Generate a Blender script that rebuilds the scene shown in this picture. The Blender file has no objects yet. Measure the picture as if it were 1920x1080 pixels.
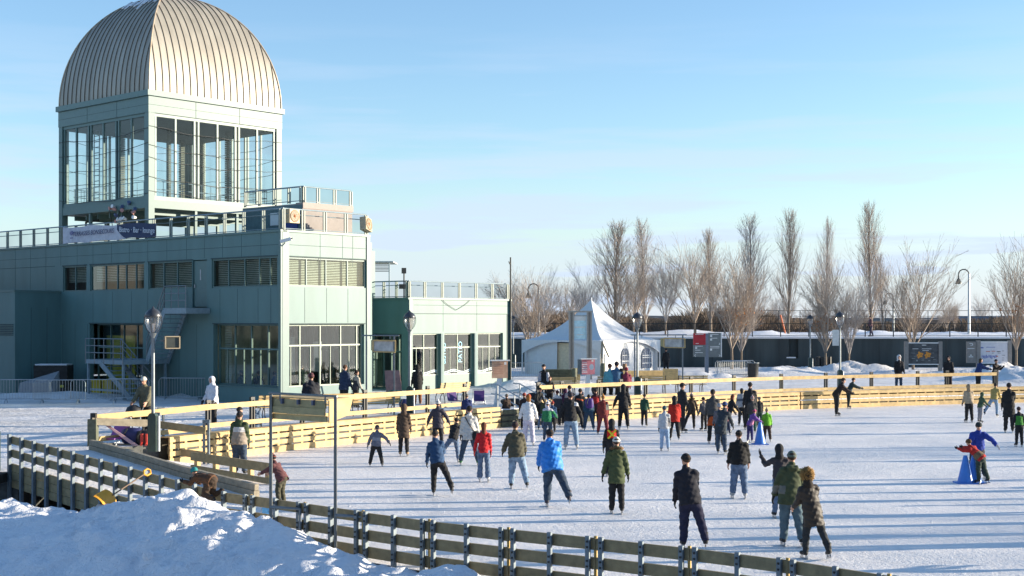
import bpy, math, random
import numpy as np
from mathutils import Vector, Matrix
R = math.radians
random.seed(7); rng = np.random.default_rng(7)
SC = bpy.context.scene; COL = SC.collection
# ------------------------------------------------------------------ camera, sky, sun, exposure
F = 2550.0; H = 4.4; HZ = 600.0          # focal length and horizon in pixels of the 1920 px photograph, eye height over the ice
cam = bpy.data.cameras.new('camera'); co = bpy.data.objects.new('camera', cam); COL.objects.link(co)
co.location = (0, 0, H); co.rotation_euler = (R(90), 0, 0)
cam.sensor_width = 36; cam.lens = 36*F/1920; cam.shift_y = (HZ-540)/1920; cam.clip_start = .5; cam.clip_end = 4000
SC.camera = co
SUN_EL, SUN_AZ = 9.5, 6.0               # degrees above the horizon; degrees from +X towards +Y
sd = Vector((math.cos(R(SUN_EL))*math.cos(R(SUN_AZ)), math.cos(R(SUN_EL))*math.sin(R(SUN_AZ)), math.sin(R(SUN_EL))))
sl = bpy.data.lights.new('sun', 'SUN'); sl.energy = 4.4; sl.angle = R(.5); sl.color = (1, .87, .68)
so = bpy.data.objects.new('sun', sl); COL.objects.link(so); so.rotation_euler = sd.to_track_quat('Z', 'Y').to_euler()
wd = bpy.data.worlds.new('World'); SC.world = wd; wd.use_nodes = True
nt = wd.node_tree; nt.nodes.clear(); N = nt.nodes.new; L = nt.links.new
wo = N('ShaderNodeOutputWorld'); bg = N('ShaderNodeBackground'); sky = N('ShaderNodeTexSky')
sky.sky_type = 'NISHITA'; sky.sun_disc = False; sky.sun_elevation = R(SUN_EL); sky.sun_rotation = R(90-SUN_AZ)
sky.air_density = 1.0; sky.dust_density = .2; sky.ozone_density = 2.6; sky.altitude = 0
bg.inputs[1].default_value = .122
# thin lavender cloud banks low in the sky
tc = N('ShaderNodeTexCoord'); sx = N('ShaderNodeSeparateXYZ'); L(tc.outputs['Generated'], sx.inputs[0])
mp = N('ShaderNodeMapping'); mp.inputs['Scale'].default_value = (3.2, 3.2, 38); L(tc.outputs['Generated'], mp.inputs[0])
nz = N('ShaderNodeTexNoise'); nz.inputs['Scale'].default_value = 1.5; nz.inputs['Detail'].default_value = 6; L(mp.outputs[0], nz.inputs[0])
def ramp(fac, stops):
    r = N('ShaderNodeValToRGB'); L(fac, r.inputs[0]); e = r.color_ramp.elements
    e[0].position, e[0].color = stops[0][0], stops[0][1]; e[1].position, e[1].color = stops[-1][0], stops[-1][1]
    for p, c in stops[1:-1]:
        q = e.new(p); q.color = c
    return r.outputs[0]
g = lambda v: (v, v, v, 1)
band = ramp(sx.outputs[2], [(0, g(1)), (.045, g(.9)), (.085, g(.7)), (.13, g(.4)), (.22, g(0))])
cl = ramp(nz.outputs[0], [(.46, g(0)), (.62, g(1))])
mm = N('ShaderNodeMath'); mm.operation = 'MULTIPLY'; L(band, mm.inputs[0]); L(cl, mm.inputs[1])
lowb = ramp(sx.outputs[2], [(0, g(.75)), (.045, g(.62)), (.065, g(.28)), (.12, g(0))])
ad = N('ShaderNodeMath'); ad.operation = 'MAXIMUM'; L(mm.outputs[0], ad.inputs[0]); L(lowb, ad.inputs[1])
mx = N('ShaderNodeMixRGB'); L(ad.outputs[0], mx.inputs[0]); mx.inputs[2].default_value = (2.4, 2.85, 3.6, 1)
tint = N('ShaderNodeMixRGB'); tint.blend_type = 'MULTIPLY'; tint.inputs[0].default_value = 1; tint.inputs[2].default_value = (.96, .975, 1.03, 1)
L(sky.outputs[0], tint.inputs[1]); L(tint.outputs[0], mx.inputs[1]); L(mx.outputs[0], bg.inputs[0]); L(bg.outputs[0], wo.inputs[0])
SC.view_settings.view_transform = 'Standard'; SC.view_settings.look = 'None'; SC.view_settings.gamma = 1
SC.view_settings.exposure = 1.26
SC.cycles.max_bounces = 6; SC.cycles.transparent_max_bounces = 12; SC.cycles.caustics_reflective = False; SC.cycles.caustics_refractive = False

# ------------------------------------------------------------------ helpers
def P(px, py, z=0.0):                    # point of the level plane z seen at a pixel
    Y = (H-z)*F/(py-HZ); return Vector(((px-960)*Y/F, Y, z))
def PD(px, py, Y): return Vector(((px-960)*Y/F, Y, H-(py-HZ)*Y/F))
def XD(px, Y, z=0): return Vector(((px-960)*Y/F, Y, z))
def V(*a): return Vector(a)
class MB:
    def __init__(s): s.v = []; s.f = []; s.m = []; s.sm = []
    def add(s, vs, fs, mi=0, sm=False):
        k = len(s.v); s.v += [tuple(p) for p in vs]
        for f in fs: s.f.append(tuple(i+k for i in f)); s.m.append(mi); s.sm.append(sm)
        return s
    def box(s, c, d, rz=0, mi=0):        # centre, size, turn about z
        c = Vector(c); x, y, z = d[0]/2, d[1]/2, d[2]/2; ca, sa = math.cos(rz), math.sin(rz)
        vs = [c+Vector((i*x*ca-j*y*sa, i*x*sa+j*y*ca, k*z)) for k in (-1, 1) for j in (-1, 1) for i in (-1, 1)]
        return s.add(vs, BF, mi)
    def beam(s, a, b, w, h, up=(0, 0, 1), mi=0):   # bar from a to b, w across, h along up
        a, b = Vector(a), Vector(b); d = (b-a).normalized(); u = Vector(up)
        x = d.cross(u)
        if x.length < 1e-4: x = Vector((1, 0, 0))
        x.normalize(); u = x.cross(d).normalized()
        vs = [q+x*(i*w/2)+u*(j*h/2) for j in (-1, 1) for q in (a, b) for i in (-1, 1)]
        return s.add(vs, BF, mi)
    def tube(s, pts, r, n=6, mi=0, cap=True, sm=True):
        pts = [Vector(p) for p in pts]; rs = r if isinstance(r, (list, tuple)) else [r]*len(pts)
        d0 = (pts[1]-pts[0]).normalized(); x = d0.orthogonal().normalized(); vs = []
        for i, p in enumerate(pts):
            d = (pts[min(i+1, len(pts)-1)]-pts[max(i-1, 0)])
            d = d.normalized() if d.length > 1e-9 else d0
            x = (x-d*x.dot(d)); x = x.normalized() if x.length > 1e-6 else d.orthogonal().normalized(); y = d.cross(x)
            for k in range(n):
                t = 2*math.pi*k/n; vs.append(p+(x*math.cos(t)+y*math.sin(t))*rs[i])
        fs = [(i*n+k, i*n+(k+1) % n, (i+1)*n+(k+1) % n, (i+1)*n+k) for i in range(len(pts)-1) for k in range(n)]
        s.add(vs, fs, mi, sm)
        if cap:
            s.add(vs[:n], [tuple(range(n-1, -1, -1))], mi); s.add(vs[-n:], [tuple(range(n))], mi)
        return s
    def lathe(s, c, prof, n=12, mi=0, sm=True):    # prof: (radius, z) pairs from the bottom up
        c = Vector(c); vs = [c+Vector((r*math.cos(2*math.pi*k/n), r*math.sin(2*math.pi*k/n), z)) for r, z in prof for k in range(n)]
        fs = [(i*n+k, i*n+(k+1) % n, (i+1)*n+(k+1) % n, (i+1)*n+k) for i in range(len(prof)-1) for k in range(n)]
        s.add(vs, fs, mi, sm); s.add(vs[:n], [tuple(range(n-1, -1, -1))], mi); s.add(vs[-n:], [tuple(range(n))], mi)
        return s
    def quad(s, a, b, c, d, mi=0): return s.add([a, b, c, d], [(0, 1, 2, 3)], mi)
BF = [(0, 2, 3, 1), (4, 5, 7, 6), (0, 1, 5, 4), (2, 6, 7, 3), (0, 4, 6, 2), (1, 3, 7, 5)]
MW = {}                                   # world matrix of each thing
def wm(o): return MW.get(o.name, Matrix.Identity(4))
def mesh_obj(name, me, parent=None):
    o = bpy.data.objects.new(name, me); COL.objects.link(o)
    if parent: o.parent = parent; MW[o.name] = wm(parent)
    return o
def make(name, mb, mats, parent=None, local=False):
    """link a builder as one mesh object; coordinates are world ones unless local"""
    if not isinstance(mats, (list, tuple)): mats = [mats]
    me = bpy.data.meshes.new(name); vs = mb.v
    if parent and not local:
        inv = wm(parent).inverted(); vs = [tuple(inv @ Vector(p)) for p in vs]
    me.from_pydata(vs, [], mb.f); me.polygons.foreach_set('material_index', mb.m); me.polygons.foreach_set('use_smooth', mb.sm)
    for m in mats: me.materials.append(m)
    me.update(); return mesh_obj(name, me, parent)
def np_mesh(name, v, f, mi=None, sm=True):
    me = bpy.data.meshes.new(name); v = np.asarray(v, np.float32); f = np.asarray(f, np.int32)
    me.vertices.add(len(v)); me.vertices.foreach_set('co', v.ravel()); k = f.shape[1]
    me.loops.add(f.size); me.loops.foreach_set('vertex_index', f.ravel())
    me.polygons.add(len(f)); me.polygons.foreach_set('loop_start', np.arange(0, f.size, k, dtype=np.int32))
    if mi is not None: me.polygons.foreach_set('material_index', np.asarray(mi, np.int32))
    me.polygons.foreach_set('use_smooth', np.full(len(f), sm)); me.update(calc_edges=True); me.validate(); return me
def tag(o, label=None, cat=None, group=None, kind=None):
    for k, v in (('label', label), ('category', cat), ('group', group), ('kind', kind)):
        if v: o[k] = v
    return o
def thing(name, loc, label, cat, group=None, rz=0):
    o = bpy.data.objects.new(name, None); COL.objects.link(o); o.location = loc; o.rotation_euler = (0, 0, rz); o.empty_display_size = .3
    MW[o.name] = Matrix.Translation(Vector(loc)) @ Matrix.Rotation(rz, 4, 'Z'); return tag(o, label, cat, group)
def solo(name, mb, mats, label, cat, group=None, loc=None):   # a thing that is one mesh
    if loc is not None: mb.v = [(p[0]-loc[0], p[1]-loc[1], p[2]-loc[2]) for p in mb.v]
    o = make(name, mb, mats)
    if loc is not None: o.location = loc; MW[o.name] = Matrix.Translation(Vector(loc))
    return tag(o, label, cat, group)
KIDS = {}
def dup(root, loc, rz=0, label=None, group=None, sc=None):
    r = root.copy(); COL.objects.link(r); r.location = loc; r.rotation_euler = (0, 0, rz)
    if sc: r.scale = sc if isinstance(sc, tuple) else (sc, sc, sc)
    if label: r['label'] = label
    if group: r['group'] = group
    def rec(src, dst):
        for ch in src.children:
            c = ch.copy(); COL.objects.link(c); c.parent = dst; rec(ch, c)
    rec(root, r); MW[r.name] = Matrix.Translation(Vector(loc)) @ Matrix.Rotation(rz, 4, 'Z'); return r
def sname(o, n): o.name = n; return o

# ------------------------------------------------------------------ materials
def new_mat(name):
    m = bpy.data.materials.new(name); m.use_nodes = True; t = m.node_tree; b = t.nodes['Principled BSDF']; return m, t, b
MC = {}
def mat(name, col, rough=.6, metal=0., var=.12, scale=6., bump=0., bscale=40., island=0., stretch=None, spec=.5):
    if name in MC: return MC[name]
    m, t, b = new_mat(name); n = t.nodes.new; l = t.links.new
    b.inputs['Roughness'].default_value = rough; b.inputs['Metallic'].default_value = metal; b.inputs['Specular IOR Level'].default_value = spec
    c = n('ShaderNodeTexCoord'); mp = n('ShaderNodeMapping'); l(c.outputs['Object'], mp.inputs[0])
    if stretch: mp.inputs['Scale'].default_value = stretch
    z = n('ShaderNodeTexNoise'); z.inputs['Scale'].default_value = scale; z.inputs['Detail'].default_value = 5; l(mp.outputs[0], z.inputs[0])
    mr = n('ShaderNodeMapRange'); l(z.outputs[0], mr.inputs[0]); mr.inputs[1].default_value = .3; mr.inputs[2].default_value = .7
    mr.inputs[3].default_value = 1-var; mr.inputs[4].default_value = 1+var
    fac = mr.outputs[0]
    if island:
        gi = n('ShaderNodeNewGeometry'); m2 = n('ShaderNodeMapRange'); l(gi.outputs['Random Per Island'], m2.inputs[0])
        m2.inputs[3].default_value = 1-island; m2.inputs[4].default_value = 1+island
        mu = n('ShaderNodeMath'); mu.operation = 'MULTIPLY'; l(fac, mu.inputs[0]); l(m2.outputs[0], mu.inputs[1]); fac = mu.outputs[0]
    h = n('ShaderNodeVectorMath'); h.operation = 'SCALE'; h.inputs[0].default_value = col[:3]; l(fac, h.inputs['Scale']); l(h.outputs[0], b.inputs['Base Color'])
    if bump:
        z2 = n('ShaderNodeTexNoise'); z2.inputs['Scale'].default_value = bscale; z2.inputs['Detail'].default_value = 4; l(mp.outputs[0], z2.inputs[0])
        bp = n('ShaderNodeBump'); bp.inputs['Strength'].default_value = bump; bp.inputs['Distance'].default_value = .02; l(z2.outputs[0], bp.inputs['Height']); l(bp.outputs[0], b.inputs['Normal'])
    MC[name] = m; return m
def snow_mat(name, c1, c2, rough=.7, s1=.8, bumps=((6, .05, .6), (40, .01, .5)), streak=None):
    m, t, b = new_mat(name); n = t.nodes.new; l = t.links.new; b.inputs['Roughness'].default_value = rough
    c = n('ShaderNodeTexCoord'); z = n('ShaderNodeTexNoise'); z.inputs['Scale'].default_value = s1; z.inputs['Detail'].default_value = 8; z.inputs['Roughness'].default_value = .65; l(c.outputs['Object'], z.inputs[0])
    r = n('ShaderNodeValToRGB'); l(z.outputs[0], r.inputs[0]); r.color_ramp.elements[0].position = .35; r.color_ramp.elements[1].position = .65
    r.color_ramp.elements[0].color = (*c1, 1); r.color_ramp.elements[1].color = (*c2, 1); l(r.outputs[0], b.inputs['Base Color'])
    nrm = None
    for sc, di, st in bumps:
        mp = n('ShaderNodeMapping'); l(c.outputs['Object'], mp.inputs[0])
        if streak: mp.inputs['Scale'].default_value = streak
        q = n('ShaderNodeTexNoise'); q.inputs['Scale'].default_value = sc; q.inputs['Detail'].default_value = 6; q.inputs['Distortion'].default_value = .6; l(mp.outputs[0], q.inputs[0])
        bp = n('ShaderNodeBump'); bp.inputs['Strength'].default_value = st; bp.inputs['Distance'].default_value = di; l(q.outputs[0], bp.inputs['Height'])
        if nrm: l(nrm, bp.inputs['Normal'])
        nrm = bp.outputs[0]
    l(nrm, b.inputs['Normal']); return m
def ice_mat():
    m, t, b = new_mat('scraped_ice'); n = t.nodes.new; l = t.links.new
    c = n('ShaderNodeTexCoord'); z = n('ShaderNodeTexNoise'); z.inputs['Scale'].default_value = .35; z.inputs['Detail'].default_value = 9; z.inputs['Roughness'].default_value = .7; l(c.outputs['Object'], z.inputs[0])
    r = n('ShaderNodeValToRGB'); l(z.outputs[0], r.inputs[0]); r.color_ramp.elements[0].position = .38; r.color_ramp.elements[1].position = .6
    r.color_ramp.elements[0].color = (.78, .75, .73, 1); r.color_ramp.elements[1].color = (.94, .89, .845, 1)
    # blade scratches: thin curved lines where distorted waves peak
    nrm = None; acc = None
    for ang, sc, ds in ((20, .5, 14), (75, .42, 10), (-35, .6, 18)):
        mp = n('ShaderNodeMapping'); mp.inputs['Rotation'].default_value = (0, 0, R(ang)); l(c.outputs['Object'], mp.inputs[0])
        w = n('ShaderNodeTexWave'); w.inputs['Scale'].default_value = sc; w.inputs['Distortion'].default_value = ds; w.inputs['Detail'].default_value = 3; w.inputs['Detail Scale'].default_value = .8; l(mp.outputs[0], w.inputs[0])
        q = n('ShaderNodeMapRange'); l(w.outputs[1], q.inputs[0]); q.inputs[1].default_value = .93; q.inputs[2].default_value = 1
        if acc is None: acc = q.outputs[0]
        else:
            a = n('ShaderNodeMath'); a.operation = 'MAXIMUM'; l(acc, a.inputs[0]); l(q.outputs[0], a.inputs[1]); acc = a.outputs[0]
    mx = n('ShaderNodeMixRGB'); mf = n('ShaderNodeMath'); mf.operation = 'MULTIPLY'; mf.inputs[1].default_value = .28; l(acc, mf.inputs[0]); l(mf.outputs[0], mx.inputs[0])
    l(r.outputs[0], mx.inputs[1]); mx.inputs[2].default_value = (.95, .93, .91, 1); l(mx.outputs[0], b.inputs['Base Color'])
    rr = n('ShaderNodeMapRange'); l(z.outputs[0], rr.inputs[0]); rr.inputs[1].default_value = .35; rr.inputs[2].default_value = .6; rr.inputs[3].default_value = .38; rr.inputs[4].default_value = .75; l(rr.outputs[0], b.inputs['Roughness'])
    b.inputs['Specular IOR Level'].default_value = .3
    b0 = n('ShaderNodeBump'); b0.inputs['Strength'].default_value = .5; b0.inputs['Distance'].default_value = .005; l(acc, b0.inputs['Height']); nrm = b0.outputs[0]
    for sc, di, st in ((4, .05, .45), (17, .03, .75)):
        q = n('ShaderNodeTexNoise'); q.inputs['Scale'].default_value = sc; q.inputs['Detail'].default_value = 7; q.inputs['Distortion'].default_value = 1.2; l(c.outputs['Object'], q.inputs[0])
        bp = n('ShaderNodeBump'); bp.inputs['Strength'].default_value = st; bp.inputs['Distance'].default_value = di; l(q.outputs[0], bp.inputs['Height']); l(nrm, bp.inputs['Normal']); nrm = bp.outputs[0]
    l(nrm, b.inputs['Normal']); return m
def glass_mat(name, tint, refl=.12, rough=.03):
    m, t, b = new_mat(name); n = t.nodes.new; l = t.links.new; t.nodes.remove(b); o = t.nodes['Material Output']
    tr = n('ShaderNodeBsdfTransparent'); c = n('ShaderNodeTexCoord'); z = n('ShaderNodeTexNoise'); z.inputs['Scale'].default_value = .8; l(c.outputs['Object'], z.inputs[0])
    sc = n('ShaderNodeMapRange'); l(z.outputs[0], sc.inputs[0]); sc.inputs[3].default_value = .85; sc.inputs[4].default_value = 1.1
    h = n('ShaderNodeVectorMath'); h.operation = 'SCALE'; h.inputs[0].default_value = tint; l(sc.outputs[0], h.inputs['Scale']); l(h.outputs[0], tr.inputs[0])
    gl = n('ShaderNodeBsdfGlossy'); gl.inputs['Roughness'].default_value = rough; gl.inputs[0].default_value = (.9, .95, .95, 1)
    lw = n('ShaderNodeLayerWeight'); lw.inputs[0].default_value = .5; pw = n('ShaderNodeMath'); pw.operation = 'POWER'; pw.inputs[1].default_value = 4; l(lw.outputs['Facing'], pw.inputs[0])
    ad = n('ShaderNodeMath'); ad.operation = 'MULTIPLY_ADD'; ad.inputs[1].default_value = .8 if refl > 0 else 0; ad.inputs[2].default_value = max(0, refl); l(pw.outputs[0], ad.inputs[0])
    mx = n('ShaderNodeMixShader'); l(ad.outputs[0], mx.inputs[0]); l(tr.outputs[0], mx.inputs[1]); l(gl.outputs[0], mx.inputs[2]); l(mx.outputs[0], o.inputs[0]); return m
TEAL = mat('sea_green_paint', (.100, .193, .188), .5, var=.09, scale=1.3, bump=.08, bscale=3, stretch=(1, 1, .22))
TEAL2 = mat('panel_joint', (.045, .08, .08), .7)
TEALF = mat('sea_green_frame', (.105, .185, .175), .45, var=.05)
ROOFM = mat('zinc_sheet', (.33, .305, .255), .5, metal=.25, var=.16, scale=1.6, bump=.15, bscale=2.5, stretch=(1, 1, .25))
SEAM = mat('seam_brown', (.17, .14, .10), .6, metal=.3)
GLASS = glass_mat('window_glass', (.74, .80, .76), .13)
GLASST = glass_mat('tower_glass', (.84, .89, .90), .03)
DARKIN = mat('dark_interior', (.06, .07, .065), .8)
CREAM = mat('cream_wall', (.55, .55, .42), .8)
YELW = mat('yellow_wall', (.65, .55, .08), .8)
BLIND = mat('blind_slats', (.60, .63, .54), .6)
STEEL = mat('grey_steel', (.22, .25, .27), .45, metal=.6)
GALV = mat('galvanised_steel', (.42, .45, .47), .4, metal=.7)
STAIRM = mat('stair_paint', (.22, .30, .34), .5)
BLACKM = mat('black_metal', (.02, .022, .022), .5)
DGREEN = mat('dark_green_paint', (.035, .06, .05), .45)
PINE = mat('fresh_pine', (.56, .39, .17), .65, var=.2, scale=4, bump=.15, bscale=30, island=.13)
OLDW = mat('weathered_wood', (.27, .215, .115), .75, var=.22, scale=7, bump=.25, bscale=30, island=.20)
OLDW2 = mat('grey_weathered_wood', (.30, .26, .19), .8, var=.22, scale=7, bump=.25, bscale=30, island=.15)
POSTM = mat('galvanised_post', (.17, .21, .24), .55, metal=.35, var=.2, scale=9)
WHITE = mat('white_paint', (.78, .78, .76), .5, var=.04)
SNOW = snow_mat('fresh_snow', (.80, .82, .86), (.91, .91, .92), .65, .9, ((2.2, .12, .6), (9, .07, .8), (40, .02, .8)))
TRAMP = snow_mat('trampled_snow', (.66, .63, .60), (.84, .83, .83), .8, .55, ((1.6, .10, .6), (7, .05, .7), (35, .015, .6)))
ICE = ice_mat()
# ------------------------------------------------------------------ terrain
def catmull(pts, n=8):
    out = []; q = [pts[0]]+list(pts)+[pts[-1]]
    for i in range(1, len(q)-2):
        for k in range(n):
            t = k/n; a, b, c, d = q[i-1], q[i], q[i+1], q[i+2]
            out.append(.5*((2*b)+(c-a)*t+(2*a-5*b+4*c-d)*t*t+(3*b-a-3*c+d)*t*t*t))
    return out+[pts[-1]]
def vnoise(x, y, seed=0):                # smooth value noise
    xi, yi = np.floor(x).astype(int), np.floor(y).astype(int); fx, fy = x-xi, y-yi; fx = fx*fx*(3-2*fx); fy = fy*fy*(3-2*fy)
    def h(a, b):
        n = (a*374761393+b*668265263+seed*982451653) & 0x7fffffff; n = (n ^ (n >> 13))*1274126177 & 0x7fffffff; return ((n ^ (n >> 16)) & 0xffff)/65535.
    return (h(xi, yi)*(1-fx)+h(xi+1, yi)*fx)*(1-fy)+(h(xi, yi+1)*(1-fx)+h(xi+1, yi+1)*fx)*fy
def fbm(x, y, o=4, seed=0):
    s = 0; a = 1; t = 0
    for i in range(o): s = s+a*(vnoise(x*2**i, y*2**i, seed+i)-.5); t += a; a *= .5
    return s/t
PZ = .6                                   # promenade level
FENCE = [V(8.2, 14.6), V(5.9, 17.8), V(5.0, 18.8), V(3.8, 20.1), V(2.2, 21.3), V(.35, 22.5), V(-1.4, 23.7), V(-3.05, 25.1), V(-4.27, 26.25), V(-6.1, 27.9)]
FENCE = [V(p[0], p[1], 0) for p in FENCE]; RB = V(-12.5, 34, PZ); RD = V(-12.35, 39.7, PZ); RE = V(-6.1, 33.3, .03); RA = V(-6.1, 27.9, .0)
BOARD = catmull([P(318, 872), P(400, 862), P(500, 850), P(600, 838), P(772, 820), P(915, 804), P(1000, 797), P(1100, 790), P(1211, 783.4), P(1350, 775), P(1480, 768), P(1650, 762), P(1800, 757.5), P(2000, 753), P(2400, 748)], 6)
# the ice
poly = [V(60, 14, 0)]+FENCE+[V(-6.1, 33.3, 0), V(-8.6, 37, 0)]+BOARD+[V(60, 70, 0)]
mb = MB(); mb.add(poly, [tuple(range(len(poly)-1, -1, -1))]); tag(make('ice', mb, ICE), kind='structure')
# promenade: rows running outwards from the rink edge
bx = [p.x for p in BOARD]; by = [p.y for p in BOARD]
def edgeY(x):
    if x <= RD.x: return 33.95
    if x < bx[0]: return np.interp(x, [RD.x+.01, bx[0]], [39.9, 41.9])
    return float(np.interp(x, bx, by))
xs = np.concatenate([np.linspace(-75, -20, 40), np.linspace(-19.5, 40, 240), np.linspace(42, 130, 30)]); xs = np.sort(np.append(xs, [RD.x, RD.x+.02]))
off = np.concatenate([[.06, .2, .5], np.linspace(.8, 30, 90), np.linspace(31, 90, 60)]); YE = 109.9
def plaza_h(X, Y):
    h = PZ+.05*fbm(X*.7, Y*.7, 4, 3)
    for (cx, cy, sx, sy, a) in PILES: h = h+a*np.exp(-((X-cx)/sx)**2-((Y-cy)/sy)**2)*(1+1.2*fbm(X*1.1, Y*1.1, 4, 9))
    return h
PILES = []
for px, py, w, dd, a in ((1330, 705, 5, 1.5, .35), (1450, 702, 2.5, 1.5, .45), (1560, 700, 3, 1.5, .5), (1600, 698, 1.6, 1.2, .45), (1640, 700, 2, 1.2, .5), (1480, 697, 4, 2, .4), (1700, 703, 2, 1.3, .4), (1890, 705, 3, 2, .8), (1960, 715, 4, 3, .9), (1850, 700, 2, 2, .4), (1340, 712, 2, 1, .35),
                          (975, 728, 2.2, 1.4, .4), (1000, 735, 1.2, 1, .3), (890, 742, 1.2, .8, .12), (1150, 715, 1.8, .9, .3), (1060, 722, 1.8, 1, .3), (1250, 712, 2.5, 1, .3), (345, 750, 1.6, .8, .38), (175, 746, 1.8, .9, .35), (120, 752, 2.2, 1, .3), (30, 748, 2.5, .9, .35), (1180, 718, 1.5, .9, .3), (1740, 706, 3.2, 1.4, .3)):
    q = P(px, py, PZ); PILES.append((q.x, q.y, w, dd, a))
G = []
for x in xs:
    e = edgeY(x); o = off*(YE-e)/off[-1] if False else off
    G.append([(x, min(e+d, YE)) for d in off])
G = np.array(G); Z = plaza_h(G[..., 0], G[..., 1]); Z[:, 0] = PZ; Z[:, 1] = PZ
def grid_mesh(X, Y, Z):
    a, b = X.shape; v = np.stack([X, Y, Z], -1).reshape(-1, 3); i = np.arange(a*b).reshape(a, b)
    return v, np.stack([i[:-1, :-1], i[1:, :-1], i[1:, 1:], i[:-1, 1:]], -1).reshape(-1, 4)
v, f = grid_mesh(G[..., 0], G[..., 1], Z); me = np_mesh('promenade_snow', v, f); me.materials.append(TRAMP); tag(mesh_obj('promenade', me), kind='structure')
# skirt of the promenade at the ice and at the pit
mb = MB()
for x0, x1 in zip(xs[:-1], xs[1:]):
    a, b = V(x0, edgeY(x0)+.06, PZ), V(x1, edgeY(x1)+.06, PZ); mb.quad(a, b, b-V(0, 0, 2), a-V(0, 0, 2))
tag(make('promenade_edge', mb, mat('dark_concrete', (.10, .105, .10), .9, var=.3)), kind='structure')
# ramp between the promenade and the ice
n = 30; U, W_ = np.meshgrid(np.linspace(0, 1, n), np.linspace(0, 1, n), indexing='ij')
Q = [np.array(p) for p in (RA, RE, RD, RB)]; q = (1-U)[..., None]*((1-W_)[..., None]*Q[0]+W_[..., None]*Q[1])+U[..., None]*((1-W_)[..., None]*Q[3]+W_[..., None]*Q[2])
q[..., 2] += .06*fbm(q[..., 0]*1.5, q[..., 1]*1.5, 4, 21)+.02
v, f = grid_mesh(q[..., 0], q[..., 1], q[..., 2]); me = np_mesh('ramp', v, f[:, ::-1]); me.materials.append(TRAMP); tag(mesh_obj('ramp_path', me), kind='structure')
# strip between the ramp beam, the entrance railing and the ice
mb = MB(); q = [V(-12.35, 39.75, PZ-.01), V(-6.1, 33.35, .025), V(-8.6, 37.0, .02), V(-9.6, 41.3, .03), BOARD[0]+V(-.1, .1, .05), V(-12.3, 40.0, PZ-.01)]
mb.add(q, [(0, 1, 2, 3), (0, 3, 4, 5)]); tag(make('entrance_path', mb, TRAMP), kind='structure')
# foreground snow
X, Y = np.meshgrid(np.arange(-22, 9, .075), np.arange(17, 36, .075), indexing='ij')
hh = -.55+0*X
fx = np.array([p.x for p in FENCE]+[-12.5, -16]); fy = np.array([p.y for p in FENCE]+[34, 37.3]); o_ = np.argsort(fx)
fl = np.interp(X, fx[o_], fy[o_]); dist = (fl-Y)*.76        # metres in front of the fence
ridge = np.interp(X, [-13, -11, -9.3, -8.3, -7.2, -6.5, -5.8, -5.0, -4.2, -3.3, -2.4, -1.6, -.9, 0, 1, 3, 8], [.85, .98, .95, 1.05, 1.35, 1.55, 1.40, 1.22, 1.04, .80, .58, .62, .80, .5, .6, .45, .3])
cen = np.interp(X, [-13, -9.5, -7.8, -6.5, -5, 0], [3.6, 2.0, 1.5, 1.1, .9, .7]); wid = np.interp(X, [-13, -8, -6.5, -4, 0], [1.5, 1.1, .95, .95, .7])
t_ = dist-cen; hh = hh+ridge*np.where(t_ > 0, np.exp(-(t_/(wid*2.3))**2), np.exp(-(t_/wid)**2))
hh = hh+.34*fbm(X*.55, Y*.55, 5, 31)+.30*fbm(X*1.7, Y*1.7, 4, 41)+.26*np.clip(fbm(X*2.6+7, Y*2.6, 4, 91)-.05, 0, 1)+.2*np.clip(fbm(X*3.3, Y*3.3, 3, 51), 0, 1)
hh = hh+.10*fbm(X*6, Y*6, 3, 111)*np.clip(fbm(X*.8, Y*.8, 2, 120)*4+.6, 0, 1.5)
rb = 1-np.abs(fbm(X*.9, Y*.9, 4, 71))*3; hh = hh+.12*np.clip(rb-.6, 0, 1)
under = np.clip((Y-(fl-.25))/.5, 0, 1); hh = hh*(1-under)+(-.85)*under
hh = np.where((X > -12.6) & (Y > fl+.1), -.9, hh)
hh = np.minimum(hh, np.where((X > -6.1) & (dist < .35), .25, 9))
v, f = grid_mesh(X, Y, hh); me = np_mesh('foreground_snow', v, f); me.materials.append(SNOW); tag(mesh_obj('snow_bank', me), kind='structure')
# far quay: a raised terrain behind the concrete wall
WZ = 2.95
X, Y = np.meshgrid(np.linspace(-60, 160, 260), np.concatenate([np.linspace(110.3, 150, 60), np.linspace(152, 900, 30)]), indexing='ij')
Z = WZ+.10*fbm(X*.3, Y*.3, 4, 5)+.1
for px, Yc, w, a in ((1290, 120, 3, .7), (1440, 117, 2, .6), (1385, 118, 2, .3), (1020, 118, 4, .3), (1640, 118, 2, .6), (1590, 121, 2.4, .9), (1740, 117, 2, .35), (1795, 117, 2, .75), (1530, 119, 2, .4), (1880, 119, 3, .4), (1690, 122, 3, .4), (1210, 120, 2.5, .4)):
    Z = Z+a*.55*np.exp(-((X-XD(px, Yc).x)/w)**2-((Y-Yc)/2.)**2)*(1+2.0*fbm(X*.8, Y*.8, 4, 61))
Z[:, 0] = WZ+.1; Z = Z-np.clip((Y-150)/750, 0, 1)*0
v, f = grid_mesh(X, Y, Z); me = np_mesh('quay_snow', v, f); me.materials.append(SNOW); tag(mesh_obj('upper_quay', me), kind='structure')
mb = MB(); mb.box((0, 2200, -1.2), (9000, 6000, .5)); tag(make('far_ground', mb, mat('frozen_ground', (.5, .53, .58), .9)), kind='structure')
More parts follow.
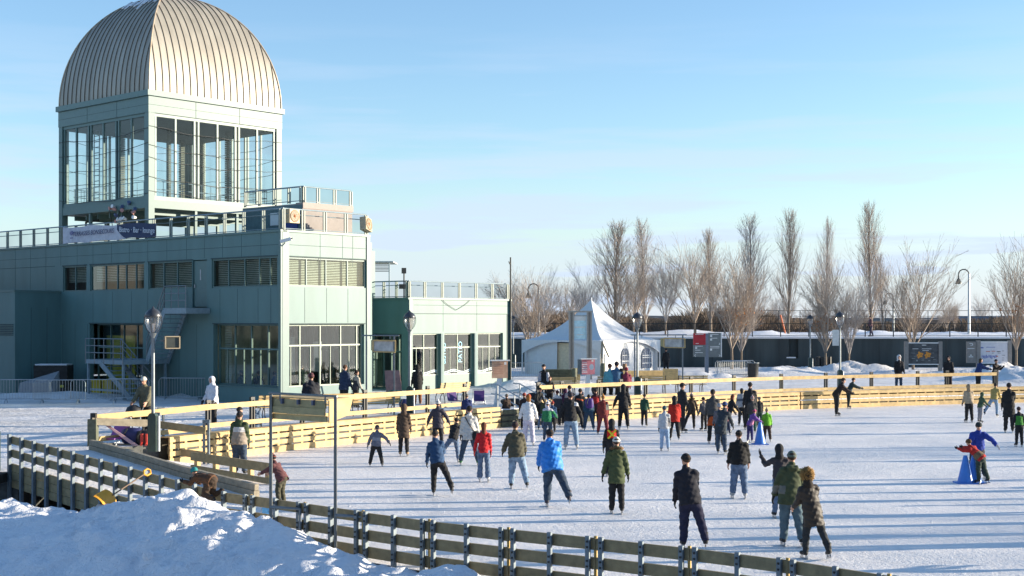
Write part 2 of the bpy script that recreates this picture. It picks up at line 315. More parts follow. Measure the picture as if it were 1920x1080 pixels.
# retaining wall
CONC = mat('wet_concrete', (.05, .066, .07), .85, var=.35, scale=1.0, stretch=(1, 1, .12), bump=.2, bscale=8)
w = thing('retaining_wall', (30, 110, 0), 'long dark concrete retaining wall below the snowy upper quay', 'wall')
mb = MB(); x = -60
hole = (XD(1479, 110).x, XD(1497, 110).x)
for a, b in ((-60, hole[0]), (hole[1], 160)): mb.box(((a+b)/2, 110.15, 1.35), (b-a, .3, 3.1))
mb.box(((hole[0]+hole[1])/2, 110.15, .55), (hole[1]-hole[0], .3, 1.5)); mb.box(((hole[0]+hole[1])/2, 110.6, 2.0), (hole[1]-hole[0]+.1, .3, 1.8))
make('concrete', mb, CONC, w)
mb = MB(); mb.box((50, 110.2, 2.97), (220, .62, .14)); make('coping', mb, SNOW, w)
mb = MB(); mb.box((XD(1488, 109).x, 110.1, 1.36), (.75, .35, .1)); make('niche_snow', mb, SNOW, w)
mb = MB()
for k in range(-20, 60): mb.box((k*2.7, 109.994, 1.35), (.04, .012, 3.0))
make('wall_joint', mb, mat('joint_dark', (.04, .045, .045), .9), w)
# guard rail on the quay
q = thing('quay_guard_rail', (30, 110.9, WZ), 'thin dark steel guard rail along the top of the quay wall', 'railing')
for z, r in ((WZ+1.15, .03), (WZ+.2, .02), (WZ+.68, .012)):
    mb = MB(); mb.beam((-8, 110.9, z), (60, 110.9, z), r*2, r*2); make('rail', mb, BLACKM, q)
for k in range(30):
    x = -8+k*2.3; mb = MB(); mb.box((x, 110.9, WZ+.6), (.07, .07, 1.2)); make('post', mb, BLACKM, q)
# ------------------------------------------------------------------ the pavilion
UL = V(-.752, .659, 0).normalized(); VR = V(.66, .751, 0).normalized()
NL = -VR.copy(); NR = -UL.copy()          # outward normals of the shaded and the sunlit fronts
class Face:
    def __init__(s, o, a, n): s.o, s.a, s.n = V(o[0], o[1], 0), a, n
    def p(s, t, z, o=0): q = s.o+s.a*t+s.n*o; return V(q.x, q.y, z)
    def t(s, px, o=0):
        k = (px-960)/F; q = s.o+s.n*o; return (k*q.y-q.x)/(s.a.x-k*s.a.y)
    def z(s, px, py, o=0): return H-(py-HZ)/F*s.p(s.t(px, o), 0, o).y
    def box(s, mb, t0, t1, z0, z1, o0, o1, mi=0):
        vs = [s.p(t, z, o) for z in (z0, z1) for o in (o0, o1) for t in (t0, t1)]
        return mb.add(vs, BF, mi)
    def wall(s, mb, t0, t1, z0, z1, holes, th=.25):
        T = sorted({t0, t1, *[h[0] for h in holes], *[h[1] for h in holes]}); ZZ = sorted({z0, z1, *[h[2] for h in holes], *[h[3] for h in holes]})
        def solid(i, j):
            if i < 0 or j < 0 or i >= len(T)-1 or j >= len(ZZ)-1: return False
            t, z = (T[i]+T[i+1])/2, (ZZ[j]+ZZ[j+1])/2; return not any(h[0] < t < h[1] and h[2] < z < h[3] for h in holes)
        for i in range(len(T)-1):
            for j in range(len(ZZ)-1):
                if not solid(i, j): continue
                a, b, c, d = T[i], T[i+1], ZZ[j], ZZ[j+1]
                mb.quad(s.p(a, c), s.p(b, c), s.p(b, d), s.p(a, d)); mb.quad(s.p(a, c, -th), s.p(a, d, -th), s.p(b, d, -th), s.p(b, c, -th))
                if not solid(i-1, j): mb.quad(s.p(a, c), s.p(a, d), s.p(a, d, -th), s.p(a, c, -th))
                if not solid(i+1, j): mb.quad(s.p(b, c), s.p(b, c, -th), s.p(b, d, -th), s.p(b, d))
                if not solid(i, j-1): mb.quad(s.p(a, c), s.p(a, c, -th), s.p(b, c, -th), s.p(b, c))
                if not solid(i, j+1): mb.quad(s.p(a, d), s.p(b, d), s.p(b, d, -th), s.p(a, d, -th))
C0 = V(-10.19, 60, 0); MT = 8.35; TOPZ = MT
F1 = Face(C0, UL, NL); F2 = Face(C0, VR, NR)
B = thing('terrace_pavilion', (C0.x, C0.y, PZ), 'large sea green two storey pavilion with domed glass tower and roof terrace', 'building')
def hole(fc, x0, x1, ytop, ybot, xr=None):
    t0, t1 = sorted((fc.t(x0), fc.t(x1))); xm = (x0+x1)/2; return (t0, t1, fc.z(x0 if xr is None else xr, ybot), fc.z(x0 if xr is None else xr, ytop))
WT, WB_ = F1.z(400, 486), F1.z(400, 540)   # head and sill of the upper window band
GT = F1.z(460, 608)                        # head of the ground floor openings
uw = [(*sorted((F1.t(a), F1.t(b))), WB_, WT) for a, b in ((118, 162), (169, 270), (278, 360), (397, 520))]
dr = (*sorted((F1.t(361), F1.t(388))), F1.z(375, 577), WT)
gw = [(*sorted((F1.t(168), F1.t(268))), PZ+.05, GT), (*sorted((F1.t(400), F1.t(524))), F1.z(460, 724), GT)]
mb = MB(); F1.wall(mb, .0, 34, PZ-.3, MT, uw+[dr]+gw); make('shaded_wall', mb, TEAL, B)
t2 = F2.t(692); uw2 = (F2.t(535), F2.t(686), F2.z(600, 538), F2.z(600, 484)); gw2 = (F2.t(534), F2.t(683), F2.z(600, 724), F2.z(600, 608))
mb = MB(); F2.wall(mb, 0.252, t2, PZ-.3, MT, [uw2, gw2]); make('sunlit_wall', mb, TEAL, B)
# back walls and roof slab (L-shaped plan)
D2 = t2
def rr(u, v, z): q = C0+UL*u+VR*v; return V(q.x, q.y, z)
mb = MB(); pts = [(.26, .26), (.26, D2-.02), (2, D2-.02), (2, 7.2), (8, 7.2), (8, 13), (33.9, 13), (33.9, .26)]
top = [rr(u, v, MT-.06) for u, v in pts]; bot = [rr(u, v, MT-.4) for u, v in pts]; k = len(pts)
mb.add(top, [tuple(range(k-1, -1, -1))]); mb.add(bot, [tuple(range(k))]); make('terrace_slab', mb, mat('roof_membrane', (.3, .3, .29), .9), B)
mb = MB()
for i in range(1, 7):
    a, b = pts[i], pts[i+1]
    mb.beam(rr(*a, MT/2+.3), rr(*b, MT/2+.3), .2, MT-.9)
make('rear_wall', mb, TEAL, B)
mb = MB(); mb.add([rr(u, v, 4.55) for u, v in pts], [tuple(range(k))]); mb.add([rr(u, v, 4.85) for u, v in pts], [tuple(range(k-1, -1, -1))]); make('upper_floor', mb, CREAM, B)
mb = MB(); mb.add([rr(u, v, PZ+.06) for u, v in pts], [tuple(range(k-1, -1, -1))]); make('ground_floor', mb, mat('brown_floor', (.22, .17, .12), .5), B)
# cornice, corner posts, panel joints
mb = MB()
F1.box(mb, -.06, 34, MT-.05, MT+.05, -.3, .07); F2.box(mb, .07, t2+.05, MT-.05, MT+.05, -.3, .06)
make('cornice', mb, TEALF, B)
mb = MB()
for t0, t1 in ((-.04, .14),): F1.box(mb, t0, t1, PZ-.3, MT-.05, -.1, .045)
make('corner_post', mb, TEALF, B); mb = MB(); F2.box(mb, .05, .42, PZ-.3, MT-.05, -.1, .05); make('corner_post', mb, TEALF, B); mb = MB(); F2.box(mb, t2-.17, t2+.03, PZ-.3, MT-.05, -.1, .04); make('corner_post', mb, TEALF, B)
mb = MB(); w_ = .022
for a in (18.2, 16.6, 15.1, 13.4, 11.8, 10.2, 8.6, 7.0, 5.6, 4.2, 2.8, 1.4): F1.box(mb, a, a+w_, WT+.06, MT-.06, .001, .004)
for a in (15.1, 13.3, 11.6, 10.2, 8.3, 6.9, 4.4, 3.1, 1.6, .7): F1.box(mb, a, a+w_, GT+.06, WB_-.06, .001, .004)
for a in (19.7, 21.3, 22.9): F1.box(mb, a, a+w_, 5.9, MT-.06, .001, .004)
for a in (6.2, 7.6, 9, 15.6, 16.8, 18): F1.box(mb, a, a+w_, PZ, GT, .001, .004)
F1.box(mb, .2, 33, MT-.62, MT-.60, .001, .004); F1.box(mb, 18.8, 33, WT+.02, WT+.05, .001, .004)
for x in (600, 642, 661): F2.box(mb, F2.t(x), F2.t(x)+w_, MT-1.5 if x != 642 else MT-1.1, MT-.06, .001, .004)
for x in (571, 612, 652): F2.box(mb, F2.t(x), F2.t(x)+w_, GT+.08, uw2[2]-.05, .001, .004)
F2.box(mb, .45, t2-.2, MT-.62, MT-.6, .001, .004); make('panel_joint', mb, TEAL2, B)
for fc_, hs2 in ((F1, uw+gw), (F2, (uw2, gw2))):
    for h in hs2: mb = MB(); fc_.box(mb, h[0]-.06, h[1]+.06, h[3], h[3]+.05, 0, .02); make('drip_edge', mb, TEAL2, B)
def window(par, fc, h, vs, hs=(), dep=.08, fr=.07, glass=GLASS, fm=TEALF, mids=None, lo=None):
    """one framed window: mullions vs (fractions), transoms hs (fractions)"""
    t0, t1, z0, z1 = h; mb = MB(); a, b = -dep-.06, -dep+.03
    fc.box(mb, t0, t0+fr, z0, z1, a, b); fc.box(mb, t1-fr, t1, z0, z1, a, b); fc.box(mb, t0+fr, t1-fr, z0, z0+fr, a, b); fc.box(mb, t0+fr, t1-fr, z1-fr, z1, a, b)
    for q in hs: z = z0+(z1-z0)*q; fc.box(mb, t0+fr, t1-fr, z-fr*.5, z+fr*.5, a+.005, b+.005)
    for q in vs: t = t0+(t1-t0)*q; fc.box(mb, t-fr*.4, t+fr*.4, z0+fr, z1-fr, a-.003, b-.006)
    if lo:
        for q in lo: t = t0+(t1-t0)*q; fc.box(mb, t-fr*.22, t+fr*.22, z0+fr, z0+(z1-z0)*hs[0], a+.01, b-.012)
    w = make('window', mb, fm, par)
    mb = MB(); mb.quad(fc.p(t0+fr*.5, z0+fr*.5, -dep-.015), fc.p(t1-fr*.5, z0+fr*.5, -dep-.015), fc.p(t1-fr*.5, z1-fr*.5, -dep-.015), fc.p(t0+fr*.5, z1-fr*.5, -dep-.015))
    g_ = make('pane', mb, glass, w); return w
def blinds(par, fc, t0, t1, z0, z1, o, step=.09):
    mb = MB(); z = z0
    while z < z1: fc.box(mb, t0, t1, z, z+.035, o-.02, o+.02); z += step
    return make('blind', mb, BLIND, par)
for i, h in enumerate(uw):
    w = window(B, F1, h, [[.5], [.16, .34, .5, .72], [.35, .66], [.12, .28, .5, .75]][i])
    blinds(w, F1, h[0]+.08, h[1]-.08, h[2]+[.5, .5, .08, .1][i], h[3]-.05, -.35, .085)
w = window(B, F2, uw2, [.26, .5, .77]); blinds(w, F2, uw2[0]+.1, uw2[1]-.1, uw2[2]+.08, uw2[3]-.05, -.3, .075)
w = window(B, F1, gw[1], [.25, .5, .75], [.6], .35, lo=[.12, .37, .62, .87])
blinds(w, F1, gw[1][0]+.1, gw[1][0]+.5, gw[1][2], gw[1][3], -.6, .08); blinds(w, F1, gw[1][1]-.6, gw[1][1]-.1, gw[1][2], gw[1][3], -.6, .08)
window(B, F2, gw2, [.21, .46, .72, .93], [.66], .18, fm=mat('pale_frame', (.32, .38, .31), .45), lo=[.1, .34, .59, .83])
window(B, F1, gw[0], [.25, .5, .75], [.66], .5)
mb = MB(); F1.box(mb, gw[1][0]-.1, gw[1][1]+.1, gw[1][2]-.06, gw[1][2]-.01, -.3, .04); make('window_sill', mb, TEALF, B)
# interior partitions and fittings seen through the glass
mb = MB(); F1.box(mb, .3, 33, 4.9, MT-.45, -2.7, -2.6); make('inner_wall', mb, mat('olive_wall', (.20, .23, .17), .8), B)
mb = MB(); F1.box(mb, 5.4, 5.5, PZ+.1, 4.5, -6, -.3); F1.box(mb, 9.2, 9.3, PZ+.1, 4.5, -6, -.3); make('partition', mb, CREAM, B)
mb = MB(); F1.box(mb, 13.0, 15.6, PZ+.1, 3.6, -1.2, -1.1); make('yellow_partition', mb, YELW, B)
mb = MB()
for k in range(9): F1.box(mb, 1.2+k*.5, 1.28+k*.5, PZ+.1, 4.5, -4.6, -4.5)
F1.box(mb, .4, 5.3, 3.0, 3.1, -4.6, -4.5); make('inner_mullion', mb, TEALF, B)
mb = MB()
for a, z0, z1 in ((1.0, 2.0, 3.4), (2.9, 1.8, 3.6), (3.7, 2.0, 3.2)): F1.box(mb, a, a+.5, z0, z1, -3.2, -3.15)
make('notice', mb, mat('white_paper', (.7, .7, .66), .8), B)
# upper door and fire stair
mb = MB(); F1.box(mb, dr[0]+.05, dr[1]-.05, dr[2]+.05, dr[3]-.04, -.12, -.07); d = make('door', mb, TEALF, B)
mb = MB(); F1.box(mb, dr[0]+.55, dr[0]+.63, dr[2]+1.3, dr[2]+1.8, -.069, -.06); make('door_window', mb, GALV, d)
mb = MB(); F1.box(mb, dr[1]-.15, dr[1]-.10, dr[2]+.95, dr[2]+1.1, -.069, -.02); make('door_handle', mb, GALV, d)
lz = dr[2]; lt0, lt1 = F1.t(392), F1.t(352)
mb = MB(); F1.box(mb, lt0-.1, lt1, lz-.28, lz-.02, .02, 1.35)
ST = make('fire_stair', mb, STAIRM, B)
mt = F1.t(268); mz = F1.z(240, 673, 1.0)   # half landing
def flight(a, b, o0, o1, n):
    mb = MB()
    for o in (o0, o1): mb.beam(F1.p(a[0], a[1]-.15, o), F1.p(b[0], b[1]-.15, o), .05, .26)
    for k in range(n):
        t = a[0]+(b[0]-a[0])*(k+.5)/n; z = a[1]+(b[1]-a[1])*(k+.5)/n; F1.box(mb, t-.14, t+.14, z-.03, z+.01, o0+.04, o1-.04)
    return mb
def rails(a, b, o, n, hgt=1.0):
    mb = MB(); r = .025
    for q in (hgt, hgt*.66, hgt*.33): mb.tube([F1.p(a[0], a[1]+q, o), F1.p(b[0], b[1]+q, o)], r, 5)
    for k in range(n+1):
        t = a[0]+(b[0]-a[0])*k/n; z = a[1]+(b[1]-a[1])*k/n; mb.tube([F1.p(t, z-.2, o), F1.p(t, z+hgt, o)], r, 5)
    return mb
ft = F1.t(275, 1.3); make('flight', flight((lt1, lz), (ft, mz), .15, 1.3, 12), STAIRM, ST)
t4 = F1.t(205, 1.3)
mb = MB(); F1.box(mb, ft, t4, mz-.2, mz, .1, 2.6)
for t in (ft+.1, t4-.1):
    for o in (.2, 2.5): F1.box(mb, t-.05, t+.05, PZ, mz-.2, o-.05, o+.05)
F1.box(mb, ft+.15, t4-.15, mz-1.5, mz-1.4, 2.4, 2.45); make('half_landing', mb, STAIRM, ST)
make('flight', flight((t4-1.3, mz), (ft-.9, PZ+.1), 1.5, 2.6, 9), STAIRM, ST)
for a, b, o, k in (((lt1, lz), (ft, mz), 1.3, 4), ((lt0, lz), (lt1, lz), 1.3, 3), ((ft, mz), (t4, mz), 2.6, 4), ((t4-1.3, mz), (ft-.9, PZ+.1), 1.5, 3)):
    make('stair_rail', rails(a, b, o, k), STEEL, ST)
# railing of the terrace: pairs of flat pale posts, tube rails, wire mesh panels
MESHM = mat('pale_rail_post', (.24, .28, .24), .5)
WIRE = glass_mat('railing_screen', (.80, .84, .85), -.5, .3)
def railing(par, fc, t0, t1, z, hgt, o, n, pair=.14, bars=(1.0, .12), screen=True, mid=True):
    mb = MB()
    for q in bars: mb.tube([fc.p(t0, z+hgt*q, o), fc.p(t1, z+hgt*q, o)], .035 if q == 1 else .02, 6)
    if mid: mb.tube([fc.p(t0, z+hgt*.78, o-.25), fc.p(t1, z+hgt*.78, o-.25)], .02, 5)
    rl = make('railing', mb, STAIRM, par)
    for k in range(n+1):
        t = t0+(t1-t0)*k/n; mb = MB()
        for d in (-pair/2, pair/2): fc.box(mb, t+d-.03, t+d+.03, z, z+hgt-.03, o-.03, o+.03)
        fc.box(mb, t-pair/2+.03, t+pair/2-.03, z+.03, z+.08, o-.02, o+.02); make('railing_post', mb, MESHM, rl)
    if screen:
        mb = MB(); mb.quad(fc.p(t0, z+.1*hgt, o-.05), fc.p(t1, z+.1*hgt, o-.05), fc.p(t1, z+.95*hgt, o-.05), fc.p(t0, z+.95*hgt, o-.05)); make('screen', mb, WIRE, rl)
    return rl
railing(B, F1, 0.05, 34, MT, 1.0, -.18, 24); railing(B, F2, .1, t2-.05, MT, 1.0, -.14, 4)
# stair head box on the terrace
E0 = rr(2.0, 2.9, 0); FA = Face(E0, VR, NR); FB = Face(E0, UL, NL)
mb = MB(); FA.box(mb, 0, 3.1, MT, 9.85, -4.5, 0); make('stair_head', mb, mat('pale_pink_render', (.36, .30, .27), .7, var=.06), B)
mb = MB(); FA.box(mb, .01, 3.15, 9.62, 9.9, -.5, .03); make('stair_head_cornice', mb, mat('pale_pink_render', (1, 1, 1)), B)
mb = MB(); FB.box(mb, .02, 4.4, MT, 9.8, 0, .02); make('stair_head_flank', mb, mat('dark_teal_panel', (.10, .17, .18), .6), B)
mb = MB(); FB.box(mb, .3, 1.5, MT+.1, 9.2, .025, .06); FB.box(mb, 1.7, 2.3, 8.9, 9.5, .025, .06, 1); make('terrace_banner', mb, [mat('royal_blue', (.02, .05, .25), .5), WHITE], B)
railing(B, FA, 0, 3.1, 9.9, .75, -.1, 3, mid=False); railing(B, FB, 0, 4.4, 9.9, .75, -.1, 4, mid=False)
# left block
PB = F1.t(114); LB = F1.p(PB, 0); LBn = LB+NL*2.6; FL = Face(LBn, UL, NL); zb = 5.85
mb = MB(); q = [LBn, LBn-NL*2.6, LBn-NL*2.6+UL*12, LBn+UL*12]; mb.add([V(p.x, p.y, z) for z in (PZ-.2, zb) for p in q], [(0, 3, 2, 1), (4, 5, 6, 7), (0, 1, 5, 4), (1, 2, 6, 5), (2, 3, 7, 6), (3, 0, 4, 7)]); make('side_block', mb, TEAL, B)
mb = MB(); q0 = LBn+NL*.04; q = [V(q0.x, q0.y, 0)-UL*.04, V(LB.x, LB.y, 0)-UL*.04, V(LB.x, LB.y, 0)+UL*12, q0+UL*12]; mb.add([V(p.x, p.y, z) for z in (zb+.002, zb+.1) for p in q], [(0, 3, 2, 1), (4, 5, 6, 7), (0, 1, 5, 4), (1, 2, 6, 5), (2, 3, 7, 6), (3, 0, 4, 7)]); make('side_block_cap', mb, TEALF, B)
mb = MB()
for k in range(7): FL.box(mb, .15, 1.6, 3.6+k*.09, 3.65+k*.09, .0, .03)
make('vent', mb, TEAL2, B)
mb = MB()
for s_ in (.9, 1.8): mb.beam(LBn-NL*s_+V(0, 0, PZ)-UL*.004, LBn-NL*s_+V(0, 0, zb-.8)-UL*.004, .02, .01)
FL.box(mb, 1.8, 1.82, PZ, zb-.1, .001, .005); make('block_joint', mb, TEAL2, B)
# ------------------------------------------------------------------ the tower
T0 = C0+UL*F1.t(279, -.3)+VR*.3; a = 4.15; TS = 8.3
TC = T0+UL*a+VR*a; TZ0, TZ1 = 14.68, 15.78
faces = [Face(T0, UL, NL), Face(T0, VR, NR), Face(T0+UL*TS, VR, -NR), Face(T0+VR*TS, UL, -NL)]
def ring(mb, hw, z0, z1, hw1=None):
    hw1 = hw if hw1 is None else hw1
    lo = [TC+UL*(i*hw)+VR*(j*hw)+V(0, 0, z0) for i, j in ((-1, -1), (-1, 1), (1, 1), (1, -1))]; hi = [TC+UL*(i*hw1)+VR*(j*hw1)+V(0, 0, z1) for i, j in ((-1, -1), (-1, 1), (1, 1), (1, -1))]
    mb.add(lo+hi, [(0, 1, 5, 4), (1, 2, 6, 5), (2, 3, 7, 6), (3, 0, 4, 7), (3, 2, 1, 0), (4, 5, 6, 7)])
mb = MB(); ring(mb, a+.04, TZ0, TZ1-.28); ring(mb, a+.14, TZ1-.28+.003, TZ1); make('tower_frieze', mb, TEALF, B)
mb = MB(); ring(mb, a+.045, TZ0+.38, TZ0+.395); ring(mb, a+.043, TZ1-.31, TZ1-.30)
for fc in faces[:2]:
    for t in (2.75, 5.5): fc.box(mb, t, t+.025, TZ0, TZ1-.3, .04, .046)
make('frieze_joint', mb, TEAL2, B)
# dome: four curved sheets with standing seams
n = 26; HD = 5.95; sheets = []
prof = [(math.cos(math.pi/2*k/n)*a, TZ1+HD*math.sin(math.pi/2*k/n)) for k in range(n+1)]
for i, (p, q, nrm) in enumerate(((UL, VR, NL), (VR, UL, NR), (VR, UL, -NR), (UL, VR, -NL))):
    mb = MB(); vs = []
    for r, z in prof:
        for e in (-1, 1): vs.append(TC+p*(e*r)+nrm*r+V(0, 0, z))
    fs = [(2*k, 2*k+1, 2*k+3, 2*k+2) for k in range(n)]; mb.add(vs, fs, 0, True); s_ = make('dome_sheet', mb, ROOFM, B)
    ns = 20
    for k in range(-ns//2+1, ns//2):
        x = a*2*k/ns; pts_ = []; mb = MB()
        for r, z in prof:
            if r < abs(x): break
            pts_.append(TC+p*x+nrm*r+V(0, 0, z))
        # end exactly on the hip
        if abs(x) > 1e-6: pts_.append(TC+p*x+nrm*abs(x)+V(0, 0, TZ1+HD*math.sqrt(max(0, 1-(x/a)**2))))
        for A_, B_ in zip(pts_[:-1], pts_[1:]):
            if (B_-A_).length > .01: mb.beam(A_, B_, .022, .07, up=nrm+V(0, 0, .3))
        make('standing_seam', mb, SEAM, s_)
mb = MB()
for i, j in ((-1, -1), (-1, 1), (1, 1), (1, -1)):
    mb.tube([TC+UL*(i*r)+VR*(j*r)+V(0, 0, z) for r, z in prof], .05, 6)
make('dome_hip', mb, mat('hip_capping', (.45, .36, .26), .5, metal=.4), B)
mb = MB()                                  # snow lying high on the shaded sheet
for k in range(46):
    x = rng.uniform(-1, .9)*.9*2; th = rng.uniform(.60, 1.0); r = a*math.cos(math.pi/2*th); z = TZ1+HD*math.sin(math.pi/2*th)
    if abs(x) > r-.1: continue
    d = (NL*(-a*math.sin(math.pi/2*th))+V(0, 0, HD*math.cos(math.pi/2*th))).normalized(); c = TC+UL*x+NL*(r+.02)+V(0, 0, z)
    mb.beam(c, c+d*rng.uniform(.3, .9), rng.uniform(.12, .3), .05, up=NL+V(0, 0, .6))
make('dome_snow', mb, SNOW, B)
# floor, ceiling, posts, glazing
mb = MB(); ring(mb, a, 9.96, 10.36); make('tower_floor_beam', mb, TEALF, B)
mb = MB(); ring(mb, a-.1, 14.5, 14.66); make('tower_ceiling', mb, mat('dark_ceiling', (.10, .11, .09), .8), B)
for i, j in ((0, 0), (0, 1), (1, 1), (1, 0)):
    c = T0+UL*(i*TS)+VR*(j*TS); c = c+UL*(.15-.3*i)+VR*(.15-.3*j)
    mb = MB(); mb.box((c.x, c.y, (MT+TZ0)/2), (.34, .34, TZ0-MT), math.atan2(VR.y, VR.x)); make('tower_post', mb, TEALF, B)
LITF = mat('lit_mullion', (.20, .28, .255), .45)  # same tower frames in a lighter colour, as if in sun
for fi, fc in enumerate(faces):
    mb = MB(); z0, z1 = 10.36, TZ0; dark = MB()
    fc.box(mb, .3, TS-.3, z0, z0+.2, -.16, -.04); fc.box(mb, .3, TS-.3, z1-.16, z1, -.16, -.04)
    for b_ in range(3):
        s0 = .38+b_*2.56; s1 = s0+2.42
        for t in (s0, s0+1.18, s1-.1): fc.box(mb, t, t+.1, z0+.2, z1-.16, -.15, -.05)
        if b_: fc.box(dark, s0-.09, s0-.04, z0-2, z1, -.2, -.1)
    make('tower_glazing', mb, TEALF if fi == 0 else LITF, B); make('tower_mullion_shadow_gap', dark, DGREEN, B) if fi < 2 else None  # shade put into the colour: the shaded front takes the darker frame tone
    mb = MB(); mb.quad(fc.p(.3, z0+.2, -.1), fc.p(TS-.3, z0+.2, -.1), fc.p(TS-.3, z1-.16, -.1), fc.p(.3, z1-.16, -.1)); make('tower_pane', mb, GLASST, B)
    mb = MB()                               # festoon cables round the tower
    for k in range(5):
        zz = 13.9-k*.78; zz += .12*math.sin(k*3+fi)
        q = [fc.p(TS*i/8, zz-.22*math.sin(math.pi*i/8)+.05*math.sin(i*2.1+k), .03) for i in range(9)]; mb.tube(q, .016, 4)
    make('festoon_cable', mb, BLACKM, B)
    mb = MB()
    for z in (10.95, 11.35): mb.tube([fc.p(.6, z, -.5), fc.p(TS-.6, z, -.5)], .02, 5)
    for k in range(13): t = .6+k*.58; mb.tube([fc.p(t, 10.36, -.5), fc.p(t, 11.35, -.5)], .016, 4)
    make('inner_railing', mb, STAIRM, B)
LOUV = mat('louvre_column', (.16, .17, .13), .7)
mb = MB()
for (u, v, w_, d_) in ((2.0, 6.3, .2, .35), (4.8, 6.6, .2, .4), (6.4, 2.6, .3, .2), (3.5, 3.6, .16, .16), (6.5, 6.5, .25, .25)):
    c = T0+UL*u+VR*v; z = 10.4
    while z < 14.5: mb.box((c.x, c.y, z+.05), (w_, d_, .07), .8); z += .1
make('louvre_column', mb, LOUV, B)
mb = MB(); c = T0+UL*6.6+VR*1.2
for s_ in (-.25, .25): mb.beam(V(c.x, c.y, 10.4)+UL*s_, V(c.x, c.y, 14.6)+UL*s_, .05, .05)
for k in range(14): z = 10.6+k*.3; mb.beam(V(c.x, c.y, z)-UL*.25, V(c.x, c.y, z)+UL*.25, .06, .04)
make('ladder', mb, STEEL, B)
# props under the tower floor
mb = MB()
for fc in faces:
    for t in (2.85, 5.45): fc.box(mb, t-.07, t+.07, MT, 9.96, -.2, -.06)
for k in range(7):
    c = TC+UL*(-3.4+k*1.1); mb.beam(V(c.x, c.y, 9.8)-VR*3.8, V(c.x, c.y, 9.8)+VR*3.8, .08, .25)
make('tower_prop', mb, TEALF, B)
mb = MB()
c = T0+UL*7.0+VR*.8
mb.tube([V(c.x, c.y, MT), V(c.x, c.y, 9.6), V(c.x, c.y, 9.65)-UL*1.2], .06, 6); make('exhaust_pipe', mb, BLACKM, B)
# ------------------------------------------------------------------ lower annexe
A0 = V(-5.58, 73, 0); AT = 5.55; G3 = Face(A0, UL, NL); G4 = Face(A0, VR, NR)
A = thing('cafe_annexe', (A0.x, A0.y, PZ), 'single storey pale green cafe annexe with railed roof terrace beside the white tent', 'building')
t4 = G4.t(957); ah = G4.z(860, 625); WLo = G4.z(860, 702)
bays = [(G4.t(770), G4.t(824)), (G4.t(833), G4.t(887)), (G4.t(896), G4.t(943))]; hs_ = [(*b, PZ+.0, ah) for b in bays]
mb = MB(); G4.wall(mb, .252, t4, PZ-.3, AT, [(t0, t1, PZ-.29, ah) for t0, t1, _, _ in hs_]); make('sunlit_wall', mb, TEAL, A)
hl = (.5, 5.5, PZ+.05, ah); mb = MB(); G3.wall(mb, 0, 9, PZ-.3, AT, [hl]); make('shaded_wall', mb, TEAL, A)
window(A, G3, hl, [.12, .24, .36, .48, .6, .8], [.68], .4, fr=.06)
mb = MB(); q = [A0+UL*.26+VR*.26, A0+UL*9+VR*.26, A0+UL*9+VR*(t4), A0+UL*.26+VR*(t4-.02)]
mb.add([V(p.x, p.y, AT-.1) for p in q], [(3, 2, 1, 0)]); mb.add([V(p.x, p.y, ah+.3) for p in q], [(0, 1, 2, 3)]); make('roof_slab', mb, CREAM, A)
mb = MB(); mb.beam(V(q[1].x, q[1].y, 3), V(q[2].x, q[2].y, 3), .2, 4.8); mb.beam(V(q[2].x, q[2].y, 3), V(q[3].x, q[3].y, 3), .2, 4.8); make('rear_wall', mb, mat('dim_cafe_wall', (.14, .17, .15), .8), A)
mb = MB(); G4.box(mb, -.04, t4+.06, AT-.04, AT+.06, -.3, .07); G3.box(mb, .07, 9, AT-.04, AT+.06, -.3, .06)
G4.box(mb, .05, .3, PZ-.3, AT-.04, -.1, .05); G4.box(mb, t4-.12, t4+.03, PZ-.3, AT-.04, -.1, .05); make('cornice', mb, TEALF, A)
zj = G4.z(860, 589); mb = MB(); G4.box(mb, .45, t4-.2, zj, zj+.03, .001, .02); G4.box(mb, .45, t4-.2, AT-.35, AT-.33, .001, .004)
for b in bays[1:]: G4.box(mb, b[0]-.1, b[0]-.08, ah+.1, AT-.1, .001, .004)
G4.box(mb, t4-.32, t4-.14, PZ, zj, .001, .012); make('panel_joint', mb, TEAL2, A)
PF = mat('pale_frame', (1, 1, 1))
WAVE = mat('white_blue_wave_film', (.62, .75, .80), .5)
for i, (t0, t1) in enumerate(bays):
    w = window(A, G4, (t0, t1, WLo, ah), [.5], [.66], .14, fr=.06, fm=PF, lo=[.25, .75])
    mb = MB(); G4.box(mb, t0, t1, PZ, WLo, -.20, -.12); make('bulkhead', mb, TEALF, A)
    for dz in (0, -.09):
        mb = MB()
        for k in range(24):
            ta, tb = t0+.07+(t1-t0-.14)*k/24, t0+.07+(t1-t0-.14)*(k+1)/24
            za, zc = [WLo+.22+dz+.07*math.sin((t-.2)*4.1) for t in (ta, tb)]
            mb.quad(G4.p(ta, za-.025, -.135), G4.p(tb, zc-.02, -.135), G4.p(tb, zc+.02, -.135), G4.p(ta, za+.02, -.135))
        make('wave_decal', mb, WAVE, w)
for b in (bays[0][1], bays[1][1]):
    mb = MB(); G4.box(mb, b+.03, b+.17, PZ, ah, -.02, .10); make('pier', mb, mat('dark_teal_panel', (1, 1, 1)), A)
railing(A, G4, .05, t4-.05, AT, .95, -.15, 6, pair=.12); railing(A, G3, .05, 9, AT, .95, -.15, 9, pair=.12)
mb = MB(); mb.tube([G4.p(t4-.1, PZ, .1), G4.p(t4-.1, 8.05, .1)], .045, 6); mb.tube([G4.p(t4-.1, 7.6, .1), G4.p(t4-.25, 7.8, .1)], .03, 5); make('corner_mast', mb, BLACKM, A)
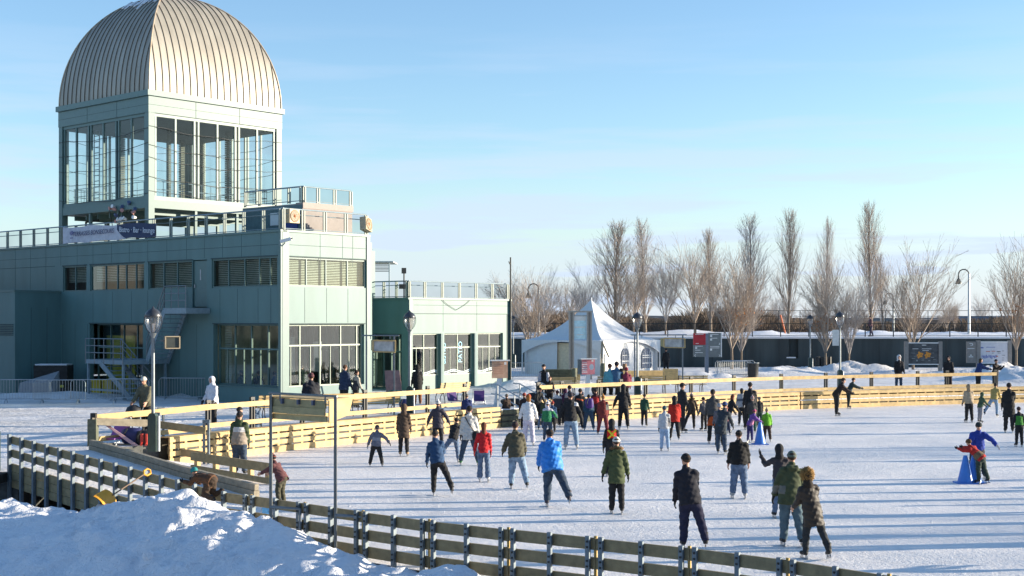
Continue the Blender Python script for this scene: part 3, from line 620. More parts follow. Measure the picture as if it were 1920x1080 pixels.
mb = MB(); q = [G4.p(2.6+k*.22, AT-.05-.55*(1-abs(k-5)/5)**.8, .05) for k in range(11)]; mb.tube(q, .012, 4); make('hanging_cable', mb, BLACKM, A)
def text_mesh(s, size, ext=.004, shear=0, bold=False):
    c = bpy.data.curves.new('text', 'FONT'); c.body = s; c.size = size; c.extrude = ext; c.shear = shear; c.align_x = 'CENTER'; c.align_y = 'CENTER'; c.resolution_u = 3
    if bold: c.offset = size*.015
    o = bpy.data.objects.new('text', c); COL.objects.link(o); dg = bpy.context.evaluated_depsgraph_get(); dg.update()
    me = bpy.data.meshes.new_from_object(o.evaluated_get(dg)); bpy.data.objects.remove(o); bpy.data.curves.remove(c); return me
def text_on(name, s, size, c, right, up, m, parent, **k):
    me = text_mesh(s, size, **k); right = Vector(right).normalized(); up = Vector(up).normalized(); nn = right.cross(up)
    M_ = Matrix((( *right[:1], up[0], nn[0], c[0]), (right[1], up[1], nn[1], c[1]), (right[2], up[2], nn[2], c[2]), (0, 0, 0, 1)))
    me.transform(wm(parent).inverted() @ M_ if parent else M_); me.name = name; me.materials.clear(); me.materials.append(m); return mesh_obj(name, me, parent)
CY = mat('cyan_letter', (.25, .65, .85), .5)
text_on('window_lettering', 'PATIO', .42, G4.p(bays[1][0]+1.42, WLo+1.25, -.12), (0, 0, 1), -G4.a, CY, A)
text_on('window_lettering', 'BISTRO', .36, G4.p(bays[1][0]+.12, WLo+1.2, -.12), (0, 0, 1), -G4.a, CY, A)
# rooftop pergola
pg = thing('roof_pergola', (XD(716, 79).x, 79, AT), 'dark slatted pergola on pale posts standing on the annexe roof', 'pergola')
mb = MB(); mb.box((XD(714, 79).x, 79, 7.72), (1.7, 3, .07)); make('pergola_roof', mb, mat('pale_grey', (.5, .5, .5)), pg)
mb = MB()
for k in range(6): mb.box((XD(710, 79).x, 77.6, 7.58-k*.08), (1.5, .04, .035))
make('slat_screen', mb, BLACKM, pg)
mb = MB(); mb.box((XD(736, 78).x-.15, 77.6, 6.6), (.07, .07, 2.2)); mb.box((XD(692, 78).x-.3, 77.6, 6.6), (.07, .07, 2.2)); make('pergola_post', mb, WHITE, pg)
fl_ = thing('roof_floodlight', (XD(757, 73).x, 73.2, AT), 'black floodlight pair on a short pole at the annexe roof corner', 'floodlight')
x = XD(757, 73).x; mb = MB(); mb.tube([(x, 73.2, AT), (x, 73.2, 7.1)], .04); make('pole', mb, BLACKM, fl_)
mb = MB(); mb.box((x, 73.1, 7.05), (.22, .18, .3), .3); mb.box((x-.1, 73.1, 6.2), (.3, .25, .25), .2); make('lamp_head', mb, BLACKM, fl_)
# far low buildings and banks
fb = thing('far_blue_building', (XD(1840, 175).x, 175, WZ), 'long low blue grey building beyond the quay at far right', 'building')
mb = MB(); mb.box((XD(1838, 175).x, 175, 3.9), (6.2, 6, 1.9)); make('building_wall', mb, mat('blue_grey_cladding', (.12, .17, .24), .6), fb)
mb = MB(); mb.box((XD(1870, 172).x, 172, 4.85), (2.0, 3, .14)); make('building_roof', mb, WHITE, fb)

# unseen buildings added around the basin to cut skylight and mirror in the glass
STONE = mat('grey_limestone', (.15, .135, .12), .9, var=.2, scale=.8)
for k, (x, y, w_, d_, h_, lab) in enumerate(((-72, 25, 14, 30, 13, 'long unseen building left of the basin, mirrored in the glass, nearest the camera'), (-74, 60, 14, 34, 11, 'long unseen building left of the basin, mirrored in the glass, middle one'), (-78, 97, 14, 32, 14, 'long unseen building left of the basin, mirrored in the glass, farthest one'), (-34, -34, 44, 14, 20, 'tall unseen block added behind the camera at left to cut skylight'), (12, -36, 40, 14, 24, 'tall unseen block added right behind the camera to cut skylight'), (58, -34, 44, 14, 19, 'tall unseen block added behind the camera at right to cut skylight'))):
    t = thing('unseen_building', (x, y, 0), lab, 'building', 'unseen stone buildings added around the basin'); mb = MB(); mb.box((x, y, h_/2), (w_, d_, h_)); make('wall', mb, STONE, t)
    mb = MB(); mb.add([(x-w_/2-.3, y-d_/2-.3, h_), (x+w_/2+.3, y-d_/2-.3, h_), (x+w_/2+.3, y+d_/2+.3, h_), (x-w_/2-.3, y+d_/2+.3, h_), (x-w_/4, y-d_/4, h_+3), (x+w_/4, y-d_/4, h_+3), (x+w_/4, y+d_/4, h_+3), (x-w_/4, y+d_/4, h_+3)], [(0, 3, 2, 1), (4, 5, 6, 7), (0, 1, 5, 4), (1, 2, 6, 5), (2, 3, 7, 6), (3, 0, 4, 7)]); make('roof', mb, mat('slate_roof', (.08, .085, .09), .7), t)
    mb = MB(); side = x < -60
    for j in range(int((d_ if side else w_)/2.6)):
        for f_ in range(int(h_/3.2)):
            if side: mb.box((x+w_/2+.02, y-d_/2+1.6+j*2.6, 1.9+f_*3.2), (.08, 1.1, 1.8))
            else: mb.box((x-w_/2+1.6+j*2.6, y+d_/2+.02, 1.9+f_*3.2), (1.1, .08, 1.8))
    o_w = make('window_row', mb, mat('dark_pane', (.03, .035, .04), .15), t); o_w['kind'] = 'stuff'
# ------------------------------------------------------------------ fences and rink boards
def along(pts, step=None, n=None):
    q = [0]
    for a, b in zip(pts[:-1], pts[1:]): q.append(q[-1]+(b-a).length)
    def at(s):
        s = max(0, min(q[-1], s))
        for i in range(len(pts)-1):
            if s <= q[i+1] or i == len(pts)-2:
                k = (s-q[i])/max(1e-9, q[i+1]-q[i]); return pts[i].lerp(pts[i+1], k), (pts[i+1]-pts[i]).normalized()
    return q[-1], at
def hdir(d): d = V(d.x, d.y, 0); return d.normalized()
# near fence along the rink
fn = thing('rink_fence', FENCE[5], 'low weathered plank fence on bolted steel posts curving along the near rink edge', 'fence')
ln, at = along(FENCE); s = .1; posts = []; alt = 0
while s < ln:
    posts.append(s); alt += 1; s += .24 if alt % 3 == 0 else .72
rows = ((.80, .19), (.49, .19), (.18, .20))
for s in posts:
    p, d = at(s); d = hdir(d); nn = V(-d.y, d.x, 0)
    if nn.y > 0: nn = -nn
    o = p+nn*.07; mb = MB(); mb.box((o.x, o.y, .35), (.075, .055, 1.16), math.atan2(d.y, d.x))
    w = p+nn*.025; mb.box((w.x, w.y, .35), (.012, .07, 1.12), math.atan2(d.y, d.x)); ps = make('post', mb, POSTM, fn)
    mb = MB()
    for z, h in rows:
        for dz in (-.045, .045): mb.box((o.x+nn.x*.035, o.y+nn.y*.035, z+dz), (.03, .02, .03), math.atan2(d.y, d.x))
    make('bolt', mb, BLACKM, ps)
brk = posts[1::3]
cuts = [0]+[posts[i]+.12 for i in range(2, len(posts)-1, 3)]+[ln]
for a, b in zip(cuts[:-1], cuts[1:]):
    for z, h in rows:
        mb = MB(); m = max(1, int((b-a)/1.0)); e = .006; js = random.uniform(-.008, .008)
        for k in range(m):
            p, _ = at(a+(b-a)*k/m+(e if k == 0 else 0)); q, _ = at(a+(b-a)*(k+1)/m-(e if k == m-1 else 0)); mb.beam(V(p.x, p.y, z+js), V(q.x, q.y, z+js), .045, h)
        make('plank', mb, OLDW, fn)
for i in range(2, len(posts)-1, 3):
    p, d = at(posts[i]+.12); mb = MB(); mb.box((p.x-.01, p.y+.03, .45), (.05, .03, .95), math.atan2(d.y, d.x)); make('joint_cover', mb, mat('yellow_timber', (.55, .36, .10), .6), fn)
# ramp fence on the near side of the ramp, closed with boards below
rf = thing('ramp_fence', RA, 'tall weathered plank fence with grey posts down the near side of the snowy ramp', 'fence')
r0, r1 = RA+V(.0, .0, 0), RB; Ld = (r1-r0); n = 14; dh = hdir(Ld); nn = V(-dh.y, dh.x, 0)
if nn.y > 0: nn = -nn
for k in range(1, n+1):
    p = r0.lerp(r1, k/n); o = p+nn*.07; mb = MB(); mb.box((o.x, o.y, (p.z+.95-1.0)/2), (.09, .07, p.z+.95+1.0), math.atan2(dh.y, dh.x)); make('post', mb, POSTM, rf)
for z, h in ((.80, .19), (.47, .19)):
    for k in range(0, n, 2):
        a, b = r0.lerp(r1, k/n), r0.lerp(r1, min(1, (k+2)/n)-.001); mb = MB(); mb.beam(a+V(0, 0, z), b+V(0, 0, z), .045, h); make('plank', mb, OLDW, rf)
for j in range(3):
    mb = MB(); z = .12-j*.2; mb.beam(r0.lerp(r1, j*.07)+V(0, 0, z), r1+V(0, 0, z), .05, .19); make('lower_board', mb, OLDW, rf)
# left stub of fence and dark jetty edge at the frame edge
lf = thing('jetty_fence', V(-13.1, 34.6, PZ), 'short weathered plank fence with square post at the far left edge of the picture', 'fence')
for x in (-12.95, -15.2): mb = MB(); mb.box((x, 34.2-(x+12.95)*.1, PZ+.35), (.13, .13, 1.3)); mb.box((x, 34.2-(x+12.95)*.1, PZ+1.02), (.08, .08, .1)); make('post', mb, DGREEN, lf)
for z in (.25, .55, .85): mb = MB(); mb.beam(V(-13.0, 34.2, PZ+z), V(-19, 34.8, PZ+z), .05, .18); make('plank', mb, OLDW, lf)
mb = MB(); mb.box((-16.2, 33.7, PZ-.12), (7.2, .5, .22)); mb.box((-16.2, 33.75, -.6), (7.2, .3, .7)); make('edge_beam', mb, mat('tarred_timber', (.035, .032, .028), .9, var=.3), lf)
# ramp kerb beam on the far side of the ramp
kb = thing('ramp_kerb', RD, 'thick low weathered timber kerb along the far side of the snowy ramp', 'kerb')
kp = [V(-12.25, 39.6, PZ+.02), V(-10.9, 38.2, PZ-.1), V(-8.6, 35.6, .28), V(-6.25, 33.3, .08)]
for i, (a, b) in enumerate(zip(kp[:-1], kp[1:])):
    for z, w in ((.06, .16), (.22, .12)): mb = MB(); mb.beam(a+V(0, 0, z), b+V(0, 0, z), w, .15); make('beam', mb, OLDW2, kb)
# entrance railing: four posts, two planks
def post(par, x, y, z0, z1, w=.11, m=None, pair=0, rz=0):
    mb = MB()
    if pair:
        for d in (-pair/2, pair/2): mb.box((x+d*math.cos(rz), y+d*math.sin(rz), (z0+z1)/2), (w*.45, w, z1-z0), rz)
        mb.box((x, y, z1+.03), (pair+w*.6, w*.8, .1), rz)
    else: mb.box((x, y, (z0+z1)/2), (w, w, z1-z0), rz)
    return make('post', mb, m or BLACKM, par)
er = thing('entrance_railing', V(-12.5, 40.7, PZ), 'two plank grey timber railing from the corner post to the rink entrance', 'railing')
ep = [(-12.6, 40.9, PZ, 1.58), (-10.95, 41.9, PZ-.25, 1.42), (-9.35, 41.6, .05, 1.22)]
post(er, *ep[0][:2], ep[0][2]-.15, 1.42, .26, mat('mossy_post', (.12, .13, .09), .8, var=.3)); post(er, ep[0][0]+.02, ep[0][1], 1.42, 1.6, .16, BLACKM)
for e in ep[1:]: post(er, e[0], e[1], e[2]-.1, e[3]+.05, .13, POSTM, .14)
for i in range(2):
    a, b = ep[i], ep[i+1]; mt_ = OLDW2 if i == 0 else OLDW
    for dz in (-.22, -.98): mb = MB(); mb.beam(V(a[0], a[1]-.1, a[3]+dz), V(b[0], b[1]-.1, b[3]+dz+.02), .05, .22); make('plank', mb, mt_, er)
# low entrance board fence on the ice
le = thing('entrance_board', V(-7.2, 36.6, 0), 'low brown timber barrier on blocks at the foot of the entrance railing', 'barrier')
a, b = V(-9.1, 38.6, .12), V(-6.5, 36.3, .0)
mb = MB(); mb.beam(a+V(0, 0, .42), b+V(0, 0, .46), .06, .24); make('plank', mb, OLDW, le)
mb = MB(); mb.beam(a+V(0, 0, .1), b+V(0, 0, .1), .06, .15); make('plank', mb, OLDW, le)
for k in (.05, .3, .52, .75, .97):
    p = a.lerp(b, k); mb = MB(); mb.box((p.x+.05, p.y+.08, .28), (.14, .12, .45), -.7); make('block', mb, PINE, le)
# pine boards round the far side of the rink
lb, atb = along(BOARD)
def s_at(px):                              # arc length where the board foot crosses a pixel column
    best = min(range(2000), key=lambda i: abs((lambda p: 960+p.x/p.y*F)(atb(lb*i/2000)[0])-px)); return lb*best/2000
def boards(s0, s1, label, snowy=0):
    q = thing('rink_boards', atb((s0+s1)/2)[0], label, 'boards'); n = max(1, int((s1-s0)/.5))
    def strip(z, h, t, o, m, nm):
        mb = MB(); pn = max(1, int(round((s1-s0)/2.4)))
        for k in range(pn):
            a_, b_ = s0+(s1-s0)*k/pn, s0+(s1-s0)*(k+1)/pn-.012
            for j in range(2):
                p, d = atb(a_+(b_-a_)*j/2); r, _ = atb(a_+(b_-a_)*(j+1)/2); d = hdir(d); nn = V(d.y, -d.x, 0)*o
                mb.beam(V(p.x, p.y, z)+nn, V(r.x, r.y, z)+nn, t, h)
        return make(nm, mb, m, q)
    strip(.10, .20, .035, 0, PINE, 'plank'); strip(.335, .145, .035, .0, PINE, 'plank'); strip(.55, .14, .035, .0, PINE, 'plank'); strip(.745, .13, .035, .0, PINE, 'plank')
    strip(.83, .03, .42, -.2, PINE, 'cap_board')
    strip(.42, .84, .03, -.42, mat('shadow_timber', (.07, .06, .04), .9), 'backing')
    if snowy: strip(.44, .05, .34, -.18, SNOW, 'snow_ledge')
    k = s0+.1
    while k < s1:
        p, d = atb(k); d = hdir(d); nn = V(d.y, -d.x, 0)*-.06; mb = MB(); mb.box((p.x+nn.x, p.y+nn.y, .4), (.10, .08, .78), math.atan2(d.y, d.x)); k += max(.6, (s1-s0)/90); make('block', mb, PINE, q)
    return q
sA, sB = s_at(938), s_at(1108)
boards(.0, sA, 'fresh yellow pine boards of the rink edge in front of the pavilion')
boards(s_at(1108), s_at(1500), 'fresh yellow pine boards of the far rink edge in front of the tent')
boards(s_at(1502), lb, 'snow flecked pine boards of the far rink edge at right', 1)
# promenade railing just behind the boards
def offs(s, d_):
    p, d = atb(s); d = hdir(d); return V(p.x-d.y*d_, p.y+d.x*d_, 0)
def prail(pxs, label, ob=1.0, plank=PINE, up=0):
    ss = [s_at(x) for x in pxs]; q = thing('promenade_railing', offs(ss[0], ob)+V(0, 0, PZ), label, 'railing')
    for s in ss:
        p = offs(s, ob); _, d = atb(s); post(q, p.x, p.y+.05, PZ-.2, PZ+1.0+up, .10, BLACKM, .13, math.atan2(d.y, d.x))
    for a, b in zip(ss[:-1], ss[1:]):
        for z, h in ((PZ+.86+up, .17), (PZ+.26+up, .15)):
            mb = MB(); p, r = offs(a, ob-.07), offs(b, ob-.07); mb.beam(V(p.x, p.y, z), V(r.x, r.y, z), .045, h); make('plank', mb, plank, q)
    return q
prail([432, 515, 606, 722, 840, 908], 'black posted pine railing in front of the pavilion benches', up=.13)
prail([1040, 1083, 1150, 1192, 1240, 1325, 1405, 1490, 1572, 1658, 1745, 1800, 1890], 'black posted pine railing along the far promenade', up=.04)
# link from the corner post to the first rail post
q = thing('corner_railing', V(-11.5, 42, PZ), 'sunlit pine rail running from the corner post past the lamp', 'railing')
a = V(-12.55, 41.0, 0); c_ = offs(s_at(432), .93); b = a.lerp(c_, .55)
for z, h in ((PZ+.86, .19), (PZ+.2, .15)):
    for u, w, e0, e1 in ((a, b, 0, .06), (b, c_, .06, .13)): mb = MB(); mb.beam(V(u.x, u.y, z+e0), V(w.x, w.y, z+e1), .05, h); make('plank', mb, PINE, q)
post(q, b.x, b.y+.1, PZ-.1, PZ+.98, .12, POSTM, .14, .5)
# ------------------------------------------------------------------ stairs down to the ice
p0 = atb((sA+sB)/2)[0]
sr = thing('rink_steps', p0, 'dark steps with tubular handrails leading from the promenade down to the ice', 'stairs')
d = hdir(atb((sA+sB)/2)[1]); back = V(-d.y, d.x, 0)
for k in range(4):
    c = p0+back*(k*.3); mb = MB(); mb.box((c.x, c.y, .07+k*.15), (2.4, .34, .15), math.atan2(d.y, d.x)); make('step', mb, mat('dark_rubber', (.05, .05, .05), .9), sr)
for s_ in (-1.3, 0, 1.3):
    mb = MB()
    for dz in (.9, .5):
        a = p0+d*s_-back*.5; b = p0+d*s_+back*1.6; mb.tube([a+V(0, 0, dz), b+V(0, 0, dz+.75), b+back*.4+V(0, 0, dz+.75)], .03, 6)
    for k in (0, .5, 1): c = a.lerp(b, k); mb.tube([V(c.x, c.y, 0), V(c.x, c.y, .9+k*.75)], .03, 6)
    make('handrail', mb, GALV, sr)
pl = thing('landing_deck', atb(sA+1)[0], 'dark timber landing with snow on top beside the rink steps', 'platform')
mb = MB(); a, b = atb(sA+.05)[0], atb((sA+sB)/2-1.35)[0]
for z, h in ((.1, .2), (.36, .18), (.62, .18)): mb.beam(V(a.x, a.y, z), V(b.x, b.y, z), .05, h)
make('plank', mb, mat('dark_green_timber', (.10, .10, .06), .8, var=.3, island=.2), pl)
mb = MB(); a2, b2 = a+back*.3, b+back*.3; mb.beam(V(a2.x, a2.y, .72), V(b2.x, b2.y, .72), .6, .05); make('deck_snow', mb, SNOW, pl)
pl = thing('landing_deck', atb(sB-1)[0], 'dark timber landing right of the rink steps', 'platform')
mb = MB(); b, a = atb(sB-.05)[0], atb((sA+sB)/2+1.35)[0]
for z, h in ((.1, .2), (.36, .18), (.62, .18)): mb.beam(V(a.x, a.y, z), V(b.x, b.y, z), .05, h)
make('plank', mb, mat('dark_green_timber', (1, 1, 1)), pl)
# ------------------------------------------------------------------ street lamps
LG = glass_mat('lamp_glass', (.85, .8, .78), .18, .15)
def lamp(loc, label, rz=0):
    t = thing('street_lamp', loc, label, 'street lamp', 'globe street lamps of the promenade', rz)
    x, y, z = loc
    mb = MB(); mb.box((0, 0, .5), (.24, .3, 1.0)); mb.tube([(-.0, -.15, 1.0), (0, .15, 1.0)], .12, 10); make('base_plate', mb, DGREEN, t, True)
    mb = MB(); mb.tube([(.15, 0, .0), (.15, 0, 1.02)], .06, 8); make('conduit', mb, GALV, t, True)
    mb = MB(); mb.lathe((0, 0, 0), [(.055, 1.0), (.05, 3.1), (.045, 3.3), (.08, 3.35), (.11, 3.42)], 8); make('pole', mb, STEEL, t, True)
    h = MB(); h.lathe((0, 0, 0), [(.235, 3.87), (.25, 3.9), (.22, 4.0), (.15, 4.08), (.06, 4.13), (.03, 4.17), (.01, 4.2)], 14)
    for k in range(4): an = k*math.pi/2; h.tube([(.1*math.cos(an), .1*math.sin(an), 3.42), (.20*math.cos(an), .20*math.sin(an), 3.55), (.255*math.cos(an), .255*math.sin(an), 3.72), (.25*math.cos(an), .25*math.sin(an), 3.9)], .012, 4)
    hd = make('lamp_head', h, mat('lamp_cap', (.06, .065, .075), .35, metal=.3), t, True)
    mb = MB(); mb.lathe((0, 0, 0), [(.09, 3.43), (.17, 3.55), (.22, 3.7), (.235, 3.87)], 14); make('lamp_globe', mb, LG, hd, True)
    mb = MB(); mb.lathe((0, 0, 0), [(.03, 3.45), (.035, 3.7)], 8); make('bulb', mb, WHITE, hd, True)
    return t
q = P(287, 846, PZ); L0 = lamp((q.x, q.y, PZ), 'globe street lamp with a loudspeaker on its pole beside the corner railing')
q = P(768, 775, PZ); L1 = dup(L0, (q.x, q.y, PZ), 0, 'globe street lamp in front of the cafe annexe corner')
q = P(1195, 750, PZ); dup(L0, (q.x, q.y, PZ), 0, 'globe street lamp standing before the white tent')
q = P(1575, 733, PZ); dup(L0, (q.x, q.y, PZ), 0, 'globe street lamp with a small white notice before the concrete wall', sc=(1, 1, 1.02))
q = P(1519, 699, PZ); dup(L0, (q.x, q.y, PZ), 0, 'farthest globe street lamp near the snow piles at the wall')
q = XD(962, 120); dup(L0, (q.x, 108, PZ), 0, 'small globe street lamp just right of the annexe mast')
q = P(1575, 733, PZ); mb = MB(); mb.box((0, 0, 0), (.34, .03, .85)); s_ = solo('notice_board', mb, mat('white_paper', (1, 1, 1)), 'small white notice hanging on the lamp pole', 'notice'); s_.location = (q.x-.25, q.y-.06, PZ+2.85)
for px, py, Y, h_, lab in ((1817, 505, 116, 0, 'tall hooked street lamp at far right against the sky'), (1010, 532, 118, 0, 'hooked street lamp among the bare trees left of the tent'), (1675, 550, 150, 0, 'distant hooked street lamp behind the tallest poplar')):
    x = XD(px, Y).x; zt = PD(px, py, Y).z; sg = -1 if px != 1010 else -1; t = thing('hooked_lamp', (x, Y, WZ), lab, 'street lamp', 'hooked lamps on the quay')
    m_ = GALV if px == 1817 else STEEL
    mb = MB(); mb.tube([(x, Y, WZ), (x, Y, zt-.4)], [.13, .09], 8); make('pole', mb, m_, t)
    q = [(x+.0, Y, zt-.45)]+[(x-.45+.45*math.cos(a_), Y, zt-.45+.45*math.sin(a_)) for a_ in np.linspace(0.1, math.pi, 8)]; q.append((x-.9, Y, zt-.8)); mb = MB(); mb.tube(q, .05, 6); make('hook_arm', mb, BLACKM, t)
    mb = MB(); mb.lathe((x-.9, Y, zt-1.25), [(.28, 0), (.26, .15), (.12, .4), (.05, .5)], 10); make('lamp_shade', mb, DGREEN, t)
# loudspeaker on the near lamp, floodlight boxes on pole frames
BEIGE = mat('beige_case', (.50, .40, .26), .6)
def horn(par_loc, label, face, tilt=0, size=.62):
    t = thing('loudspeaker', par_loc, label, 'loudspeaker', None, face)
    s2 = size/2; mb = MB(); mb.box((0, .16, 0), (size, .32, size)); make('case', mb, BEIGE, t, True)
    mb = MB(); mb.add([(s2*1.04*math.cos(a_)*.8, -.005, s2*1.04*math.sin(a_)*.8) for a_ in np.linspace(0, 2*math.pi, 17)[:-1]], [tuple(range(16))]); mb.box((0, -.003, -s2*.0), (size*.9, .004, size*.9)); make('grille_ring', mb, mat('pale_grille', (.42, .34, .22), .5), t, True)
    mb = MB(); pr = [(.62, 0), (.6, -.02), (.45, .05), (.2, .02), (.12, -.02), (.02, -.03)]
    vs = [(s2*r*1.45*math.cos(2*math.pi*k/16), -.012+y_, s2*r*1.45*math.sin(2*math.pi*k/16)) for r, y_ in pr for k in range(16)]
    mb.add(vs, [(i*16+k, i*16+(k+1) % 16, (i+1)*16+(k+1) % 16, (i+1)*16+k) for i in range(5) for k in range(16)], 0, True); make('cone', mb, mat('rust_orange', (.30, .11, .03), .6), t, True)
    return t
fz = math.atan2(VR.y, VR.x)
q = rr(.02, .75, MT+.62)+NR*.05; horn((q.x, q.y, MT+.68), 'square beige loudspeaker on the terrace railing nearest the corner', fz+.1)
q = rr(0, D2-.1, 0)+NR*.1; o = horn((q.x, q.y, MT+.55), 'tilted beige loudspeaker at the right end of the terrace railing', fz+.35); o.rotation_euler = (R(-8), R(12), fz+.35)
q = P(311, 846, PZ); t = thing('loudspeaker', (L0.location.x+.3, L0.location.y, 3.75), 'open wooden loudspeaker box hanging on the near lamp pole', 'loudspeaker', None, .35)
mb = MB(); mb.box((.25, .1, 0), (.42, .36, .36)); make('case', mb, mat('grey_brown_ply', (.20, .15, .10), .7), t, True)
mb = MB(); mb.box((.25, -.09, 0), (.36, .02, .30)); make('grille', mb, DARKIN, t, True); mb = MB()
for s_ in (-.2, .2): mb.box((.25+s_, -.11, 0), (.03, .04, .36)); 
for s_ in (-.17, .17): mb.box((.25, -.11, s_), (.38, .04, .03))
make('frame', mb, BEIGE, t, True)
mb = MB(); mb.box((0.0, .1, .05), (.12, .05, .05)); make('bracket', mb, STEEL, t, True)
# big near floodlight box
def floodframe(A_, B_, z0a, z0b, zt, label, ov=.15, r=.045, m=GALV):
    t = thing('lamp_gantry', A_, label, 'gantry'); d = (B_-A_).normalized()
    for p, z0 in ((A_, z0a), (B_, z0b)): mb = MB(); mb.beam(V(p.x, p.y, z0), V(p.x, p.y, zt), r*1.8, r*1.8, up=(0, 1, 0)); make('pole', mb, m, t)
    mb = MB(); mb.tube([V(A_.x, A_.y, zt)-d*ov, V(B_.x, B_.y, zt)+d*ov], r*.8, 6); make('crossbar', mb, m, t)
    for p in (A_.lerp(B_, .15), A_.lerp(B_, .85)): mb = MB(); mb.beam(V(p.x, p.y, zt), V(p.x, p.y, zt-.14), .03, .03, up=(0, 1, 0)); make('hanger', mb, m, t)
    return t
A_, B_ = P(524, 996, -.05), P(633, 1016, -.05); A_ = V(-4.62, 26.05, 0); B_ = V(-3.24, 24.95, 0)
floodframe(A_, B_, -.2, -.2, 3.0, 'two tall galvanised poles with a crossbar rising from the near fence', .05, .03, mat('dull_pole', (.20, .21, .20), .5, metal=.3))
d = (B_-A_).normalized(); nn = V(-d.y, d.x, 0)
if nn.y < 0: nn = -nn
bxm = (A_+B_)/2+nn*.05-d*.12; fb_ = thing('floodlight_box', (bxm.x, bxm.y, 2.65), 'large pine floodlight box hanging from the near pole frame', 'floodlight')
L2 = .78; mb = MB()
for z, o, h in ((2.83, 0, .15), (2.69, -.02, .13), (2.56, .03, .11)): mb.beam(bxm-d*L2+nn*o+V(0, 0, z), bxm+d*(L2-.08)+nn*o+V(0, 0, z), .03, h)
make('rear_board', mb, mat('greenish_pine', (.36, .30, .15), .7, var=.15, island=.12), fb_)
mb = MB(); mb.beam(bxm-d*L2+nn*.3+V(0, 0, 2.925), bxm+d*L2+nn*.3+V(0, 0, 2.925), .62, .025); make('lid', mb, PINE, fb_)
for s_ in (-1, 1):
    c = bxm+d*(s_*L2); mb = MB(); mb.add([c+nn*x+d*y+V(0, 0, z) for y in (-.015, .015) for x, z in ((0, 2.5), (.5, 2.62), (.6, 2.91), (0, 2.91))], [(0, 1, 2, 3), (7, 6, 5, 4), (0, 4, 5, 1), (1, 5, 6, 2), (2, 6, 7, 3), (3, 7, 4, 0)]); make('end_board', mb, PINE, fb_)
mb = MB()
for s_ in (-.45, 0, .4): c = bxm+d*s_-nn*.03; mb.box((c.x, c.y, 2.86), (.07, .05, .1), .8)
make('clamp', mb, mat('blue_grey_clamp', (.08, .10, .16), .5), fb_)
mb = MB(); mb.tube([A_+V(0, 0, .82), A_+d*.55+nn*.25+V(0, 0, .8), A_+d*.55+nn*.25+V(0, 0, -.1)], .035); solo('pole_brace', mb, STEEL, 'grey bent tube bracing the left pole of the near frame to the fence', 'brace')
mb = MB(); mb.tube([B_+V(0, 0, .82), B_+d*.5+nn*.25+V(0, 0, .8), B_+d*.5+nn*.25+V(0, 0, -.1)], .035); solo('pole_brace', mb, STEEL, 'grey bent tube bracing the right pole of the near frame to the fence', 'brace')
def smallflood(px0, px1, pyt, pb, Y, bx0, bx1, by0, by1, l1, l2):
    a, b = XD(px0, Y), XD(px1, Y-.2); zt = PD(px0, pyt, Y).z; floodframe(a, b, PZ-.1, PZ-.1, zt, l1, .2, .035, STEEL)
    x0, x1 = XD(bx0, Y).x, XD(bx1, Y).x; z1, z0 = PD(0, by0, Y).z, PD(0, by1, Y).z; t = thing('floodlight_box', ((x0+x1)/2, Y, z0), l2, 'floodlight'); xc, zc, w, h = (x0+x1)/2, (z0+z1)/2, x1-x0, z1-z0
    mb = MB(); e = .12
    f4 = [(-w/2+e, -.12, -h/2), (w/2, -.28, -h/2-.02), (w/2, -.22, h/2-.02), (-w/2+e, -.06, h/2)]; b4 = [(-w/2, .35, -h/2+.05), (w/2-.05, .25, -h/2+.05), (w/2-.05, .25, h/2), (-w/2, .35, h/2)]
    f4 = [V(xc+p[0], Y+p[1], zc+p[2]) for p in f4]; b4 = [V(xc+p[0], Y+p[1], zc+p[2]) for p in b4]
    mb.add(f4+b4, [(0, 4, 5, 1), (1, 5, 6, 2), (2, 6, 7, 3), (3, 7, 4, 0), (4, 7, 6, 5)]); make('case', mb, mat('greenish_pine', (1, 1, 1)), t)
    mb = MB(); 
    for i in range(4): mb.beam(f4[i], f4[(i+1) % 4], .05, .05, up=(0, 1, 0))
    make('frame', mb, PINE, t); mb = MB(); c = sum(f4, V(0, 0, 0))/4; mb.quad(*[c+(p-c)*.93+V(0, .03, 0) for p in f4]); make('lens', mb, mat('frosted_lens', (.55, .52, .48), .25, var=.25, scale=5), t)
smallflood(687, 739, 629, 783, 53, 694, 742, 638, 659, 'slim pole pair with crossbar in front of the pavilion corner', 'small pine floodlight box in front of the dark cafe entrance')
smallflood(1190, 1280, 628, 745, 67, 1240, 1283, 634, 651, 'slim pole pair with crossbar at the right end of the tent', 'small pine floodlight box before the right end of the tent')
# ------------------------------------------------------------------ signs
SG = mat('sign_grey', (.16, .18, .18), .5); WL = mat('sign_white', (.75, .75, .73), .5); REDS = mat('sign_red', (.42, .02, .03), .45)
def lines(mb, fx, z, x0, ws, y, h=.03, sp=0):   # rows of tiny word-like dashes
    x = x0
    for w in ws: mb.box((fx+x+w/2, y, z), (w, .006, h)); x += w+.03+sp
q = XD(1325, 90); t = thing('wayfinding_sign', (q.x, 90, PZ), 'red and grey wayfinding panel sign on a single grey post', 'sign'); s_ = 90/F
def zz(py, Y=90): return PD(0, py, Y).z
mb = MB(); mb.box((q.x, 90, (PZ+zz(625))/2), (.24, .2, zz(625)-PZ)); make('post', mb, mat('grey_blue_post', (.17, .20, .25), .5), t)
xl, xr = XD(1301, 90).x, XD(1324, 90).x; mb = MB(); mb.box(((xl+xr)/2-.05, 89.95, (zz(625)+zz(646.5))/2), (xr-xl, .12, zz(625)-zz(646.5))); make('red_panel', mb, REDS, t)
mb = MB(); mb.box(((xl+xr)/2-.05, 89.95, (zz(647)+zz(669))/2), (xr-xl, .12, zz(647)-zz(669))); make('grey_panel', mb, SG, t)
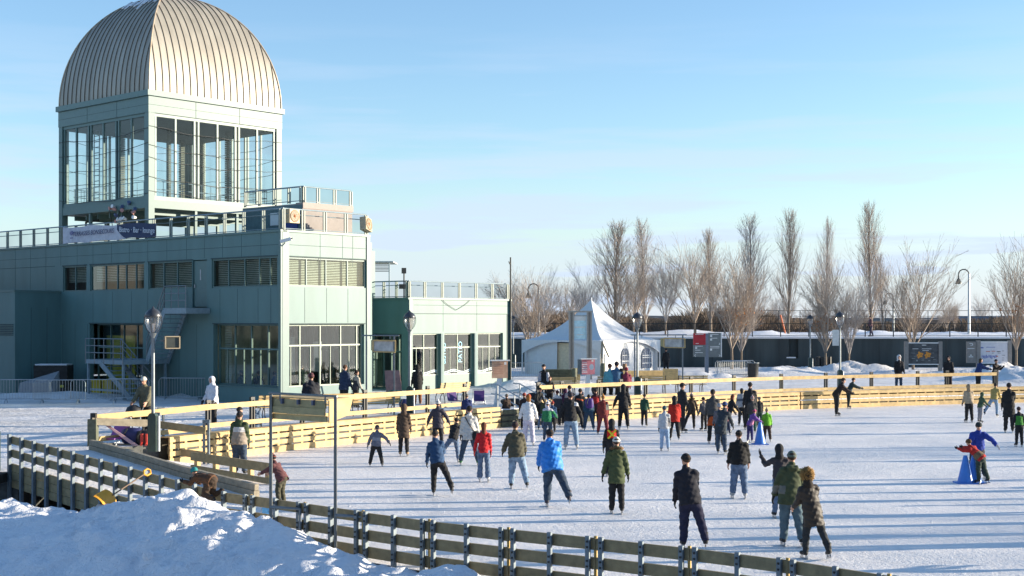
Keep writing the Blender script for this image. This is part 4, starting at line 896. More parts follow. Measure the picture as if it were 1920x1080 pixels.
x2, x3 = XD(1328, 90).x, XD(1351, 90).x; mb = MB(); mb.box(((x2+x3)/2, 89.95, (zz(624)+zz(669.5))/2), (x3-x2, .12, zz(624)-zz(669.5))); p3 = make('grey_panel', mb, SG, t)
mb = MB(); yy = 89.88
def dash(px, py, w, h=.035): mb.box((XD(px, 90).x+w/2, yy, zz(py)), (w, .006, h))
for px, py, w in ((1303, 626.8, .55), (1304, 644, .2), (1303, 649, .5), (1303, 656.5, .35), (1303, 661, .5), (1331, 627, .55), (1333, 634, .4), (1331, 649.5, .62), (1331, 652.3, .62)): dash(px, py, w)
for px, py in ((1331, 630), (1331, 636.7), (1303, 652.3), (1331, 655.5)): dash(px, py, .13, .13)
for px, py, sg in ((1347.5, 644.5, 1), (1304, 666.6, -1), (1347.5, 666.8, 1)):
    x = XD(px, 90).x; z = zz(py); mb.beam((x, yy, z+.07), (x+.08*sg, yy, z), .006, .035, up=(0, 0, 1)); mb.beam((x, yy, z-.07), (x+.08*sg, yy, z), .006, .035, up=(0, 0, 1))
make('sign_marking', mb, WL, t)
mb = MB(); mb.box((x3+.04, 89.95, (zz(624)+zz(669.5))/2), (.06, .13, zz(624)-zz(669.5))); make('edge_trim', mb, WHITE, t)
# map board and schedule board
YB = 95
def bd(nm, px0, px1, pyt, pyb, label, face, trim):
    t = thing(nm, (XD((px0+px1)/2, YB).x, YB, PZ), label, 'information board'); x0, x1 = XD(px0, YB).x, XD(px1, YB).x
    zt, zb_ = PD(0, pyt, YB).z, PD(0, pyb, YB).z
    for x in (x0+.12, x1-.12): mb = MB(); mb.box((x, YB, (PZ+zt+.1)/2), (.26, .22, zt+.1-PZ)); make('post', mb, mat('brown_grey_post', (.24, .22, .20), .5), t)
    mb = MB(); mb.box(((x0+x1)/2, YB, (zt+zb_)/2), (x1-x0-.52, .1, zt-zb_)); b_ = make('panel', mb, face, t)
    for z_ in (zt, zb_): mb = MB(); mb.box(((x0+x1)/2, YB-.03, z_), (x1-x0-.5, .14, .06)); make('trim', mb, WHITE, t)
    return t, b_, x0, x1, zt, zb_
t, b_, x0, x1, zt, zb_ = bd('map_board', 1696, 1766, 643, 683, 'dark map board with two orange shapes between grey posts', mat('dark_map', (.06, .065, .07), .4, var=.5, scale=3), 0)
xc = (x0+x1)/2; k_ = YB/F
def mrk(par, nm, m, items, y=YB-.055):
    mb = MB()
    for px, py, w, h in items: mb.box((XD(px, YB).x, y, PD(0, py, YB).z), (w*k_, .006, h*k_))
    return make(nm, mb, m, par)
mrk(b_, 'title_line', WL, [(1732, 647, 8, 1.2), (1716, 654, 11, .7), (1737, 654, 18, .8), (1735, 657.3, 12, .7)])
mb = MB()
for px, sgn in ((1724, 1), (1738.5, 1)):
    c = PD(px, 665.5, YB); 
    for k in range(9):
        an = k*2.4; r = .07*math.sqrt(k); mb.add([V(c.x+r*math.cos(an)+.075*math.cos(j*1.05), YB-.056-.0004*k-.0002*sgn, c.z+r*math.sin(an)+.085*math.sin(j*1.05)) for j in range(6)], [tuple(range(6))])
make('orange_shape', mb, mat('orange_print', (.65, .26, .03), .5), b_)
mrk(b_, 'map_line', mat('map_grey', (.25, .28, .28), .5), [(1712, 672, 6, 1), (1719, 676, 3, 3), (1730, 675, 5, 1), (1742, 676, 4, 1), (1748, 670, 6, .8), (1752, 674, 5, .8), (1712, 662, 8, .5), (1716, 668, 6, .5), (1748, 662, 5, .5), (1733, 672, 14, .4)])
t, b_, x0, x1, zt, zb_ = bd('schedule_board', 1831, 1896, 641, 681, 'white schedule board with coloured print beside a grey panel', mat('white_panel', (.60, .60, .64), .5, var=.06), 0)
mb = MB(); xg0, xg1 = XD(1812, YB).x, XD(1831, YB).x; mb.box(((xg0+xg1)/2, YB, (PD(0, 640, YB).z+PD(0, 681, YB).z)/2), (xg1-xg0, .12, 40*k_)); g2 = make('side_panel', mb, mat('brown_grey_post', (1, 1, 1)), t)
mrk(g2, 'side_mark', WL, [(1820, 644, 6, 1), (1823, 646, 1.2, 3), (1821, 647.5, 4, .8), (1820, 653.5, 13, 1), (1820, 666, 3, 2), (1820, 669, 8, 1.2)], YB-.065)
mrk(b_, 'print_blue', mat('print_blue', (.12, .16, .42), .5), [(1841+i*2.6, 668+((i*37) % 5)*.4, 1.6, 3.5+(i*53) % 4) for i in range(11)]+[(1857, 651, 17, .9), (1841, 652, 5, 2.2)], YB-.056)
mrk(b_, 'print_red', mat('print_red', (.5, .12, .06), .5), [(1852, 659, 8, 1.2), (1862, 658.5, 7, 1.2), (1869, 668, 3, 2)], YB-.057)
mrk(b_, 'print_dark', mat('print_dark', (.08, .08, .1), .5), [(1872, 659, 7, 1.3), (1873, 662, 6, .7), (1880, 658, 4, .6), (1881, 666, 6, .7), (1880, 671, 4, .6), (1880, 675, 4, .6), (1861, 662, 3, .8)], YB-.058)
def sunboard(px, pyt, pyb, wpx, Y, pxp, ybp, label, m, nm='notice_sign'):
    q = XD(px, Y); t = thing(nm, (q.x, Y, PZ), label, 'sign'); k = Y/F; z1, z0 = PD(0, pyt, Y).z, PD(0, pyb, Y).z; w = wpx*k; ca, sa = math.cos(.2), math.sin(.2)
    mb = MB(); mb.box((q.x, Y, (z0+z1)/2), (w, .06, z1-z0), .2); f_ = make('board', mb, m, t)
    mb = MB(); mb.box((q.x, Y-.05, z1+.03), (w*1.25, .3, .05), .2); make('roof_strip', mb, WHITE, t)
    mb = MB(); pb = P(pxp, ybp, PZ); mb.beam((q.x, Y+.05, z0), (XD(pxp, Y).x, Y+.05, PZ), .09, .22, up=(1, 0, 0)); make('post', mb, WHITE, t)
    return t, f_, q, z0, z1, w
t, f_, q, z0, z1, w = sunboard(937, 677, 709, 30, 60, 930, 758, 'faded orange notice board on a white post before the annexe', mat('faded_orange', (.62, .38, .25), .5, var=.25, scale=2.5))
mb = MB(); mb.box((q.x+.24, 59.98, z1-.1), (.1, .03, .12), .2); make('sticker', mb, WHITE, f_)
mb = MB()
for k in range(6): mb.box((q.x-.05, 59.955, z1-.15-k*.08), (w*.6, .01, .012), .2)
make('text_line', mb, mat('red_print_soft', (.5, .2, .12), .6), f_)
t, f_, q, z0, z1, w = sunboard(1103, 674, 702, 25, 66, 1100, 742, 'pink notice board with a white emblem on a slanted post by the tall gate', mat('pink_notice', (.62, .22, .25), .5))
mb = MB(); mb.add([(q.x+.16+.11*math.cos(a_), 65.97, (z0+z1)/2+.15*math.sin(a_)) for a_ in np.linspace(0, 2*math.pi, 13)[:-1]], [tuple(range(12))])
for k in range(6): mb.box((q.x-.18, 65.93, z1-.16-k*.09), (.22+.05*(k % 2), .01, .035), .2)
mb.box((q.x+.2, 65.97, z1-.06), (.09, .02, .1), .2); make('emblem', mb, WHITE, f_)
mb = MB(); mb.box((q.x-.42, 66.1, (z0+z1)/2), (.18, .3, z1-z0)); make('side_box', mb, SG, t)
# A-frame board outside the cafe
q = XD(736, 62); t = thing('sandwich_board', (q.x, 62, PZ), 'leaning brown poster stand outside the dark cafe entrance', 'sign')
mb = MB(); zt, zb_ = PD(0, 695, 62).z, PD(0, 742, 62).z
for s_, dx in ((1, 0),): mb.add([(XD(721, 62).x, 62, zt), (XD(749, 62).x, 62, zt+.02), (XD(756, 62).x, 61.6, zb_), (XD(726, 62).x, 61.6, zb_)]+[(XD(721, 62).x, 62.06, zt), (XD(749, 62).x, 62.06, zt+.02), (XD(756, 62).x, 61.7, zb_), (XD(726, 62).x, 61.7, zb_)], [(0, 3, 2, 1), (4, 5, 6, 7), (0, 1, 5, 4), (1, 2, 6, 5), (2, 3, 7, 6), (3, 0, 4, 7)])
make('board', mb, mat('brown_poster', (.30, .17, .15), .5, var=.3, scale=4), t)
mb = MB(); mb.beam((XD(722, 62).x, 62.3, PZ), (XD(735, 62).x, 62.05, zt), .05, .05); make('prop_leg', mb, BLACKM, t)
# tall gate frame with a blue banner
YG = 84; t = thing('banner_gate', (XD(1087, YG).x, YG, PZ), 'tall narrow steel gate frame carrying a pale blue banner', 'banner stand')
zt = PD(0, 583, YG).z
for px in (1071.5, 1105):
    x = XD(px, YG).x; mb = MB()
    for dx, m in ((-.11, 0), (.11, 0)): mb.box((x+dx, YG, (PZ+zt)/2), (.1, .28, zt-PZ))
    mb.box((x, YG+.03, (PZ+zt)/2), (.12, .1, zt-PZ-.05)); make('gate_post', mb, mat('weathered_steel', (.40, .37, .33), .45, metal=.2), t)
mb = MB(); mb.box((XD(1088, YG).x, YG, zt-.04), (1.5, .3, .1)); mb.box((XD(1088, YG).x, YG, zt-.3), (1.0, .06, .05)); make('top_beam', mb, mat('weathered_steel', (1, 1, 1)), t)
za, zb_ = PD(0, 591, YG).z, PD(0, 636, YG).z; xa, xb = XD(1076, YG).x, XD(1099, YG).x
mb = MB(); mb.box(((xa+xb)/2, YG, (za+zb_)/2), (xb-xa, .02, za-zb_)); bn = make('banner', mb, mat('pale_blue_cloth', (.60, .85, .92), .7), t)
mb = MB(); mb.box(((xa+xb)/2, YG-.016, za-.18), (xb-xa-.04, .006, .3)); mb.box(((xa+xb)/2, YG-.016, (za+zb_)/2+.0), (xb-xa-.15, .006, .08)); mb.box(((xa+xb)/2, YG-.016, zb_+.28), (xb-xa-.35, .006, .05)); make('banner_text', mb, WHITE, bn)
# ------------------------------------------------------------------ banner of the restaurant on the terrace railing
t0, t1 = F1.t(296, -.1), F1.t(122, -.1); zb0, zb1 = F1.z(296, 443), F1.z(296, 417)
bn = thing('restaurant_banner', F1.p((t0+t1)/2, zb0, -.1), 'long white and navy restaurant banner tied to the terrace railing', 'banner')
def bz(t): k = (t-t0)/(t1-t0); return F1.z(122, 457)*k+zb0*(1-k)+.03*math.sin(t*2.3), F1.z(122, 426)*k+zb1*(1-k)+.04*math.sin(t*1.7+1)
mb = MB(); mid = F1.t(215); n = 40
for k in range(n):
    a_, b_ = t0+(t1-t0)*k/n, t0+(t1-t0)*(k+1)/n; za, zc = bz(a_), bz(b_); w0, w1 = .03*math.sin(a_*5), .03*math.sin(b_*5)
    mb.add([F1.p(a_, za[0], w0), F1.p(b_, zc[0], w1), F1.p(b_, zc[1], w1), F1.p(a_, za[1], w0)], [(0, 1, 2, 3)], 0)
make('white_cloth', mb, mat('banner_white', (.55, .55, .60), .7), bn)
mb = MB(); n = 30; te = F1.t(221)
for k in range(n):
    a_, b_ = t0-.01+(te-t0)*k/n, t0-.01+(te-t0)*(k+1)/n
    def lowz(t): u = max(0, min(1, (t-F1.t(240))/(F1.t(210)-F1.t(240)))); s = u*u*(3-2*u); za = bz(t); return za[0]+(za[1]-za[0])*s
    mb.add([F1.p(a_, lowz(a_), .06), F1.p(b_, lowz(b_), .06), F1.p(b_, bz(b_)[1], .06), F1.p(a_, bz(a_)[1], .06)], [(0, 1, 2, 3)])
make('navy_cloth', mb, mat('banner_navy', (.012, .03, .09), .6), bn)
rt = F1.p(0, 0)-F1.p(1, 0)
def slope(px): return (F1.p(F1.t(px-5), sum(bz(F1.t(px-5)))/2, .1)-F1.p(F1.t(px+5), sum(bz(F1.t(px+5)))/2, .1))*-1
text_on('banner_text', 'TERRASSES BONSECOURS', .33, F1.p(F1.t(177), sum(bz(F1.t(180)))/2+.02, .09), slope(180), (0, 0, 1), mat('banner_ink', (.05, .05, .12), .6), bn, shear=.15)
text_on('banner_text', 'Bistro · Bar · lounge', .38, F1.p(F1.t(260), sum(bz(F1.t(260)))/2, .12), slope(260), (0, 0, 1), mat('banner_silver', (.5, .55, .62), .6), bn, bold=True)
mb = MB(); c = F1.p(F1.t(137), sum(bz(F1.t(137)))/2+.1, .09); hx = -UL
for k in range(8):
    an = k*.8; q = c+hx*(.2*math.cos(an))+V(0, 0, .16*math.sin(an)*.8); mb.add([c, q, c+hx*(.2*math.cos(an+.5))+V(0, 0, .16*math.sin(an+.5)*.8)], [(0, 1, 2)])
mb.add([c-hx*.15+V(0, 0, -.28), c+hx*.15+V(0, 0, -.28), c+hx*.15+V(0, 0, -.24), c-hx*.15+V(0, 0, -.24)], [(0, 1, 2, 3)]); make('banner_emblem', mb, mat('emblem_purple', (.05, .03, .20), .6), bn)
# cluster of lanterns tied under the tower
q = T0+UL*1.9+NL*.05; t = thing('lantern_cluster', (q.x, q.y, MT), 'cluster of small stage lights and flags hung on the terrace railing under the tower', 'lights')
mb = MB()
for k in range(5): c = q+UL*(rng.uniform(-.9, 1.2)); mb.tube([V(c.x, c.y, MT+.2), V(c.x+rng.uniform(-.3, .3), c.y, MT+1.7+rng.uniform(-.3, .3))], .02, 4)
make('lantern_pole', mb, BLACKM, t)
for k in range(16):
    c = q+UL*rng.uniform(-.9, 1.3)+V(0, 0, MT+.9+rng.uniform(0, 1.0)-q.z); mb = MB(); dd = V(rng.uniform(-1, 1), rng.uniform(-1, 0), rng.uniform(-.6, .6)).normalized()*.2; mb.tube([c, c+dd], [.06, .10], 8); make('lantern', mb, [WHITE, mat('rose_paint', (.6, .3, .25), .5), mat('slate_blue', (.10, .14, .26), .5)][k % 3], t)
# security camera
q = F1.p(-.05, 7.75, .1); t = thing('security_camera', q, 'white security camera on the corner post below the terrace', 'camera')
mb = MB(); mb.beam(q+V(.05, -.1, .1), q+V(.55, -.25, .22), .13, .14); make('housing', mb, WHITE, t); mb = MB(); mb.tube([q, q+V(.1, -.1, -.1), q+V(.25, -.15, .05)], .03); make('arm', mb, STEEL, t)
mb = MB(); mb.tube([q+V(.55, -.25, .22), q+V(.58, -.26, .225)], .05); make('lens', mb, BLACKM, t)
# ------------------------------------------------------------------ benches
def bench(loc, rz, label):
    t = thing('park_bench', loc, label, 'bench', 'pine slat benches on the promenade', rz)
    for k in range(4): mb = MB(); mb.box((0, -.15+k*.12, .45), (1.8, .09, .03)); make('seat_slat', mb, PINE, t, True)
    for k in range(4): mb = MB(); mb.box((0, -.27-k*.035, .56+k*.105), (1.8, .03, .08)); make('back_slat', mb, PINE, t, True)
    for x in (-.65, .65):
        mb = MB(); mb.tube([(x, -.42, .93), (x, -.26, .45), (x, -.38, .0)], .022, 5); mb.tube([(x, -.26, .43), (x, .22, .43), (x, .30, .25), (x, .28, 0)], .022, 5); mb.tube([(x, -.2, .42), (x, -.05, .3), (x, .0, .0)], .018, 5); make('leg', mb, BLACKM, t, True)
    return t
bl = [(522, 52.5, .50, 'shaded pine bench nearest the pavilion corner post'), (568, 53, .5, 'pine bench left of the seated visitor in black'), (627, 53.6, .5, 'pine bench right of the seated visitor in black'), (705, 54.6, .5, 'pine bench below the brown poster stand'), (845, 63, .75, 'pine bench by the annexe bulkhead with purple toy sleds'), (1052, 69, .15, 'pine bench between the steps and the tall gate'), (1150, 70, .12, 'pine bench carrying the row of four seated visitors'), (1222, 70.5, .12, 'pine bench just right of the lamp by the tent'), (1292, 71, .12, 'pine bench rightmost of the promenade row')]
b0 = None
for px, Y, rz, lab in bl:
    x = XD(px, Y).x
    if b0 is None: b0 = bench((x, Y, PZ), rz, lab)
    else: dup(b0, (x, Y, PZ), rz, lab)
# ------------------------------------------------------------------ crowd barriers
def barrier(loc, rz, label):
    t = thing('crowd_barrier', loc, label, 'crowd barrier', 'steel crowd barriers', rz); w = 1.15
    mb = MB(); q = [(-w, 0, .2), (-w, 0, .95), (-w+.1, 0, 1.08), (w-.1, 0, 1.08), (w, 0, .95), (w, 0, .2), (-w, 0, .2)]; mb.tube(q, .021, 6); make('frame', mb, GALV, t, True)
    mb = MB()
    for k in range(1, 18): x = -w+k*2*w/18; mb.tube([(x, 0, .2), (x, 0, 1.07)], .009, 4, cap=False)
    make('bar', mb, GALV, t, True)
    for x in (-.8, .8): mb = MB(); mb.tube([(x, -.3, .0), (x, -.22, .1), (x, 0, .2), (x, .22, .1), (x, .3, 0)], .018, 5); make('foot', mb, GALV, t, True)
    return t
bb = None
for px, py, rz, lab in ((45, 756, .1, 'crowd barrier at the far left in the shade of the wall'), (112, 757, .05, 'crowd barrier before the snow covered skip'), (181, 756, .1, 'crowd barrier left of the yellow bins'), (240, 754, -.35, 'crowd barrier below the fire stair landing'), (343, 752, -.08, 'crowd barrier behind the visitor in the white hood'), (912, 716, .15, 'crowd barrier beside the annexe end'), (985, 712, .1, 'crowd barrier at the left corner of the tent'), (1377, 708, .12, 'front crowd barrier of the stack right of the wayfinding sign'), (1383, 706, .05, 'rear crowd barrier of the stack right of the wayfinding sign'), (1372, 707, .2, 'middle crowd barrier of the stack right of the wayfinding sign')):
    q = P(px, py, PZ)
    if bb is None: bb = barrier((q.x, q.y, PZ), rz, lab)
    else: dup(bb, (q.x, q.y, PZ), rz, lab)
# skip, bins, litter bin, planter, stacked timber
q = P(88, 742, PZ); t = thing('waste_skip', (q.x, 69, PZ), 'dark open waste skip with a snow covered lid against the shaded wall', 'skip')
mb = MB(); x = XD(97, 69).x; mb.box((x, 69.3, PZ+.75), (1.7, 1.0, 1.5)); make('body', mb, mat('rusty_dark', (.03, .028, .025), .8, var=.3), t); mb = MB(); mb.box((x, 69.3, PZ+1.53), (1.6, .9, .07)); make('lid_snow', mb, SNOW, t)
mb = MB(); mb.box((x+.5, 68.78, PZ+.45), (.35, .02, .12)); make('yellow_label', mb, YELW, t)
mb = MB(); x = XD(68, 66).x; mb.add([(x-.9, 66, PZ), (x+.9, 66, PZ), (x+.9, 66.8, PZ), (x-.9, 66.8, PZ), (x-.8, 66, PZ+.75), (x+.7, 66, PZ+.75), (x+.85, 66.8, PZ+1.3), (x-.8, 66.8, PZ+.8)], [(0, 3, 2, 1), (4, 5, 6, 7), (0, 1, 5, 4), (1, 2, 6, 5), (2, 3, 7, 6), (3, 0, 4, 7)]); solo('grit_box', mb, mat('grey_plastic', (.25, .27, .29), .6), 'grey grit box in front of the dark skip', 'box')
for px, lab in ((183, 'left of two yellow bins below the fire stair'), (203, 'right of two yellow bins below the fire stair')):
    x = XD(px, 67.5).x; t = thing('yellow_bin', (x, 67.5, PZ), lab, 'bin', 'yellow bins'); mb = MB(); mb.box((x, 67.5, PZ+.38), (.44, .5, .76)); make('body', mb, mat('yellow_plastic', (.55, .42, .02), .5), t); mb = MB(); mb.box((x, 67.45, PZ+.8), (.48, .58, .07)); make('lid', mb, mat('yellow_plastic', (1, 1, 1)), t)
q = P(1412, 708, PZ); t = thing('litter_bin', (q.x, q.y, PZ), 'dark round litter bin leaning beside the stacked barriers', 'bin'); mb = MB(); mb.lathe((q.x, q.y, PZ), [(.34, 0), (.38, .95), (.40, .97)], 14); make('body', mb, BLACKM, t); mb = MB(); mb.tube([(q.x+.4*math.cos(a_), q.y+.4*math.sin(a_), PZ+.97) for a_ in np.linspace(0, 2*math.pi, 15)], .025, 5); make('rim', mb, STEEL, t)
q = P(1545, 697, PZ); t = thing('tree_guard', (q.x, q.y, PZ), 'dark slatted guard box around the foot of the maple before the wall', 'tree guard')
for k in range(10): a_ = k*.628; mb = MB(); mb.box((q.x+.55*math.cos(a_), q.y+.3*math.sin(a_), PZ+.55), (.22, .06, 1.1), a_+1.57); make('slat', mb, BLACKM, t)
def stack(px, Y, w, n, label, m, rz=0):
    x = XD(px, Y).x; t = thing('timber_stack', (x, Y, PZ), label, 'timber stack')
    for k in range(n): mb = MB(); mb.box((x, Y, PZ+.08+k*.15), (w-.0*k, .5, .14), rz); make('plank', mb, m, t)
stack(1205, 86, 3.2, 4, 'long pile of pale planks on the snow in front of the tent', PINE, .25); stack(1257, 85, .9, 5, 'short pile of pale planks at the tent end', PINE); stack(1052, 80, 1.8, 6, 'dark green plank pile left of the tall gate', mat('dark_green_timber', (1, 1, 1))); stack(1080, 82, .5, 6, 'narrow pale plank pile inside the tall gate', PINE)
for px, Y, lab in ((1131, 88, 'mossy round bollard at the near tent corner'), (1077, 79, 'dark bollard beside the tall gate'), (1171, 87, 'brown round bollard before the tent window')):
    x = XD(px, Y).x; mb = MB(); mb.lathe((0, 0, 0), [(.14, 0), (.14, .95), (.12, 1.0)], 10); o = solo('bollard', mb, mat('mossy_post', (1, 1, 1)) if px != 1171 else mat('rust_brown', (.25, .14, .08), .8), lab, 'bollard'); o.location = (x, Y, PZ)
# ------------------------------------------------------------------ the tent
CANV = mat('white_canvas', (.74, .74, .73), .55, var=.04, bump=.15, bscale=2.5)
NT = V(6.17, 92, 0); ta = R(39); da, db = V(-math.cos(ta), math.sin(ta), 0), V(math.sin(ta), math.cos(ta), 0); S_ = 7.0; EV = 3.0; PK = 5.85
tt = thing('event_tent', (NT+(da+db)*S_/2)+V(0, 0, PZ), 'large white peaked event tent beside the cafe annexe', 'tent')
Ct = NT+(da+db)*S_/2; cs = [NT, NT+db*S_, NT+(da+db)*S_, NT+da*S_]
mb = MB(); n = 14; m = 12
for i in range(4):
    a_, b_ = cs[i]+V(0, 0, EV), cs[(i+1) % 4]+V(0, 0, EV); vs = []
    for j in range(n+1):
        u = j/n; hgt = EV+(PK-EV)*(u**1.75)
        for k in range(m+1):
            w = k/m; e = a_.lerp(b_, w); q = e.lerp(Ct+V(0, 0, EV), u); sag = -.16*math.sin(math.pi*w)*math.sin(math.pi*u); vs.append((q.x, q.y, hgt+sag+.10*math.sin(math.pi*w)*(1-u)*0))
    mb.add(vs, [(j*(m+1)+k, j*(m+1)+k+1, (j+1)*(m+1)+k+1, (j+1)*(m+1)+k) for j in range(n) for k in range(m)], 0, True)
make('canopy', mb, CANV, tt)
mb = MB(); mb.tube([Ct+V(0, 0, PK-.1), Ct+V(0, 0, PK+.15)], .04); make('finial', mb, WHITE, tt)
for i in (0, 3, 1, 2):
    a_, b_ = cs[i], cs[(i+1) % 4]; mb = MB(); inn = (Ct-(a_+b_)/2).normalized()
    top = [a_.lerp(b_, k/12)+inn*.25 for k in range(13)]
    vs = []
    for k, q in enumerate(top): f_ = .05*math.sin(k*2.3); vs += [(q.x+inn.x*f_, q.y+inn.y*f_, PZ-.1), (q.x, q.y, EV+.02)]
    fs = [(2*k, 2*k+2, 2*k+3, 2*k+1) for k in range(12) if not (i == 3 and k in (5, 6))]
    mb.add(vs, fs); w_ = make('side_wall', mb, CANV, tt)
    # scalloped arch valance
    mb = MB(); vs = []
    for k in range(13): w = k/12; q = a_.lerp(b_, w)-inn*.02; vs += [(q.x, q.y, EV), (q.x, q.y, EV-.12-.85*(abs(2*w-1)**2.2))]
    mb.add(vs, [(2*k, 2*k+2, 2*k+3, 2*k+1) for k in range(12)]); make('valance', mb, CANV, tt)
    if i == 0:
        for fr, hw, h0, h1 in ((.42, .45, 1.2, 2.25), (.80, .62, 1.0, 2.2)):

            c = a_.lerp(b_, fr)+inn*.17; dr_ = (b_-a_).normalized(); mb = MB()
            pts_ = [c-dr_*hw+V(0, 0, h0), c+dr_*hw+V(0, 0, h0)]+[c+dr_*(hw*math.cos(x_))+V(0, 0, h1-.35+.55*math.sin(x_)) for x_ in np.linspace(0, math.pi, 9)]
            mb.add(pts_, [tuple(range(len(pts_)))]); wo_ = make('arched_window', mb, mat('clear_vinyl', (.20, .22, .27), .15, var=.3), tt)
            mb = MB()
            for s_ in (-.5, 0, .5): mb.beam(c-inn*.02+dr_*hw*s_+V(0, 0, h0), c-inn*.02+dr_*hw*s_+V(0, 0, h1), .03, .05)
            for z in (h0+.35, h0+.75, h1-.3): mb.beam(c-inn*.021-dr_*hw*.97+V(0, 0, z), c-inn*.021+dr_*hw*.97+V(0, 0, z), .03, .05)
            make('window_lattice', mb, WHITE, wo_)
    if i == 3:
        c = a_.lerp(b_, 6/12)+inn*.4; dr_ = (b_-a_).normalized(); mb = MB(); mb.beam(c-dr_*.75+V(0, 0, 1.5), c+dr_*.75+V(0, 0, 1.5), .04, 2.6); make('door_flap', mb, mat('beige_canvas', (.75, .62, .42), .7), tt)
for q in cs: mb = MB(); mb.tube([q+V(0, 0, PZ), q+V(0, 0, EV)], .05); make('tent_pole', mb, WHITE, tt)
mb = MB(); q = NT-V(.1, .3, 0); mb.beam(q+V(-.1, -.2, PZ), q+V(.0, 0, EV-.1), .1, .08); mb.beam(q+V(0, 0, EV-.05), q+V(.45, -.1, EV-1.1), .08, .1); solo('leaning_timber', mb, OLDW2, 'two weathered timbers leaning at the near tent corner', 'timber')
# ------------------------------------------------------------------ bare trees
def seg3(mbv, mbf, a, b, ra, rb):
    d = (b[0]-a[0], b[1]-a[1], b[2]-a[2]); l = math.sqrt(d[0]**2+d[1]**2+d[2]**2) or 1; d = (d[0]/l, d[1]/l, d[2]/l)
    x = (d[1], -d[0], 0) if abs(d[2]) < .99 else (1, 0, 0); n_ = math.hypot(x[0], x[1]) or 1; x = (x[0]/n_, x[1]/n_, 0)
    y = (d[1]*x[2]-d[2]*x[1], d[2]*x[0]-d[0]*x[2], d[0]*x[1]-d[1]*x[0]); k = len(mbv)
    for p, r in ((a, ra), (b, rb)):
        for c_, s_ in ((1, 0), (-.5, .866), (-.5, -.866)): mbv.append((p[0]+(x[0]*c_+y[0]*s_)*r, p[1]+(x[1]*c_+y[1]*s_)*r, p[2]+(x[2]*c_+y[2]*s_)*r))
    mbf += [(k, k+1, k+4, k+3), (k+1, k+2, k+5, k+4), (k+2, k, k+3, k+5)]
def grow(vs, fs, rd, p, d, ln_, r, lvl, spread, up, tips, nmax):
    steps = 3 if lvl > 0 else 2; q = p
    for i in range(steps):
        d = (d+V(rd.gauss(0, .10), rd.gauss(0, .10), rd.gauss(0, .04)+up)).normalized(); e = q+d*(ln_/steps); r1 = r*(1-.28*(i+1)/steps*1.4); r1 = max(r1, .011)
        seg3(vs, fs, q, e, r*(1-.28*i/steps*1.4), r1)
        if lvl > 0:
            for _ in range((nmax if i else max(1, nmax-1))+(1 if lvl == 1 and nmax < 3 and up < .08 else 0)):
                az = rd.uniform(0, 6.283); s_ = math.tan(spread*rd.uniform(.6, 1.3)); pr = d.orthogonal().normalized(); pr.rotate(Matrix.Rotation(az, 3, d)); dd = (d+pr*s_).normalized()
                grow(vs, fs, rd, q.lerp(e, rd.uniform(.3, 1)), dd, ln_*rd.uniform(.5, .72), r1*.55, lvl-1, spread, up, tips, nmax)
        q = e
    tips.append(q)
BARK = mat('grey_brown_bark', (.20, .155, .115), .9, var=.25, scale=8, bump=.3, bscale=12)
TWIG = mat('frosted_twigs', (.36, .29, .23), .85, var=.2, scale=2)
TWIGW = mat('pale_frosted_twigs', (.42, .37, .33), .85, var=.2, scale=2)
LEAF = mat('dead_leaf', (.42, .16, .04), .8, var=.3)
def poplar(seed, name_w=1.0):
    rd = random.Random(seed); vs, fs, tips = [], [], []; tv = MB(); HH = 14.
    pts_ = [V(0, 0, 0)]; d = V(0, 0, 1)
    for i in range(8): d = (d+V(rd.gauss(0, .03), rd.gauss(0, .03), .2)).normalized(); pts_.append(pts_[-1]+d*HH/8)
    tv.tube(pts_, [.26*(1-i/8.6)+.01 for i in range(9)], 7)
    for k in range(62):
        u = .06+.92*(k/62)**.95; i = min(7, int(u*8)); p = pts_[i].lerp(pts_[i+1], u*8-i); az = k*2.399+rd.gauss(0, .3)
        s_ = math.tan(R(rd.uniform(20, 31))); d = V(math.cos(az)*s_, math.sin(az)*s_, 1).normalized(); l_ = HH*.30*(1-u)**.6*rd.uniform(.75, 1.2)*name_w+.5
        grow(vs, fs, rd, p, d, l_, .05*(1-u)+.02, 2, R(20), .10, tips, 2)
    return tv, (vs, fs), tips
def maple(seed, wide=1.0, frame=3):
    rd = random.Random(seed); vs, fs, tips = [], [], []; tv = MB(); th = 2.0
    tv.tube([V(0, 0, 0), V(.03, 0, th*.5), V(0, .03, th)], [.15, .12, .12], 7)
    for k in range(9):
        az = k*2.399+rd.gauss(0, .2); tl = R([6, 16, 22, 30, 26, 38, 20, 34, 42][k])*wide*.78; d = V(math.cos(az)*math.sin(tl), math.sin(az)*math.sin(tl), math.cos(tl)); L_ = [5.2, 4.8, 4.4, 4.0, 4.2, 3.2, 4.3, 3.5, 2.6][k]
        grow(vs, fs, rd, V(0, 0, th*(.72+.03*k)), d, L_, .07, frame, R(23), .06, tips, 2)
    return tv, (vs, fs), tips
def tree_obj(kind, proto, label, name, leaves=0, tw=TWIG, seed=0):
    tv, (vs, fs), tips = proto; t = thing(name, (0, 0, 0), label, 'tree'); make('trunk', tv, BARK, t, True)
    me = np_mesh('crown', vs, fs, sm=False); me.materials.append(tw); mesh_obj('crown', me, t)
    if leaves:
        rd = random.Random(seed); mb = MB(); low = [q for q in tips if q.z < 5.5] or tips
        for _ in range(leaves):
            q = rd.choice(low)+V(rd.gauss(0, .1), rd.gauss(0, .1), rd.gauss(0, .1)); a_ = V(rd.gauss(0, .05), rd.gauss(0, .05), rd.gauss(0, .05)); b_ = V(rd.gauss(0, .05), rd.gauss(0, .05), rd.gauss(0, .05)); mb.quad(q-a_, q-b_, q+a_, q+b_)
        make('dead_leaves', mb, LEAF, t, True)
    return t
